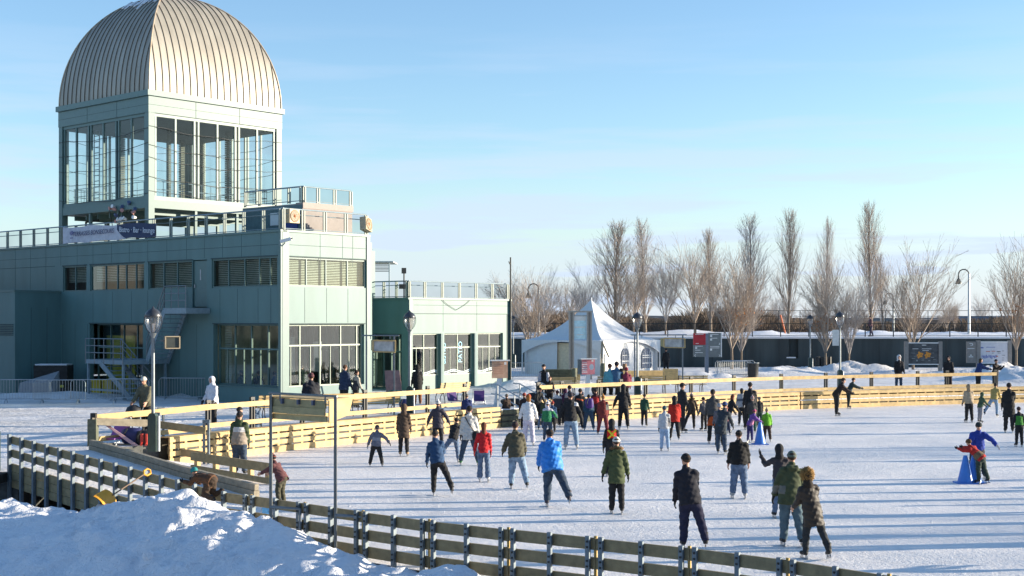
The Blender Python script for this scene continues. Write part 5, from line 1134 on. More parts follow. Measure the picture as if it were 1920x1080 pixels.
def put(t, px, Y, z0, pyt, hh, label, wsc=1.0, rz=0, first=False, group='bare trees around the quay'):
    z1 = PD(0, pyt, Y).z; s_ = (z1-z0)/hh; x = XD(px, Y).x
    if first: t.location = (x, Y, z0); t.rotation_euler = (0, 0, rz); t.scale = (s_*wsc, s_*wsc, s_); t['label'] = label; t['group'] = group; o = t
    else: o = dup(t, (x, Y, z0), rz, label, group, (s_*wsc, s_*wsc, s_))
    return o
PP = [tree_obj('p', poplar(3), 'x', 'poplar_tree'), tree_obj('p', poplar(8, .9), 'x', 'poplar_tree', tw=TWIGW)]
def top_of(t): return max((v.co.z for c in t.children for v in c.data.vertices))
hp = [top_of(t) for t in PP]
MPL = [tree_obj('m', maple(5), 'x', 'maple_tree', 0), tree_obj('m', maple(11, .8), 'x', 'maple_tree', 200, seed=2), tree_obj('m', maple(17, 1.1), 'x', 'maple_tree', 0, TWIGW)]
hm = [top_of(t) for t in MPL]; used = set()
def pop(i, px, pyt, Y, label, w=1.0, rz=0):
    f_ = ('p', i) not in used; used.add(('p', i)); return put(PP[i], px, Y, WZ, pyt, hp[i], label, w, rz, f_)
def mpl(i, px, pyt, Y, z0, label, w=1.0, rz=0):
    f_ = ('m', i) not in used; used.add(('m', i)); return put(MPL[i], px, Y, z0, pyt, hm[i], label, w, rz, f_)
pop(0, 1155, 408, 128, 'columnar poplar directly behind the right slope of the tent', 1.25); pop(1, 1210, 404, 128, 'columnar poplar right of the tent, left of the thin street lamp', .95, 1); pop(0, 1333, 424, 140, 'columnar poplar half hidden behind the wayfinding sign maples', .8, 2)
pop(1, 1411, 397, 132, 'columnar poplar left of the gap in the tree row', .9, 3); pop(0, 1478, 386, 132, 'dark stemmed poplar standing alone left of the far lamp', .72, 4); pop(1, 1545, 403, 136, 'slim poplar rising behind the guarded maple', .6, 5); pop(0, 1634, 371, 132, 'tallest columnar poplar in the row', .72, 1.2)
pop(1, 1656, 470, 150, 'small poplar just right of the tallest one', .8, 2.2)
mpl(0, 993, 488, 109, PZ, 'bare spreading tree behind the annexe corner mast', .95); mpl(2, 1022, 492, 126, WZ, 'bare spreading tree around the left hooked lamp', 1.05, 1); mpl(0, 1068, 515, 140, WZ, 'small bare tree above the left slope of the tent', 1.2, 2)
mpl(2, 1100, 482, 128, WZ, 'pale bare tree behind the tent peak', .9, 2.5); mpl(0, 1188, 470, 120, WZ, 'wide bare tree at the right tent slope', 1.0, 3); mpl(2, 1248, 446, 118, WZ, 'bare tree over the small floodlight box', .85, 4)
mpl(0, 1303, 436, 118, WZ, 'bare vase shaped tree above the wayfinding sign', 1.0, 1.5); mpl(1, 1372, 452, 105, PZ, 'twin stemmed maple right of the wayfinding sign', .95, .3); mpl(2, 1390, 470, 107, PZ, 'bare maple just behind the twin stemmed one', .8, 5)
mpl(1, 1548, 468, 99, PZ, 'short trunked maple inside the dark guard box', .95, 2.0); mpl(2, 1592, 470, 100, PZ, 'dark thin trunked tree right of the globe lamp with notice', .75, 3.3); mpl(0, 1712, 436, 101, PZ, 'broad bare maple rising behind the map board', .85, 4.2)
mpl(1, 1905, 433, 99, PZ, 'orange flecked maple right of the schedule board', .85, 5.1); mpl(2, 1470, 535, 150, WZ, 'low bare tree between the two lone poplars', 1.2, .9); mpl(0, 1775, 552, 135, WZ, 'small bare tree left of the tall hooked lamp', 1.2, 2.6)
mpl(2, 1842, 546, 210, WZ, 'distant bare tree right of the tall hooked lamp', 1.1, 1.9); mpl(1, 1790, 560, 125, WZ, 'sapling with orange leaves on the quay snow', .6, 1.1); mpl(0, 955, 505, 130, WZ, 'bare tree partly hidden by the annexe', 1.1, .5)
mpl(0, 1445, 560, 175, WZ, 'distant bare tree behind the orange pole', 1.4, .5); mpl(2, 1520, 560, 170, WZ, 'distant bare tree left of the slim poplar', 1.3, 2.5); mpl(0, 1620, 565, 165, WZ, 'distant bare tree at the foot of the tallest poplar', 1.4, 3.5)
for o, i in ((MPL[1], 0),): pass
# brushwood belts behind the quay
rd = random.Random(4); vs, fs = [], []
for k in range(15000):
    Y = rd.uniform(150, 200); x = rd.uniform(XD(955, Y).x, XD(1930, Y).x); px = 960+x/Y*F
    hgt = (2.0 if px < 1460 else 1.3)*(.35+1.3*float(vnoise(np.array([px*.02]), np.array([Y*.05]))[0]))*rd.uniform(.6, 1.1); l = V(rd.gauss(0, .5), rd.gauss(0, .5), 1)
    seg3(vs, fs, V(x, Y, WZ), V(x, Y, WZ)+l*hgt, .05, .02)
me = np_mesh('brushwood', vs, fs, sm=False); me.materials.append(mat('brushwood', (.15, .105, .07), .9, var=.35, scale=.15)); tag(mesh_obj('brushwood', me), kind='stuff')
mb = MB(); n = 60
for k in range(n):
    for Y, zt_, px0, px1 in ((215, 4.7, 940, 1500), (230, 4.4, 1480, 2000)):
        a_, b_ = px0+(px1-px0)*k/n, px0+(px1-px0)*(k+1)/n; za, zb2 = [zt_+.9*float(fbm(np.array([q*.03]), np.array([Y*1.]), 4, 7)[0]) for q in (a_, b_)]
        q, r_ = XD(a_, Y), XD(b_, Y); mb.add([V(q.x, Y, 1), V(r_.x, Y, 1), V(r_.x, Y, zb2), V(q.x, Y, za), V(q.x, Y+60, 1), V(r_.x, Y+60, 1), V(r_.x, Y+60, zb2+.3), V(q.x, Y+60, za+.3)], [(0, 1, 2, 3), (3, 2, 6, 7)])
tag(make('far_woods', mb, mat('far_woods', (.20, .15, .12), .95, var=.5, scale=.4, stretch=(1, 1, .6))), kind='structure')
mb = MB(); mb.tube([(XD(1478, 121).x-.2, 121, WZ), (XD(1474, 121).x-.5, 121, WZ+1.9)], .07); solo('orange_pole', mb, mat('orange_paint', (.55, .12, .03), .6), 'leaning orange marker pole beside the lone poplar', 'pole')
# bridge-like rail in the distance
mb = MB(); Y = 145
for z in (5.0, 4.4): mb.beam((XD(1420, Y).x, Y, z+.4), (XD(1960, Y).x, Y, z+.4), .05, .05)
for k in range(14): x = XD(1420+k*40, Y).x; mb.beam((x, Y, WZ), (x, Y, 5.4), .06, .06, up=(0, 1, 0))
solo('far_wire_fence', mb, BLACKM, 'long thin wire fence far behind the quay trees', 'fence')
# ------------------------------------------------------------------ cones, shovel, sleds, bags
BLUEP = mat('blue_plastic', (.05, .20, .62), .4, var=.08)
def cone(px, py, label, h=.82):
    q = P(px, py, 0); t = thing('training_cone', (q.x, q.y, 0), label, 'cone', 'blue training cones')
    mb = MB(); mb.lathe((0, 0, 0), [(.21, .03), (.17, .2), (.06, h-.04), (.045, h)], 16); make('cone_body', mb, BLUEP, t, True); mb = MB(); mb.box((0, 0, .015), (.5, .5, .03), .1); make('base', mb, BLUEP, t, True)
cone(1425, 833, 'blue training cone held by the child in purple', .78); cone(1810, 906, 'left blue training cone under the child in red', .75); cone(1826, 905, 'right blue training cone under the child in red', .75)
q = V(-8.25, 27.35, .25); t = thing('snow_shovel', q, 'orange handled snow shovel stuck in the snow bank against the ramp fence', 'shovel')
a_, b_ = PD(192, 943, 27.4), PD(278, 884, 28.6); a_.z += .02; dd = (b_-a_).normalized(); sd_ = dd.cross(V(.3, -1, .2)).normalized()
mb = MB(); mb.tube([a_+dd*.3, b_-dd*.12], .016, 6); make('shaft', mb, mat('brown_shaft', (.16, .10, .06), .6), t)
OR = mat('shovel_orange', (.72, .33, .02), .5)
mb = MB(); e = b_-dd*.14; up_ = sd_; mb.tube([e, e+dd*.05+up_*.06, e+dd*.16+up_*.06, e+dd*.2, e+dd*.16-up_*.06, e+dd*.05-up_*.06, e], .022, 6); make('grip', mb, OR, t)
mb = MB(); c = a_+dd*.34; nn = dd.cross(sd_).normalized(); n = 6; vs = []
for j in range(5):
    for k in range(n+1): w = k/n*2-1; vs.append(c-dd*(j*.10)+sd_*(w*.20*(1-.08*(j == 0)))+nn*(.09*w*w+.05*(j/4)**2*-1))
vs2 = [v_+nn*.012 for v_ in vs]; f1 = [(j*7+k, j*7+k+1, (j+1)*7+k+1, (j+1)*7+k) for j in range(4) for k in range(6)]; mb.add(vs, f1, 0, True); mb.add(vs2, [tuple(reversed(f_)) for f_ in f1], 0, True); make('blade', mb, OR, t)
q = V(-6.9, 24.2, 0)
PUR = mat('purple_plastic', (.30, .07, .36), .45)
def deck(px, Y, label, z=PZ, k=1.0, rz=0, m=None):
    x = XD(px, Y).x; t = thing('sled_chair', (x, Y, z), label, 'sled', 'purple skating chairs', rz)
    mb = MB(); mb.add([(-.3, -.05, .2), (.3, -.05, .2), (.35, .2, .75), (-.25, .2, .75), (-.3, .0, .2), (.3, .0, .2), (.35, .25, .75), (-.25, .25, .75)], [(0, 1, 2, 3), (7, 6, 5, 4), (0, 4, 5, 1), (1, 5, 6, 2), (2, 6, 7, 3), (3, 7, 4, 0)]); make('back_panel', mb, m or PUR, t, True)
    mb = MB(); mb.box((0, -.25, .2), (.55, .4, .04)); make('seat_panel', mb, m or PUR, t, True); t.scale = (k, k, k)
    mb = MB()
    for s_ in (-.3, .3): mb.tube([(s_, -.5, .02), (s_, .35, .02), (s_, .3, .4), (s_, .22, .8)], .02, 5); mb.tube([(s_, -.4, .02), (s_, -.35, .2)], .02, 5)
    mb.tube([(-.3, .22, .8), (.3, .22, .8)], .02, 5); make('frame', mb, GALV, t, True); return t
d0 = deck(222, 41.6, 'purple skating chair with a white patch leaning behind the entrance railing', rz=-.5); mb = MB(); mb.box((-.08, .03, .52), (.22, .02, .24)); w_ = make('white_patch', mb, WHITE, d0, True); w_.rotation_euler = (R(-24), 0, 0); w_.location = (0, .02, 0)
deck(848, 61.5, 'purple skating chair on the promenade behind the rail, left one', rz=.6, k=.8, m=mat('dark_purple', (.07, .03, .16), .5)); deck(898, 61.5, 'purple skating chair on the promenade beside the white post', rz=.2, k=.8, m=mat('dark_purple', (1, 1, 1)))
def bag(px, Y, z, s_, label, m, nm='backpack', cat='backpack'):
    x = XD(px, Y).x; t = thing(nm, (x, Y, z), label, cat); n = 10; vs = []
    for j in range(9):
        th = math.pi*(j/8); zz_ = s_[2]*(.5-.5*math.cos(th)); rr_ = math.sin(th)**.45
        for k in range(n): a_ = 2*math.pi*k/n; vs.append((x+s_[0]*rr_*math.copysign(abs(math.cos(a_))**.7, math.cos(a_))*(1+.08*math.sin(3*k+j)), Y+s_[1]*rr_*math.copysign(abs(math.sin(a_))**.7, math.sin(a_)), z+zz_))
    mb = MB(); mb.add(vs, [(j*n+k, j*n+(k+1) % n, (j+1)*n+(k+1) % n, (j+1)*n+k) for j in range(8) for k in range(n)], 0, True); make('bag_body', mb, m, t)
    mb = MB(); mb.tube([(x-s_[0]*.5, Y-s_[1]*.9, z+s_[2]*.3), (x-s_[0]*.6, Y-s_[1]*1.1, z+s_[2]*.6), (x-s_[0]*.3, Y-s_[1]*.7, z+s_[2]*.95)], .02, 5); make('strap', mb, BLACKM, t); return t
NAVY = mat('navy_nylon', (.02, .025, .11), .6, var=.2); BLK = mat('black_nylon', (.02, .02, .022), .6, var=.2)
bag(248, 41.5, PZ, (.33, .22, .52), 'navy blue bag heaped behind the entrance railing', NAVY); bag(272, 41.4, PZ, (.28, .2, .45), 'black bag with red boots beside the navy bag', BLK)
mb = MB()
for px in (266, 275): x = XD(px, 41.1).x; mb.tube([(x, 41.1, PZ+.36), (x, 41.1, PZ+.1), (x+.02, 40.95, PZ+.04)], [.05, .055, .04], 8)
solo('red_boots', mb, mat('red_plastic', (.6, .05, .03), .4), 'pair of red boots standing against the black bag', 'boots')
mb = MB()
for k in range(3): mb.tube([(XD(178+k*4, 41.3).x, 41.3, PZ+.85-k*.03), (XD(250+k*4, 41.0).x, 41.0, PZ+.02)], .02, 5)
solo('bundled_poles', mb, mat('pink_pole', (.55, .35, .38), .4), 'bundle of thin pink and white poles leaning across the entrance railing', 'poles')
mb = MB(); q = P(697, 0, 0) if 0 else None
bag(758, 57, PZ, (.22, .2, .5), 'dark bag at the foot of the lamp before the annexe', NAVY); bag(738, 55.5, PZ+.4, (.3, .2, .55), 'green backpack on the bench by the poster stand', mat('green_nylon', (.03, .16, .12), .6)); bag(960, 60, PZ, (.5, .3, .35), 'heap of black bags left of the rink steps', BLK); bag(1000, 60, PZ, (.3, .3, .6), 'black bag pile beside the left handrail', BLK); bag(1120, 68.5, PZ, (.3, .2, .5), 'dark bag under the seated row bench', BLK)
# snowballs
for i, (x, y, z, r, lab) in enumerate(((-6.55, 24.1, 0, .11, 'round white snowball lying on the shaded snow bank'),)):
    me_ = MB(); me_.lathe((0, 0, 0), [(r*math.sin(math.pi*(k+.3)/8.6), -r*math.cos(math.pi*(k+.3)/8.6)) for k in range(9)], 12); o = solo('snowball', me_, SNOW, lab, 'snowball')
    pt = PD(278, 1043, 24.3); o.location = pt
# ------------------------------------------------------------------ people: garments are closed surfaces taken from distance fields
def surf_net(f, lo, hi, h):
    """surface of f<0 as vertices and quads (surface nets); f takes an (n,3) array"""
    lo = np.array(lo, float); n = np.maximum(2, np.ceil((np.array(hi)-lo)/h).astype(int)+1)
    gx = [lo[i]+h*np.arange(n[i]) for i in range(3)]; X = np.stack(np.meshgrid(*gx, indexing='ij'), -1)
    D = f(X.reshape(-1, 3).astype(np.float32)).reshape(n); S = D < 0
    c = np.zeros(n-1, int)
    for i in (0, 1):
        for j in (0, 1):
            for k in (0, 1): c += S[i:n[0]-1+i, j:n[1]-1+j, k:n[2]-1+k]
    act = (c > 0) & (c < 8); idx = -np.ones(n-1, int); A = np.argwhere(act); idx[act] = np.arange(len(A))
    acc = np.zeros((len(A), 3)); cnt = np.zeros(len(A))
    cor = [(i, j, k) for i in (0, 1) for j in (0, 1) for k in (0, 1)]
    for a in cor:
        for ax in range(3):
            if a[ax]: continue
            b = list(a); b[ax] = 1; da_ = D[A[:, 0]+a[0], A[:, 1]+a[1], A[:, 2]+a[2]]; db_ = D[A[:, 0]+b[0], A[:, 1]+b[1], A[:, 2]+b[2]]
            m = (da_ < 0) != (db_ < 0); t = np.where(m, da_/np.where(m, da_-db_, 1), 0); p = np.tile(np.array(a, float), (len(A), 1)); p[:, ax] = t
            acc[m] += p[m]; cnt[m] += 1
    v = lo+(A+acc/np.maximum(cnt, 1)[:, None])*h; F_ = []
    for ax in range(3):
        u, w = (ax+1) % 3, (ax+2) % 3; s0 = [slice(None)]*3; s1 = [slice(None)]*3; s0[ax] = slice(0, n[ax]-1); s1[ax] = slice(1, n[ax])
        ch = S[tuple(s0)] != S[tuple(s1)]; E_ = np.argwhere(ch); ok = (E_[:, u] > 0) & (E_[:, w] > 0) & (E_[:, u] < n[u]-1) & (E_[:, w] < n[w]-1); E_ = E_[ok]
        if not len(E_): continue
        ins = S[tuple(E_.T)]
        def g_(du, dw): e = E_.copy(); e[:, u] -= du; e[:, w] -= dw; return idx[tuple(e.T)]
        q = np.stack([g_(0, 0), g_(1, 0), g_(1, 1), g_(0, 1)], 1); q[~ins] = q[~ins][:, ::-1]; F_.append(q[:, ::-1] if False else q)
    return v, np.concatenate(F_)
def sg(Pn, a, b, ra, rb):
    a = np.asarray(a, np.float32); b = np.asarray(b, np.float32); ab = b-a; t = np.clip(((Pn-a)@ab)/max(float(ab@ab), 1e-9), 0, 1)
    return np.linalg.norm(Pn-a-t[:, None]*ab, axis=1)-(ra+(rb-ra)*t)
def smin(a, b, k): h = np.clip(.5+.5*(b-a)/k, 0, 1); return b*(1-h)+a*h-k*h*(1-h)
def ell(Pn, c, r): q = (Pn-np.array(c, np.float32))/np.array(r, np.float32); l = np.linalg.norm(q, axis=1); return (l-1)*min(r)*1.05
CACHE = {}
def cached(key, f, lo, hi, h):
    if key not in CACHE: CACHE[key] = surf_net(f, lo, hi, h)
    return CACHE[key]
def fh_head(p):
    d = ell(p, (0, -.01, .03), (.076, .096, .092)); d = smin(d, ell(p, (0, .018, -.045), (.058, .070, .068)), .03)
    d = smin(d, sg(p, (0, .085, .0), (0, .105, -.022), .010, .014), .015)
    for s in (-1, 1): d = smin(d, ell(p, (s*.078, -.005, -.005), (.012, .020, .030)), .008); d = np.maximum(d, -(ell(p, (s*.032, .098, .012), (.016, .016, .010))))
    d = smin(d, sg(p, (0, .075, -.062), (0, .078, -.064), .018, .018), .02)
    return smin(d, sg(p, (0, -.015, -.09), (0, -.03, -.19), .052, .058), .03)
HV, HF = surf_net(fh_head, (-.11, -.13, -.2), (.11, .14, .14), .011)
def f_beanie(p): d = ell(p, (0, -.012, .035), (.090, .110, .108)); d = np.maximum(d, .030-.10*p[:, 1]*-1-p[:, 2]-.0*p[:, 0]+.12*p[:, 1]*0); return smin(d, np.maximum(ell(p, (0, -.012, .035), (.096, .116, .108)), np.abs(p[:, 2]-.045-.12*p[:, 1])-.022), .01)
def f_pom(p): return np.minimum(f_beanie(p), ell(p, (0, -.02, .165), (.035, .035, .035)))
def f_hood(p):
    d = ell(p, (0, -.025, .02), (.112, .130, .135)); d = smin(d, sg(p, (0, -.03, -.09), (0, -.05, -.17), .085, .11), .05)
    return np.maximum(d, -ell(p, (0, .115, -.0), (.078, .10, .105)))
def f_helmet(p): d = ell(p, (0, -.01, .04), (.102, .125, .112)); return np.maximum(d, .0-p[:, 2]+.12*p[:, 1])
def f_cap(p): d = f_beanie(p); return np.minimum(d, np.maximum(ell(p, (0, .11, .035), (.075, .085, .014)), -p[:, 1]+.05))
def f_short(p): d = ell(p, (0, -.022, .036), (.087, .102, .098)); return np.maximum(d, -p[:, 2]+.75*(p[:, 1]+.02)-.01)
def f_long(p): d = f_short(p); d = smin(d, sg(p, (0, -.06, -.0), (0, -.075, -.19), .075, .07), .04); return np.maximum(d, p[:, 1]-.055+.2*np.minimum(p[:, 2], 0)*0)
def f_bob(p): d = f_short(p); d = smin(d, sg(p, (0, -.04, 0), (0, -.05, -.09), .085, .08), .03); return np.maximum(d, p[:, 1]-.05)
def f_tail(p): d = f_short(p); return smin(d, sg(p, (0, -.10, .05), (0, -.15, -.12), .03, .02), .02)
HW = dict(beanie=f_beanie, pom=f_pom, hood=f_hood, helmet=f_helmet, cap=f_cap, short=f_short, long=f_long, bob=f_bob, tail=f_tail)
def f_boot(p):   # sole at z=0, ankle at z=.085
    d = smin(ell(p, (0, .07, .035), (.043, .105, .045)), sg(p, (0, -.045, .04), (0, -.035, .06), .042, .042), .03); d = smin(d, sg(p, (0, -.03, .06), (0, -.025, .22), .048, .056), .03)
    d = np.minimum(d, np.maximum(ell(p, (0, .04, .0), (.048, .15, .03)), np.abs(p[:, 2]-.005)-.008)); return np.maximum(d, np.maximum(-p[:, 2], p[:, 2]-.235))
def f_glove(p):  # wrist at the origin, fingers towards -z, thumb towards +y
    d = ell(p, (0, .0, -.055), (.020, .042, .052)); d = smin(d, sg(p, (0, 0, .02), (0, 0, -.01), .033, .030), .02)
    for y, l, c in ((.030, .062, .014), (.010, .072, .016), (-.010, .066, .018), (-.029, .050, .020)):
        b = (c*.5, y*1.05, -.095-l*.45); d = smin(d, sg(p, (0, y, -.085), b, .0115, .0105), .006); d = smin(d, sg(p, b, (c*1.6, y*1.02, -.095-l*.9), .0105, .009), .004)
    d = smin(d, sg(p, (0.004, .035, -.035), (.012, .062, -.070), .014, .012), .01); return smin(d, sg(p, (.012, .062, -.070), (.02, .066, -.100), .012, .010), .004)
def fur_mesh(kind):
    rd = np.random.default_rng(3); vs = []; fs = []
    for i in range(1500 if kind == 'big' else 700):
        a = rd.uniform(0, 2*math.pi)
        if kind == 'big': u_ = rd.normal(size=3); u_ /= np.linalg.norm(u_); u_[1] = min(u_[1], .35); c = np.array([.11*u_[0], -.02+.115*u_[1], .03+.13*u_[2]]); out = u_; l = .05
        elif kind == 'hoodtrim': c = np.array([.085*math.cos(a), .075, .0+.115*math.sin(a)]); out = np.array([math.cos(a), .5, math.sin(a)]); l = .035
        else: c = np.array([.125*math.cos(a), -.05+.10*math.sin(a)-.02, -.15+.04*math.cos(a*1)*0-.02*math.sin(a)]); out = np.array([math.cos(a), math.sin(a), .4]); l = .045
        out = out+rd.normal(size=3)*.55; out /= np.linalg.norm(out); s = np.cross(out, rd.normal(size=3)); s /= np.linalg.norm(s); c = c+rd.normal(size=3)*.008; k = len(vs)
        s2 = np.cross(out, s)*.011; s = s*.011; vs += [c+s, c-s*.5+s2, c-s*.5-s2, c+out*l*rd.uniform(.7, 1.3)]; fs += [(k, k+1, k+3), (k+1, k+2, k+3), (k+2, k, k+3)]
    return np.array(vs), np.array(fs)
SK = mat('skin', (.50, .27, .18), .55, var=.06); DK = mat('eye_dark', (.02, .015, .012), .3); LP = mat('lips', (.38, .12, .10), .5)
CM = {}
def cloth(c, kind='n'):
    k = (tuple(c), kind)
    if k in CM: return CM[k]
    nm = 'fabric_%d' % len(CM)
    CM[k] = mat(nm, c, .62 if kind == 'shiny' else .9, var=.18 if kind != 'jean' else .3, scale=9 if kind != 'plaid' else 30, bump=.35, bscale=14); return CM[k]
BK = (.014, .014, .016); JN = (.10, .15, .24); JL = (.20, .29, .40); JD = (.035, .06, .10); NV = (.015, .025, .06)
BLADE = mat('skate_steel', (.5, .5, .5), .25, metal=.9, var=.05)
def rotx(a): c, s = math.cos(a), math.sin(a); return np.array([[1, 0, 0], [0, c, -s], [0, s, c]])
def roty(a): c, s = math.cos(a), math.sin(a); return np.array([[c, 0, s], [0, 1, 0], [-s, 0, c]])
def rotz(a): c, s = math.cos(a), math.sin(a); return np.array([[c, -s, 0], [s, c, 0], [0, 0, 1]])
def down(fw, side): return rotx(R(fw))@roty(-R(side))@np.array([0, 0, -1.])   # fw>0 swings forward (+y), side>0 to +x
PN = [0]
def person(px, fy, ty, label, jk=BK, tr=JN, yaw=0, lean=6, roll=0, L=(6, 6, 8), Rr=(-2, 6, 4), AL=(5, 10, 20), AR=(5, 10, 20), jl=.10, hat='beanie', hc=BK, hair=None, hairc=(.05, .03, .02), glove=BK, boots=BK, skate=True,
           z=0., puff=False, fur=None, furc=(.32, .21, .10), bands=None, flare=0., wide=1., group='people at the rink', skin=None, skirt=None, headyaw=0, nod=0, seat=None, boott=False, jk2=None, hgt=None, loc=None, face2=0, hood=None):
    q = P(px, fy, z) if loc is None else V(*loc); Y = q.y
    hip = np.zeros(3); Rt = rotx(-R(lean))@roty(R(roll)); up = Rt@np.array([0, 0, 1.])
    def T(x, y, s): return hip+Rt@np.array([x, y, s])
    legs = []
    for sg_, (fw, sd__, kn) in ((-1, L), (1, Rr)):
        h0 = np.array([sg_*.085, 0, -.02])+hip; k = h0+.42*down(fw, sg_*sd__); a = k+.40*down(fw-kn, sg_*sd__*.8); legs.append((h0, k, a))
    arms = []
    for sg_, (fw, sd__, el) in ((-1, AL), (1, AR)):
        s0 = T(sg_*(.158+.03*(wide-1)), -.01, .455); e = s0+.28*down(fw+lean*.3, sg_*sd__); w = e+.25*down(fw+lean*.3+el, sg_*sd__*.6); arms.append((s0, e, w, fw+lean*.3+el, sg_*sd__*.6))
    nk = T(0, -.01, .56); hd = nk+rotx(-R(lean*.45+nod))@np.array([0, .015, .165]); Hm = rotz(R(headyaw))@rotx(-R(lean*.35+nod))
    extra = .17 if skate else .085
    zmin = min(l[2][2] for l in legs)-extra; ztop = hd[2]+(.15 if hat else .125)
    if seat is not None: zmin = -seat
    sc_ = ((fy-ty)*Y/F)/(ztop-zmin) if hgt is None else hgt/(ztop-zmin)
    wide = wide*1.12; near = Y < 45; vh = (.020 if near else .026)/1
    M_ = Matrix.Translation(V(q.x, q.y, z if loc is None else q.z)) @ Matrix.Rotation(R(yaw), 4, 'Z') @ Matrix.Diagonal((sc_, sc_, sc_, 1)) @ Matrix.Translation(V(0, 0, -zmin))
    # body: one continuous skin; shaped head welded into the neck
    def fb(p):
        q_ = (p-hip)@Rt; q2 = q_*np.array([1, 1.3, 1]); d = sg(q2, (0, 0, 0), (0, 0, .40), .125, .13)
        d = smin(d, sg(p, T(-.12, 0, .48), T(.12, 0, .48), .05, .05), .05); d = smin(d, sg(p, T(0, 0, .46), hd+Hm@np.array([0, -.02, -.10]), .06, .05), .03)
        for a, b, c in legs: d = smin(d, np.minimum(sg(p, a, b, .07, .05), sg(p, b, c, .05, .035)), .03)
        for s0, e, w, _, _ in arms: d = smin(d, np.minimum(sg(p, s0, e, .045, .035), sg(p, e, w, .035, .025)), .02)
        return d
    allp = np.array([x for l in legs for x in l]+[x for a in arms for x in a[:3]]+[hd, hip]); lo, hi = allp.min(0)-.22, allp.max(0)+.22
    bv, bf = surf_net(fb, lo, hi, .034); hv = (Hm@HV.T).T+hd; nb = len(bv)
    vv = [bv, hv]; ff = [bf, HF+nb]; mi = [np.zeros(len(bf)), np.zeros(len(HF))]; cnt = nb+len(hv)
    if Y < 75:
        for (cx, cz, rx, rz_, m_) in ((-.032, .012, .013, .007, 1), (.032, .012, .013, .007, 1), (0, -.058, .024, .007, 2)):
            n_ = 8; ring_ = np.array([(cx+rx*math.cos(t), .101 if m_ == 2 else .088, cz+rz_*math.sin(t)) for t in np.linspace(0, 2*math.pi, n_+1)[:-1]]+[(cx, .106 if m_ == 2 else .095, cz)])
            vv.append((Hm@ring_.T).T+hd); ff.append(np.array([(cnt+i, cnt+(i+1) % n_, cnt+n_, cnt+n_) for i in range(n_)])); mi.append(np.full(n_, m_)); cnt += n_+1
    f4 = np.concatenate(ff).astype(int); me = bpy.data.meshes.new('person'); me.from_pydata(np.concatenate(vv).tolist(), [], [tuple(dict.fromkeys(r)) for r in f4.tolist()])
    me.polygons.foreach_set('material_index', np.concatenate(mi).astype(np.int32)); me.polygons.foreach_set('use_smooth', np.ones(len(me.polygons), bool))
    for m in (cloth(skin) if skin else SK, DK, LP): me.materials.append(m)
    bo = bpy.data.objects.new('person', me); COL.objects.link(bo); bo.matrix_world = M_; MW[bo.name] = M_; tag(bo, label, 'person', group)
    def part(nm, v, f, ms, parent=bo, mi_=None):
        me = np_mesh(nm, v, f, mi_)
        for m in (ms if isinstance(ms, list) else [ms]): me.materials.append(m)
        o = bpy.data.objects.new(nm, me); COL.objects.link(o); o.parent = parent; return o
    # trousers
    rd = random.Random(PN[0]); PN[0] += 1; ph = [rd.uniform(0, 6) for _ in range(6)]
    def folds(p, a): return a*np.sin(p[:, 2]*31+6*np.sin(p[:, 0]*9+ph[0])+ph[1])*np.sin(p[:, 0]*17+p[:, 1]*13+ph[2])+a*.7*np.sin(p[:, 2]*57+p[:, 0]*23+ph[3])
    def ft_(p):
        q_ = (p-hip)@Rt; d = sg(q_*np.array([1, 1.12, 1]), (0, -.01, -.02), (0, 0, .10), .145*wide, .135*wide)
        for a, b, c in legs:
            u = (c-b)/np.linalg.norm(c-b); ce = c-u*.0
            l_ = np.minimum(sg(p, a, b, .100*wide, .074*wide), sg(p, b, ce, .073*wide, .058*wide+flare)); t_ = (p-c)@u; d = smin(d, np.maximum(l_, t_-.02), .035)
        return d+folds(p, .0065)
    v_, f_ = surf_net(ft_, lo, hi, vh); part('trousers', v_, f_, cloth(tr, 'jean' if tr in (JN, JL, JD) else 'n'))
    if skirt is not None:
        def fs_(p): d = sg(p*np.array([1, 1.1, 1]), hip+np.array([0, 0, .0]), hip+np.array([0, .02, -.36]), .16, .20); return np.maximum(np.maximum(d, -.38-p[:, 2]), p[:, 2]-.05)+folds(p, .006)
        v_, f_ = surf_net(fs_, lo, hi, vh); part('skirt', v_, f_, cloth(skirt))
    # jacket
    w_ = wide*(1.08 if puff else 1.0); hdir_ = (legs[0][1]+legs[1][1])/2-hip; hdir_ = hdir_/np.linalg.norm(hdir_); dn = (-up*.45+hdir_*.55); dn /= np.linalg.norm(dn); dn = dn if jl > .2 else -up
    def fj(p):
        q_ = (p-hip)@Rt; q2 = q_*np.array([1, 1.32, 1]); d = sg(q2, (0, 0, .02), (0, -.005, .33), .168*w_, .148*w_)
        d = smin(d, np.minimum(sg(p, T(0, -.01, .50), T(-.15, -.01, .445), .078, .064), sg(p, T(0, -.01, .50), T(.15, -.01, .445), .078, .064)), .07)
        if jl > .02: d = smin(d, sg(p*np.array([1, 1.15, 1]), (hip+up*.05)*np.array([1, 1.15, 1]), (hip+dn*jl)*np.array([1, 1.15, 1]), .165*w_, (.165+.10*max(0, jl-.1))*w_), .04)
        d = smin(d, sg(p, T(0, -.02, .49), nk+(hd-nk)*.28, .088, .066), .06); cut = (p-hip)@dn-jl; d = np.maximum(d, cut)
        if hood: d = smin(d, sg(p, T(-.06, -.13, .52), T(.06, -.13, .52), .055, .055), .04)
        for s0, e, w, _, _ in arms:
            l_ = smin(sg(p, s0, e, .070*w_, .058*w_), sg(p, e, w, .058*w_, .046*w_), .01); u = (w-e)/np.linalg.norm(w-e); l_ = np.maximum(l_, (p-w)@u-.0); d = smin(d, l_, .035)
        if puff: d = d-.0045*np.abs(np.sin(q_[:, 2]*33))
        return d+folds(p, .0085)
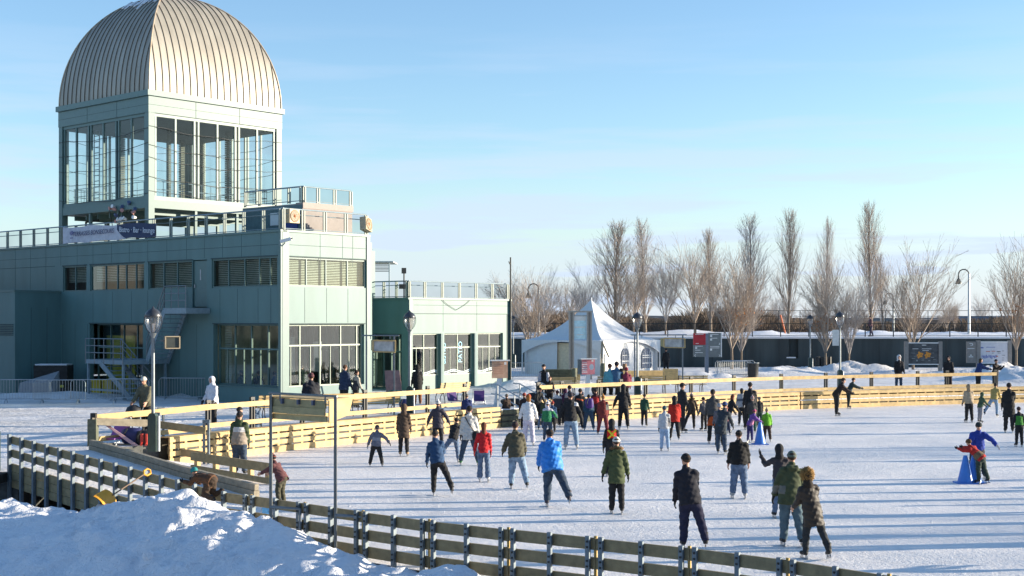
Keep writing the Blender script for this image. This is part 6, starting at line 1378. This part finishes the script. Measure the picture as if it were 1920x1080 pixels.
    v_, f_ = surf_net(fj, lo, hi, vh); ms = [cloth(jk, 'shiny' if puff else 'n')]; mi_ = None
    if bands or jk2:
        ce = v_[f_].mean(1); q_ = (ce-hip)@Rt; mi_ = np.zeros(len(f_), int)
        for s0, s1, col, where in (bands or []):
            ms.append(cloth(col)); da_ = np.minimum(*[np.minimum(sg(ce.astype(np.float32), a[0], a[1], .075, .065), sg(ce.astype(np.float32), a[1], a[2], .065, .055)) for a in arms])
            m_ = (q_[:, 2] > s0) & (q_[:, 2] < s1)
            if where == 'torso': m_ &= ((np.abs(q_[:, 0]) < .15) | (da_ > .03)) & (da_ > -.02)
            elif where == 'arms': m_ = (da_ < .012) & (np.abs(q_[:, 0]) > .15)
            elif where == 'left': m_ &= (q_[:, 0] < -.12)
            elif where == 'right': m_ &= (q_[:, 0] > .12)
            mi_[m_] = len(ms)-1
    jo = part('jacket' if jl < .3 else 'coat', v_, f_, ms, bo, mi_)
    # head wear and hair
    def onhead(nm, key, m): v, f = cached(key, HW[key], (-.16, -.24, -.3), (.16, .22, .24), .0125); o = part(nm, (Hm@v.T).T+hd, f, m); return o
    if hair: onhead('hair', hair, cloth(hairc))
    elif hat in ('beanie', 'pom', 'cap', 'helmet'): onhead('hair', 'short', cloth(hairc))
    if hat:
        ho = onhead({'pom': 'knit_hat', 'beanie': 'knit_hat', 'hood': 'hood'}.get(hat, hat), hat, cloth(hc, 'plaid' if hat in ('beanie', 'pom') else 'n'))
        if isinstance(face2, tuple):
            c_ = np.array([v.co for v in ho.data.vertices]); inv = np.linalg.inv(Hm)
            ho.data.materials.append(cloth(face2)); z_ = ((c_-hd)@inv.T)[:, 2]; mi2 = [1 if int((z_[list(pl.vertices)].mean()+1)*26) % 2 else 0 for pl in ho.data.polygons]; ho.data.polygons.foreach_set('material_index', mi2)
    if fur:
        if fur not in CACHE: CACHE[fur] = fur_mesh(fur)
        v, f = CACHE[fur]; part('fur_trim', (Hm@v.T).T+hd, f, cloth(furc))
    # hands and feet
    gv, gf = cached('glove', f_glove, (-.04, -.06, -.19), (.06, .09, .06), .0085)
    for i, (s0, e, w, fw, sd__) in enumerate(arms):
        v = gv*np.array([1, 1, 1.])
        if i: v = v*np.array([-1, 1, 1])
        Rm = rotx(R(fw))@roty(-R(sd__)); f = gf[:, ::-1] if i else gf
        part('glove' if glove != 'skin' else 'hand', (Rm@(v*1.15).T).T+w, f, cloth(glove) if glove != 'skin' else SK)
    kv, kf = cached('boot', f_boot, (-.08, -.14, -.04), (.08, .22, .27), .0125)
    for i, (h0, k, a) in enumerate(legs):
        fw, sd__, kn = (L, Rr)[i]; pitch = max(-60, min(30, (fw-kn)*.55)); Rm = rotz(R(-8 if i else 8))@rotx(R(pitch)); base = a-Rm@np.array([0, -.03, .085])
        k_ = part('skate' if skate else 'boot', (Rm@kv.T).T+base, kf, cloth(boots, 'shiny'))
        if skate:
            b_ = MB(); b_.box((0, .03, -.070), (.006, .29, .035)); b_.box((0, -.06, -.03), (.03, .05, .05)); b_.box((0, .10, -.03), (.03, .06, .05)); bv_ = np.array(b_.v)
            part('blade', (Rm@bv_.T).T+base, np.array(b_.f), BLADE, k_).data.polygons.foreach_set('use_smooth', np.zeros(18, bool))
    bo['zz'] = 1; del bo['zz']
    MW[bo.name] = M_; return bo, dict(M=M_, T=T, hd=hd, Hm=Hm, arms=arms, hip=hip, Rt=Rt, legs=legs, sc=sc_)
pr = person
WH = (.68, .68, .68); NAVJ = (.02, .06, .14); FU = (.07, .045, .03)
stand = dict(L=(2, 3, 3), Rr=(0, 3, 2))
# -------- skaters on the ice, left to right
pr(705, 875, 797, 'child in a grey patterned jacket skating with arms held out', jk=(.13, .14, .18), tr=BK, hat='helmet', hc=(.05, .05, .06), lean=12, roll=4, L=(5, 14, 10), Rr=(-8, 16, 10), AL=(-5, 32, 8), AR=(5, 55, 10), wide=1.15, bands=[(.15, .3, (.25, .26, .3), 'torso')])
pr(757, 856, 757, 'woman in a long dark brown coat with fur trimmed hood and tan boots', jk=FU, tr=BK, jl=.34, hat='hood', hc=FU, fur='hoodtrim', furc=(.25, .16, .07), boots=(.35, .22, .12), lean=2, **stand)
pr(821, 842, 750, 'woman in a dark puffer jacket and white knit hat gliding behind the man in blue', jk=(.03, .025, .04), tr=BK, hat='pom', hc=WH, puff=True, AL=(-5, 32, 5), AR=(-5, 38, 8), lean=4, jl=.2)
pr(820, 930, 806, 'man in navy jacket and black trousers leaning left in mid stride', jk=NAVJ, tr=BK, lean=16, roll=-7, L=(10, 2, 6), Rr=(-10, 26, 12), AL=(8, 12, 10), AR=(15, 8, 70), wide=1.05)
pr(850, 868, 783, 'crouching teenager in black jacket and blue jeans pushing off', jk=BK, tr=JN, lean=30, roll=12, L=(0, 34, 8), Rr=(14, 8, 30), AL=(20, 10, 40), AR=(20, 10, 40), boots=(.5, .5, .5))
o, d_ = pr(880, 873, 760, 'woman in a white coat with a black shoulder bag and green red skates', jk=(.50, .50, .48), tr=JD, jl=.2, hat='beanie', hc=BK, boots=(.03, .15, .05), L=(4, 14, 6), Rr=(-4, 14, 6), AL=(0, 14, 10), AR=(0, 14, 12), lean=8, skate=True, wide=1.08, hood=1)
M_ = d_['M']; mb = MB(); tt_ = [M_ @ Vector(d_['T'](*c)) for c in ((-.13, -.10, .5), (-.02, -.165, .3), (.12, -.165, .1), (.2, -.1, .0))]; mb.tube(tt_, .014, 5); bc = M_ @ Vector(d_['T'](.2, -.10, -.05)); t = thing('shoulder_bag', bc, 'black shoulder bag slung across the back of the woman in the white coat', 'bag'); make('strap', mb, cloth(BK), t)
mb = MB(); mb.lathe(bc-V(0, 0, .16), [(.06, 0), (.12, .02), (.13, .12), (.11, .24), (.04, .28)], 10); make('bag_body', mb, cloth(BK), t)
pr(875, 808, 738, 'man in navy jacket with grey hat standing behind the woman in the white coat', jk=(.02, .035, .13), tr=BK, hat='beanie', hc=(.16, .15, .14), lean=8, **stand, wide=1.2)
pr(907, 904, 792, 'woman in a red jacket with long brown hair and flared blue jeans', jk=(.50, .015, .02), tr=JN, hat=None, hair='long', hairc=(.12, .04, .02), flare=.035, L=(2, 3, 2), Rr=(0, 4, 2), AL=(5, 18, 10), AR=(-4, 8, 8), lean=5, boots=(.6, .6, .6), wide=.92, glove=(.3, .02, .02))
pr(968, 917, 790, 'man in an olive brown jacket, dark cap and faded jeans', jk=(.075, .07, .045), tr=JL, hat='beanie', hc=(.03, .015, .02), lean=12, roll=-3, L=(8, 4, 8), Rr=(-6, 16, 14), AL=(5, 24, 30), AR=(10, 14, 30), wide=1.18, jl=.14, hood=1)
pr(991, 836, 738, 'woman in white jacket, pale lavender trousers and rusty red hat', jk=WH, tr=(.55, .52, .62), hat='beanie', hc=(.35, .05, .02), hair='bob', hairc=(.3, .12, .03), AL=(0, 22, 8), AR=(0, 20, 8), L=(4, 4, 4), Rr=(0, 6, 4), boots=(.6, .6, .6), flare=.02, wide=1.05, glove=BK)
pr(1027, 828, 752, 'child in a green top with white shoulders and white hat', jk=(.02, .18, .07), tr=JD, hat='pom', hc=WH, bands=[(.42, .7, (.5, .5, .55), 'any')], AR=(12, 38, 30), L=(3, 6, 4), Rr=(0, 6, 4))
pr(1070, 843, 735, 'man in black jacket with white sleeves and light blue jeans', jk=BK, tr=JL, hat='cap', hc=(.02, .02, .04), bands=[(.4, .6, (.5, .5, .52), 'right')], L=(4, 6, 5), Rr=(0, 9, 6), AL=(-5, 30, 5), AR=(-5, 28, 5), lean=10, wide=1.12, boots=(.4, .4, .4))
pr(1035, 951, 805, 'man in a bright blue padded jacket leaning forward on one skate', jk=(.02, .21, .66), tr=JD, hat='beanie', hc=BK, lean=26, roll=-5, L=(8, 2, 12), Rr=(-14, 24, 18), AL=(15, 12, 10), AR=(25, 6, 60), puff=True, wide=1.22, jl=.18, headyaw=25, boots=(.03, .03, .05), glove=BK, hood=1)
o, d_ = pr(1147, 893, 785, 'rink marshal in black with a red vest crossed with yellow', jk=BK, tr=BK, hat='hood', hc=BK, bands=[(.24, .56, (.65, .03, .02), 'torso')], AL=(-10, 14, 10), L=(0, 6, 12), Rr=(0, 4, 10), lean=5, wide=1.05, jl=.15)
mb = MB(); Mt = d_['M']
for s_ in (-1, 1): a_, b_ = Mt @ Vector(d_['T'](-.13*s_, -.155, .50)), Mt @ Vector(d_['T'](.13*s_, -.165, .22)); mb.beam(a_, b_, .045, .02, up=(0, -1, .1))
make('vest_cross', mb, mat('hi_vis_yellow', (.75, .65, .03), .5), o)
pr(1156, 964, 818, 'woman in an olive green parka, white hat and black leggings', jk=(.065, .085, .035), tr=BK, jl=.26, hat='beanie', hc=(.62, .62, .58), fur='collar', furc=(.22, .14, .07), L=(4, 2, 4), Rr=(-2, 3, 4), AL=(-4, 22, 6), AR=(-4, 16, 6), lean=5, wide=1.04, hood=1)
pr(1085, 806, 728, 'man in black with an orange trimmed coat walking off the steps', jk=BK, tr=BK, bands=[(.3, .36, (.5, .1, .03), 'torso')], lean=15, roll=8, AR=(10, 30, 10), L=(5, 20, 8), Rr=(0, 6, 8))
o, d_ = pr(1104, 808, 739, 'skater in a dark teal jacket with a purple backpack', jk=(.02, .06, .10), tr=(.03, .06, .10), L=(4, 10, 6), Rr=(-2, 12, 8), lean=8, boots=(.4, .4, .4), wide=1.1)
bp_ = d_['M'] @ Vector(d_['T'](.02, -.22, .12)); bag(960+bp_.x/bp_.y*F, bp_.y, bp_.z, (.17, .11, .42), 'purple backpack on the back of the skater in teal', mat('violet_nylon', (.07, .03, .20), .6))
pr(1117, 800, 728, 'dark haired adult in a black coat and red scarf behind the maroon child', jk=(.05, .015, .02), tr=BK, hat='beanie', hc=BK, bands=[(.1, .45, (.35, .02, .02), 'torso')], **stand)
pr(1131, 815, 740, 'child in a maroon snowsuit with an orange hat', jk=(.16, .025, .02), tr=(.16, .025, .03), hat='pom', hc=(.5, .22, .05), L=(6, 12, 12), Rr=(-2, 8, 8), wide=1.15, bands=[(.15, .45, (.12, .12, .11), 'right')])
pr(1169, 806, 720, 'tall man dressed all in black standing at the far boards', jk=BK, tr=BK, hat='hood', hc=BK, AL=(-4, 32, 6), AR=(-4, 16, 30), L=(2, 6, 3), Rr=(0, 7, 3), wide=1.1, boots=(.3, .3, .3))
pr(1246, 846, 760, 'teenager in a white jacket with pale blue jeans and teal hat', jk=(.46, .48, .50), tr=(.30, .42, .58), hat='beanie', hc=(.01, .10, .14), L=(2, 3, 3), Rr=(0, 5, 3), AL=(0, 8, 10), AR=(0, 8, 10), lean=5, boots=(.3, .35, .4), bands=[(.0, .35, (.13, .13, .14), 'right')])
pr(1277, 812, 717, 'tall man in a black cap and dark jacket behind the red coat', jk=(.02, .02, .02), tr=BK, hat='cap', hc=BK, yaw=-60, **stand)
pr(1265, 826, 742, 'skater in a bright red coat and black trousers', jk=(.45, .02, .01), tr=BK, hat='hood', hc=BK, L=(6, 8, 12), Rr=(-10, 4, 20), jl=.22, lean=8, wide=1.1)
pr(1297, 806, 737, 'woman in a short brown coat striding with one leg back', jk=(.06, .04, .025), tr=BK, jl=.22, hat='pom', hc=(.5, .4, .38), hair='bob', L=(-4, 26, 8), Rr=(4, 4, 4), AR=(0, 22, 6), yaw=10, lean=4, fur='collar', furc=(.15, .10, .05))
pr(1337, 832, 730, 'woman in dark grey top with a burnt orange skirt', jk=(.06, .06, .06), tr=BK, skirt=(.40, .07, .01), hat=None, hair='tail', hairc=(.02, .015, .012), L=(3, 3, 4), Rr=(0, 4, 4), jl=.04)
pr(1352, 852, 753, 'man in a slate coat and blue hat leaning over with arms down', jk=(.03, .04, .05), tr=JD, hat='beanie', hc=(.02, .06, .20), lean=24, roll=6, yaw=-25, L=(10, 4, 8), Rr=(4, 4, 8), AL=(20, 5, 5), AR=(25, 10, 5), jl=.3, wide=1.02)
pr(1349, 838, 756, 'small child in a grey helmet between the slate coat and orange skirt', jk=(.1, .1, .12), tr=BK, hat='helmet', hc=(.3, .3, .32), **stand)
pr(1366, 812, 740, 'person in black with red brown hair reaching down to a child', jk=BK, tr=JD, hat=None, hair='bob', hairc=(.15, .04, .02), lean=22, yaw=-70, AR=(20, 20, 10), AL=(20, 10, 10), L=(8, 3, 8), Rr=(-4, 3, 8), boots=(.3, .3, .3))
pr(1362, 816, 762, 'child in a plaid pink jacket held by the adult in black', jk=(.30, .13, .15), tr=NV, hat='beanie', hc=(.3, .1, .08), yaw=-20, bands=[(.15, .25, (.05, .03, .05), 'any')], L=(3, 12, 8), Rr=(0, 12, 8), boots=(.4, .4, .4))
pr(1391, 798, 728, 'woman in a grey white patterned sweater by the far boards', jk=(.30, .31, .33), tr=BK, hat=None, hair='bob', hairc=BK, bands=[(.2, .32, (.08, .09, .12), 'any')], **stand, puff=True)
pr(1407, 806, 716, 'tall man in black with back to the camera before the far rail', jk=BK, tr=BK, hat='beanie', hc=BK, L=(4, 8, 5), Rr=(-4, 8, 5), wide=1.15, lean=6)
pr(1411, 812, 742, 'child in dark jacket and striped bobble hat', jk=(.05, .05, .05), tr=(.02, .08, .06), hat='pom', hc=(.5, .5, .48), face2=(.35, .03, .03), **stand)
pr(1406, 830, 767, 'child in a purple and pink jacket leaning on the blue cone', jk=(.16, .07, .30), tr=(.03, .03, .13), hat='beanie', hc=(.45, .08, .16), lean=24, roll=10, yaw=-55, AL=(45, 5, 10), AR=(45, 10, 10), L=(0, 3, 4), Rr=(6, 3, 6), bands=[(-.1, .3, (.50, .20, .34), 'right')], boots=(.4, .4, .4))
pr(1438, 829, 765, 'child in a bright green jacket and brown trousers beside the blue cone', jk=(.13, .38, .02), tr=(.035, .02, .015), hat='pom', hc=(.35, .32, .22), L=(2, 4, 3), Rr=(0, 8, 3), AR=(0, 14, 10), AL=(0, 14, 20), wide=1.12, boots=(.4, .4, .4))
pr(1386, 935, 806, 'broad man in a plain black sweater and jeans seen from behind', jk=(.008, .008, .008), tr=JN, hat='beanie', hc=(.008, .008, .008), L=(2, 7, 3), Rr=(-3, 5, 4), AL=(2, 14, 14), AR=(2, 14, 14), wide=1.24, lean=6, boots=(.35, .35, .35), glove='skin', jl=.08)
pr(1293, 1030, 850, 'man in dark navy jacket, navy snow trousers and banded hat nearest the fence', jk=(.012, .013, .022), tr=(.013, .015, .045), hat='beanie', hc=BK, L=(6, 2, 5), Rr=(-5, 16, 12), AL=(6, 6, 12), AR=(20, 4, 70), lean=12, roll=-6, wide=1.14, headyaw=25, jl=.14, boots=BK)
pr(1463, 972, 832, 'woman in a dark plaid jacket holding a phone up beside the parka man', jk=(.04, .035, .04), tr=JN, hat='hood', hc=BK, AL=(55, 35, 100), AR=(20, 30, 10), L=(2, 4, 3), Rr=(0, 3, 3), lean=5, roll=-2, boots=BK)
pr(1481, 1025, 845, 'man in a green and grey parka with a plaid hat and jeans', jk=(.06, .075, .035), tr=(.08, .13, .16), hat='beanie', hc=(.10, .13, .11), L=(4, 2, 3), Rr=(-6, 9, 8), AL=(4, 22, 10), AR=(40, 16, 10), lean=10, roll=6, wide=1.16, jl=.2, bands=[(.0, .16, (.15, .15, .13), 'left')], glove=BK, hood=1)
pr(1523, 1049, 880, 'woman in a long dark brown padded coat with a huge tan fur hood', jk=(.022, .015, .01), tr=(.02, .025, .03), hat='hood', hc=(.022, .015, .01), fur='big', furc=(.36, .22, .08), L=(8, 3, 8), Rr=(-10, 14, 14), AL=(25, 2, 30), AR=(10, 6, 30), lean=8, roll=-8, jl=.30, puff=True, wide=.98, yaw=14, glove='skin')
pr(1568, 780, 708, 'dark clad skater bending forward near the globe lamp', jk=(.025, .015, .012), tr=BK, lean=34, yaw=-78, hat='beanie', hc=(.04, .02, .02), AL=(40, 4, 10), AR=(40, 4, 10), L=(6, 3, 4), Rr=(0, 4, 6))
pr(1591, 766, 708, 'skater in dark green leaning towards the rail with arms out', jk=(.015, .035, .035), tr=(.01, .02, .02), lean=30, yaw=-75, hat='beanie', hc=(.04, .02, .02), AL=(50, 4, 15), AR=(50, 4, 15), L=(6, 3, 4), Rr=(-4, 4, 6))
pr(1817, 792, 720, 'person in a beige jacket with hood near the right edge', jk=(.36, .29, .20), tr=BK, hat='hood', hc=(.3, .22, .13), L=(0, 5, 4), Rr=(0, 5, 4), yaw=8, wide=1.1)
pr(1838, 793, 735, 'child in a dark green hooded jacket and grey trousers', jk=(.05, .09, .05), tr=(.25, .25, .27), hat='hood', hc=(.05, .09, .05), yaw=-70, lean=14, AL=(30, 5, 20), AR=(30, 5, 20), L=(4, 6, 8), Rr=(-4, 6, 8))
pr(1864, 782, 718, 'skater in a mustard jacket and pale jeans striding left', jk=(.36, .27, .09), tr=JL, hat='cap', hc=BK, yaw=-35, lean=24, L=(-20, 26, 10), Rr=(14, 4, 24), AL=(20, 10, 30), AR=(10, 10, 30))
pr(1892, 812, 717, 'person in a long black coat carrying a pack at the right edge', jk=(.012, .012, .012), tr=BK, hat='beanie', hc=BK, jl=.42, lean=4, AR=(40, 5, 60), yaw=-15, wide=1.05, **stand)
pr(1911, 838, 762, 'child in black with a green vest at the right edge of the picture', jk=BK, tr=BK, hat='beanie', hc=(.05, .02, .02), bands=[(.0, .42, (.05, .22, .03), 'torso')], **stand, AL=(0, 18, 10), AR=(0, 18, 10))
pr(1832, 897, 790, 'adult in a cobalt blue jacket stretching both arms over a child', jk=(.02, .05, .30), tr=(.03, .03, .05), hat='helmet', hc=(.02, .03, .03), yaw=172, lean=24, AL=(25, 52, 8), AR=(30, 22, 10), L=(14, 10, 20), Rr=(14, 10, 20), glove=(.55, .55, .52), wide=1.2)
pr(1838, 907, 824, 'child in red and khaki snowsuit hugging the two blue cones', jk=(.40, .02, .015), tr=(.03, .05, .04), hat='helmet', hc=(.10, .05, .02), yaw=30, lean=42, roll=-18, AL=(70, 10, 20), AR=(70, 0, 10), L=(0, 3, 6), Rr=(-10, 8, 12), bands=[(.0, .22, (.16, .11, .06), 'torso')], wide=1.15, skirt=None)
pr(449, 893, 770, 'man in a green, white and beige colour block jacket behind the entrance barrier', jk=(.04, .06, .025), tr=JD, hat='beanie', hc=BK, bands=[(.26, .40, (.55, .55, .55), 'torso'), (-.12, .26, (.30, .25, .20), 'torso')], L=(2, 3, 2), Rr=(0, 5, 2), AL=(2, 10, 12), AR=(2, 10, 12), wide=1.2, lean=3)
pr(446, 862, 762, 'person with dark hair mostly hidden behind the colour block jacket', jk=(.02, .03, .02), tr=BK, hat='beanie', hc=BK, yaw=-60, **stand)
pr(478, 841, 755, 'teenager in a blue grey hooded jacket by the pine boards', jk=(.12, .18, .27), tr=(.02, .03, .05), hat='beanie', hc=BK, L=(0, 3, 2), Rr=(0, 4, 2), AL=(5, 6, 30), AR=(5, 8, 20), jl=.16, boots=(.4, .4, .4), hood=1)
pr(528, 950, 852, 'person in a maroon plaid jacket and striped hat bending over a blue bag', jk=(.13, .05, .05), tr=(.07, .065, .04), hat='pom', hc=(.04, .04, .05), face2=(.45, .08, .05), yaw=62, lean=34, AL=(45, 6, 10), AR=(35, 6, 20), L=(10, 4, 20), Rr=(10, 4, 20), wide=1.15, jl=.16, glove='skin')
pr(1045, 800, 731, 'skater in charcoal with a white scarf waiting near the right handrail', jk=(.04, .04, .05), tr=BK, hat='beanie', hc=(.1, .02, .02), bands=[(.42, .6, (.5, .5, .5), 'any')], **stand)
pr(1093, 799, 734, 'short skater in black hidden between the teal jacket and the black cap', jk=(.015, .015, .02), tr=NV, hat='pom', hc=(.2, .2, .25), yaw=40, **stand)
pr(1060, 797, 728, 'skater in a dark plum jacket behind the man with white sleeves', jk=(.06, .015, .05), tr=BK, hat='hood', hc=(.06, .015, .05), **stand)
pr(1424, 800, 744, 'small child in black behind the purple jacket and green jacket', jk=(.02, .02, .02), tr=(.02, .05, .04), hat='helmet', hc=(.1, .1, .1), **stand)
pr(951, 800, 738, 'skater in dark brown holding the boards left of the rink steps', jk=(.05, .03, .02), tr=BK, hat='beanie', hc=(.25, .2, .15), yaw=30, **stand)
pr(1208, 800, 738, 'skater in forest green near the boards beside the tall man in black', jk=(.02, .07, .04), tr=BK, hat='beanie', hc=(.02, .02, .02), yaw=-20, **stand)
pr(1036, 812, 752, 'child in navy with a red hat between the green child and the steps', jk=NAVJ, tr=BK, hat='pom', hc=(.4, .04, .03), **stand)
pr(1320, 808, 744, 'skater in grey with a dark cap left of the orange skirt', jk=(.10, .10, .11), tr=BK, hat='cap', hc=BK, yaw=30, **stand)
# -------- people on the promenade
G2 = 'people on the promenade'
def walk(px, fy, ty, label, **k): k.setdefault('skate', False); return pr(px, fy, ty, label, z=PZ, group=G2, **k)
walk(274, 810, 705, 'man in an olive jacket and cream hat pushing a black pushchair', jk=(.13, .12, .075), tr=BK, hat='beanie', hc=(.6, .56, .48), yaw=165, lean=10, AL=(28, 8, 15), AR=(28, 12, 15), L=(6, 3, 6), Rr=(-6, 3, 6), wide=1.18, glove='skin', nod=12)
walk(399, 797, 705, 'person in a white hooded jacket and black trousers walking on the promenade', jk=(.66, .66, .70), tr=BK, hat='hood', hc=(.66, .66, .70), yaw=150, L=(10, 7, 8), Rr=(-12, 7, 6), AL=(6, 10, 30), AR=(6, 10, 30), wide=1.12, boots=(.1, .3, .12), jl=.2)
walk(584, 780, 698, 'broad visitor in black with a maroon hat seated on a bench', jk=(.02, .022, .03), tr=BK, hat='beanie', hc=(.12, .04, .05), wide=1.3, L=(80, 6, 80), Rr=(80, 6, 80), seat=.47, yaw=20)
walk(645, 764, 684, 'man in a dark navy coat standing before the pavilion glass', jk=(.02, .035, .075), tr=BK, hat=None, hair='short', hairc=(.08, .04, .02), yaw=-35, wide=1.15, jl=.2, **stand)
walk(667, 764, 694, 'woman with dark hair in a beige jacket with black vest', jk=(.04, .04, .045), tr=BK, hat=None, hair='tail', hairc=(.03, .015, .01), bands=[(0, .6, (.42, .38, .30), 'arms'), (.35, .6, (.42, .38, .30), 'any')], yaw=-50, **stand)
walk(783, 757, 683, 'woman in a long black coat and brown boots outside the annexe', jk=(.012, .012, .012), tr=(.22, .08, .03), jl=.40, hat='hood', hc=(.012, .012, .012), boots=(.25, .09, .03), yaw=15, wide=1.05, **stand)
walk(1020, 757, 682, 'man in a black jacket with white stripes standing at the top of the steps', jk=BK, tr=BK, hat='beanie', hc=BK, yaw=170, bands=[(.1, .5, (.45, .45, .5), 'right'), (.1, .5, (.45, .45, .5), 'left')], **stand)
walk(1031, 764, 706, 'child in dark clothes coming down the rink steps', jk=(.03, .025, .025), tr=BK, hat=None, hair='short', hairc=(.12, .05, .03), yaw=180, lean=8, AR=(30, 10, 30), **stand)
walk(1008, 780, 726, 'stooping visitor in black beside the left handrail', jk=(.02, .02, .02), tr=BK, hat='cap', hc=BK, yaw=-150, lean=28, **stand)
pr(1014, 806, 744, 'skater in olive and lime behind the green child, helmet in grey and red', jk=(.06, .07, .03), tr=JN, hat='helmet', hc=(.35, .3, .3), bands=[(-.1, .2, (.25, .32, .03), 'right')], **stand)
pr(983, 806, 736, 'adult in black with a red hat behind the white jacket', jk=(.03, .02, .02), tr=BK, hat='beanie', hc=(.35, .04, .02), **stand)
pr(1069, 800, 722, 'tall dark haired skater waiting right of the steps', jk=(.03, .03, .035), tr=BK, hat='beanie', hc=BK, yaw=25, **stand, bands=[(.3, .5, (.35, .3, .3), 'left')])
for px, ty, lab, jc, hc_, w_ in ((1144, 681, 'light blue jacketed visitor, leftmost of the seated row', (.10, .32, .40), (.15, .05, .04), 1.15), (1157, 677, 'tall visitor in denim blue, second of the seated row', (.05, .12, .22), (.02, .02, .04), 1.1), (1165, 690, 'child in black, third of the seated row', (.02, .02, .02), (.02, .02, .02), 1.0), (1175, 688, 'child in red and navy, rightmost of the seated row', (.20, .03, .06), (.35, .03, .05), 1.0)):
    walk(px, 741, ty, lab, jk=jc, tr=BK, hat='beanie', hc=hc_, L=(80, 5, 80), Rr=(80, 5, 80), seat=.47, yaw=10, wide=w_)
walk(1685, 729, 665, 'man in black with a white hood left of the map board', jk=BK, tr=JD, hat='hood', hc=(.6, .6, .62), yaw=180, **stand)
walk(1778, 729, 667, 'man dressed in black standing between the two boards', jk=BK, tr=(.02, .01, .012), hat='hood', hc=BK, yaw=170, wide=1.15, **stand)
walk(1834, 728, 672, 'person in a royal blue jacket leaning on the far rail', jk=(.02, .04, .14), tr=BK, hat=None, hair='bob', hairc=(.06, .04, .02), yaw=-80, lean=16, wide=1.15, AR=(50, 6, 20), AL=(50, 6, 20), **stand)
walk(1866, 728, 673, 'person in black and brown clasping hands by the far rail', jk=(.03, .02, .015), tr=BK, hat='beanie', hc=BK, yaw=-150, AL=(40, 0, 80), AR=(40, 0, 80), wide=1.15, **stand)
pr(1633, 0, 0, 'walker with a child on the upper quay by the guard rail', jk=(.10, .05, .06), tr=(.03, .03, .06), hat='beanie', hc=BK, yaw=100, L=(12, 3, 6), Rr=(-14, 3, 6), skate=False, group=G2, loc=(XD(1633, 112.4).x, 112.4, WZ+.1), hgt=1.7)
walk(1249, 700, 653, 'person in black behind a leaning prop at the right end of the tent', jk=BK, tr=BK, hat=None, hair='short', hairc=BK, **stand)
# diners behind the corner glass
for t_, o_, lab, jc, yw in ((4.3, -1.2, 'diner in slate blue seen behind the left corner glass', (.08, .13, .18), 60), (3.2, -1.3, 'diner in navy seen behind the middle of the corner glass', (.03, .05, .10), 20), (2.0, -1.2, 'diner in deep blue seen behind the right of the corner glass', (.02, .04, .12), -60)):
    c = F1.p(t_, PZ+.1, o_); pr(0, 0, 0, lab, jk=jc, tr=BK, hat=None, hair='short', L=(80, 6, 80), Rr=(80, 6, 80), seat=.47, yaw=yw, skate=False, group='diners behind glass', loc=c, hgt=1.35, wide=1.15)
for t_, o_, lab, jc, yw in ((.7, -.9, 'diner in grey at the left of the sunlit glass front', (.12, .14, .15), 30), (2.0, -1.0, 'standing figure in dark green inside the sunlit glass front', (.04, .07, .06), 0)):
    c = F2.p(t_, PZ+.1, o_); pr(0, 0, 0, lab, jk=jc, tr=BK, hat=None, hair='short', yaw=yw, skate=False, group='diners behind glass', loc=c, hgt=1.65, **stand)
# the person lying on the ramp fence
pr(0, 0, 0, 'person in brown snowsuit with teal cap lying across the ramp fence', jk=(.10, .045, .02), tr=(.05, .03, .018), hat='helmet', hc=(.03, .25, .25), yaw=62, lean=78, AL=(20, 10, 60), AR=(20, 10, 60), L=(20, 6, 95), Rr=(5, 8, 110), skate=False, wide=1.2, loc=(-6.15, 27.75, .72), hgt=.66, group='people at the rink')
# blue bag held by the plaid jacket, pushchair
mb = MB(); q = P(503, 935, .1); mb.box((-4.95, 27.35, .62), (.16, .12, .34), .3); solo('blue_bottle_bag', mb, mat('blue_print_bag', (.05, .22, .55), .4, var=.4, scale=14), 'blue and red carton held over the fence by the person in plaid', 'carton')
q = P(252, 812, PZ); t = thing('pushchair', q, 'black pushchair pushed by the man with the cream hat', 'pushchair')
x, y = q.x, q.y-.1
mb = MB(); mb.lathe((x, y, PZ+.45), [(.16, 0), (.26, .12), (.28, .28), (.22, .42), (.08, .5)], 12); make('canopy', mb, BLK, t)
mb = MB(); mb.box((x, y, PZ+.38), (.42, .5, .2)); make('seat', mb, BLK, t)
for dx in (-.25, .25):
    for dy in (-.25, .3): mb = MB(); mb.tube([(x+dx-.02, y+dy, PZ+.11), (x+dx+.02, y+dy, PZ+.11)], .11, 12); make('wheel', mb, BLACKM, t)
mb = MB(); mb.tube([(x-.24, y-.25, PZ+.12), (x-.2, y+.1, PZ+.55), (x-.1, y+.45, PZ+1.0), (x+.25, y+.45, PZ+1.0), (x+.2, y+.1, PZ+.55), (x+.25, y-.25, PZ+.12)], .018, 5); make('frame', mb, GALV, t)
# more of the place just outside the right edge: skaters and bare trees whose long shadows cross the ice
G3_ = 'skaters just outside the picture'
src = [o for o in COL.objects if o.get('category') == 'person' and o.get('group') == 'people at the rink' and 800 < 960+o.location.x/o.location.y*F < 1420 and o.location.y < 60]
for k, (x, y) in enumerate(((11.8, 26.6), (13.5, 29.6), (15.0, 31.2), (14.2, 33.6), (17.5, 35.5), (19.5, 38.0), (20.6, 41.5), (22.5, 45), (24, 49.5), (12.5, 24.3), (26, 54), (13.0, 28.2), (28, 47), (16.2, 27.4), (19, 30.4), (22, 36.6), (27, 40.2), (31, 58), (17.8, 33.0), (21.2, 43.2))):
    dup_src = src[(k*5) % len(src)]; r = dup(dup_src, (x, y, dup_src.location.z), dup_src.rotation_euler.z+k*.7, 'skater off the right edge of the ice, unseen', G3_, tuple(dup_src.scale))
for k, (x, y, s_) in enumerate(((66, 33, 1.0), (70, 51, 1.0))):
    dup(MPL[k % 3], (x, y, PZ), k*1.3, 'bare tree standing beyond the right end of the rink', 'bare trees beyond the right end of the rink', s_)
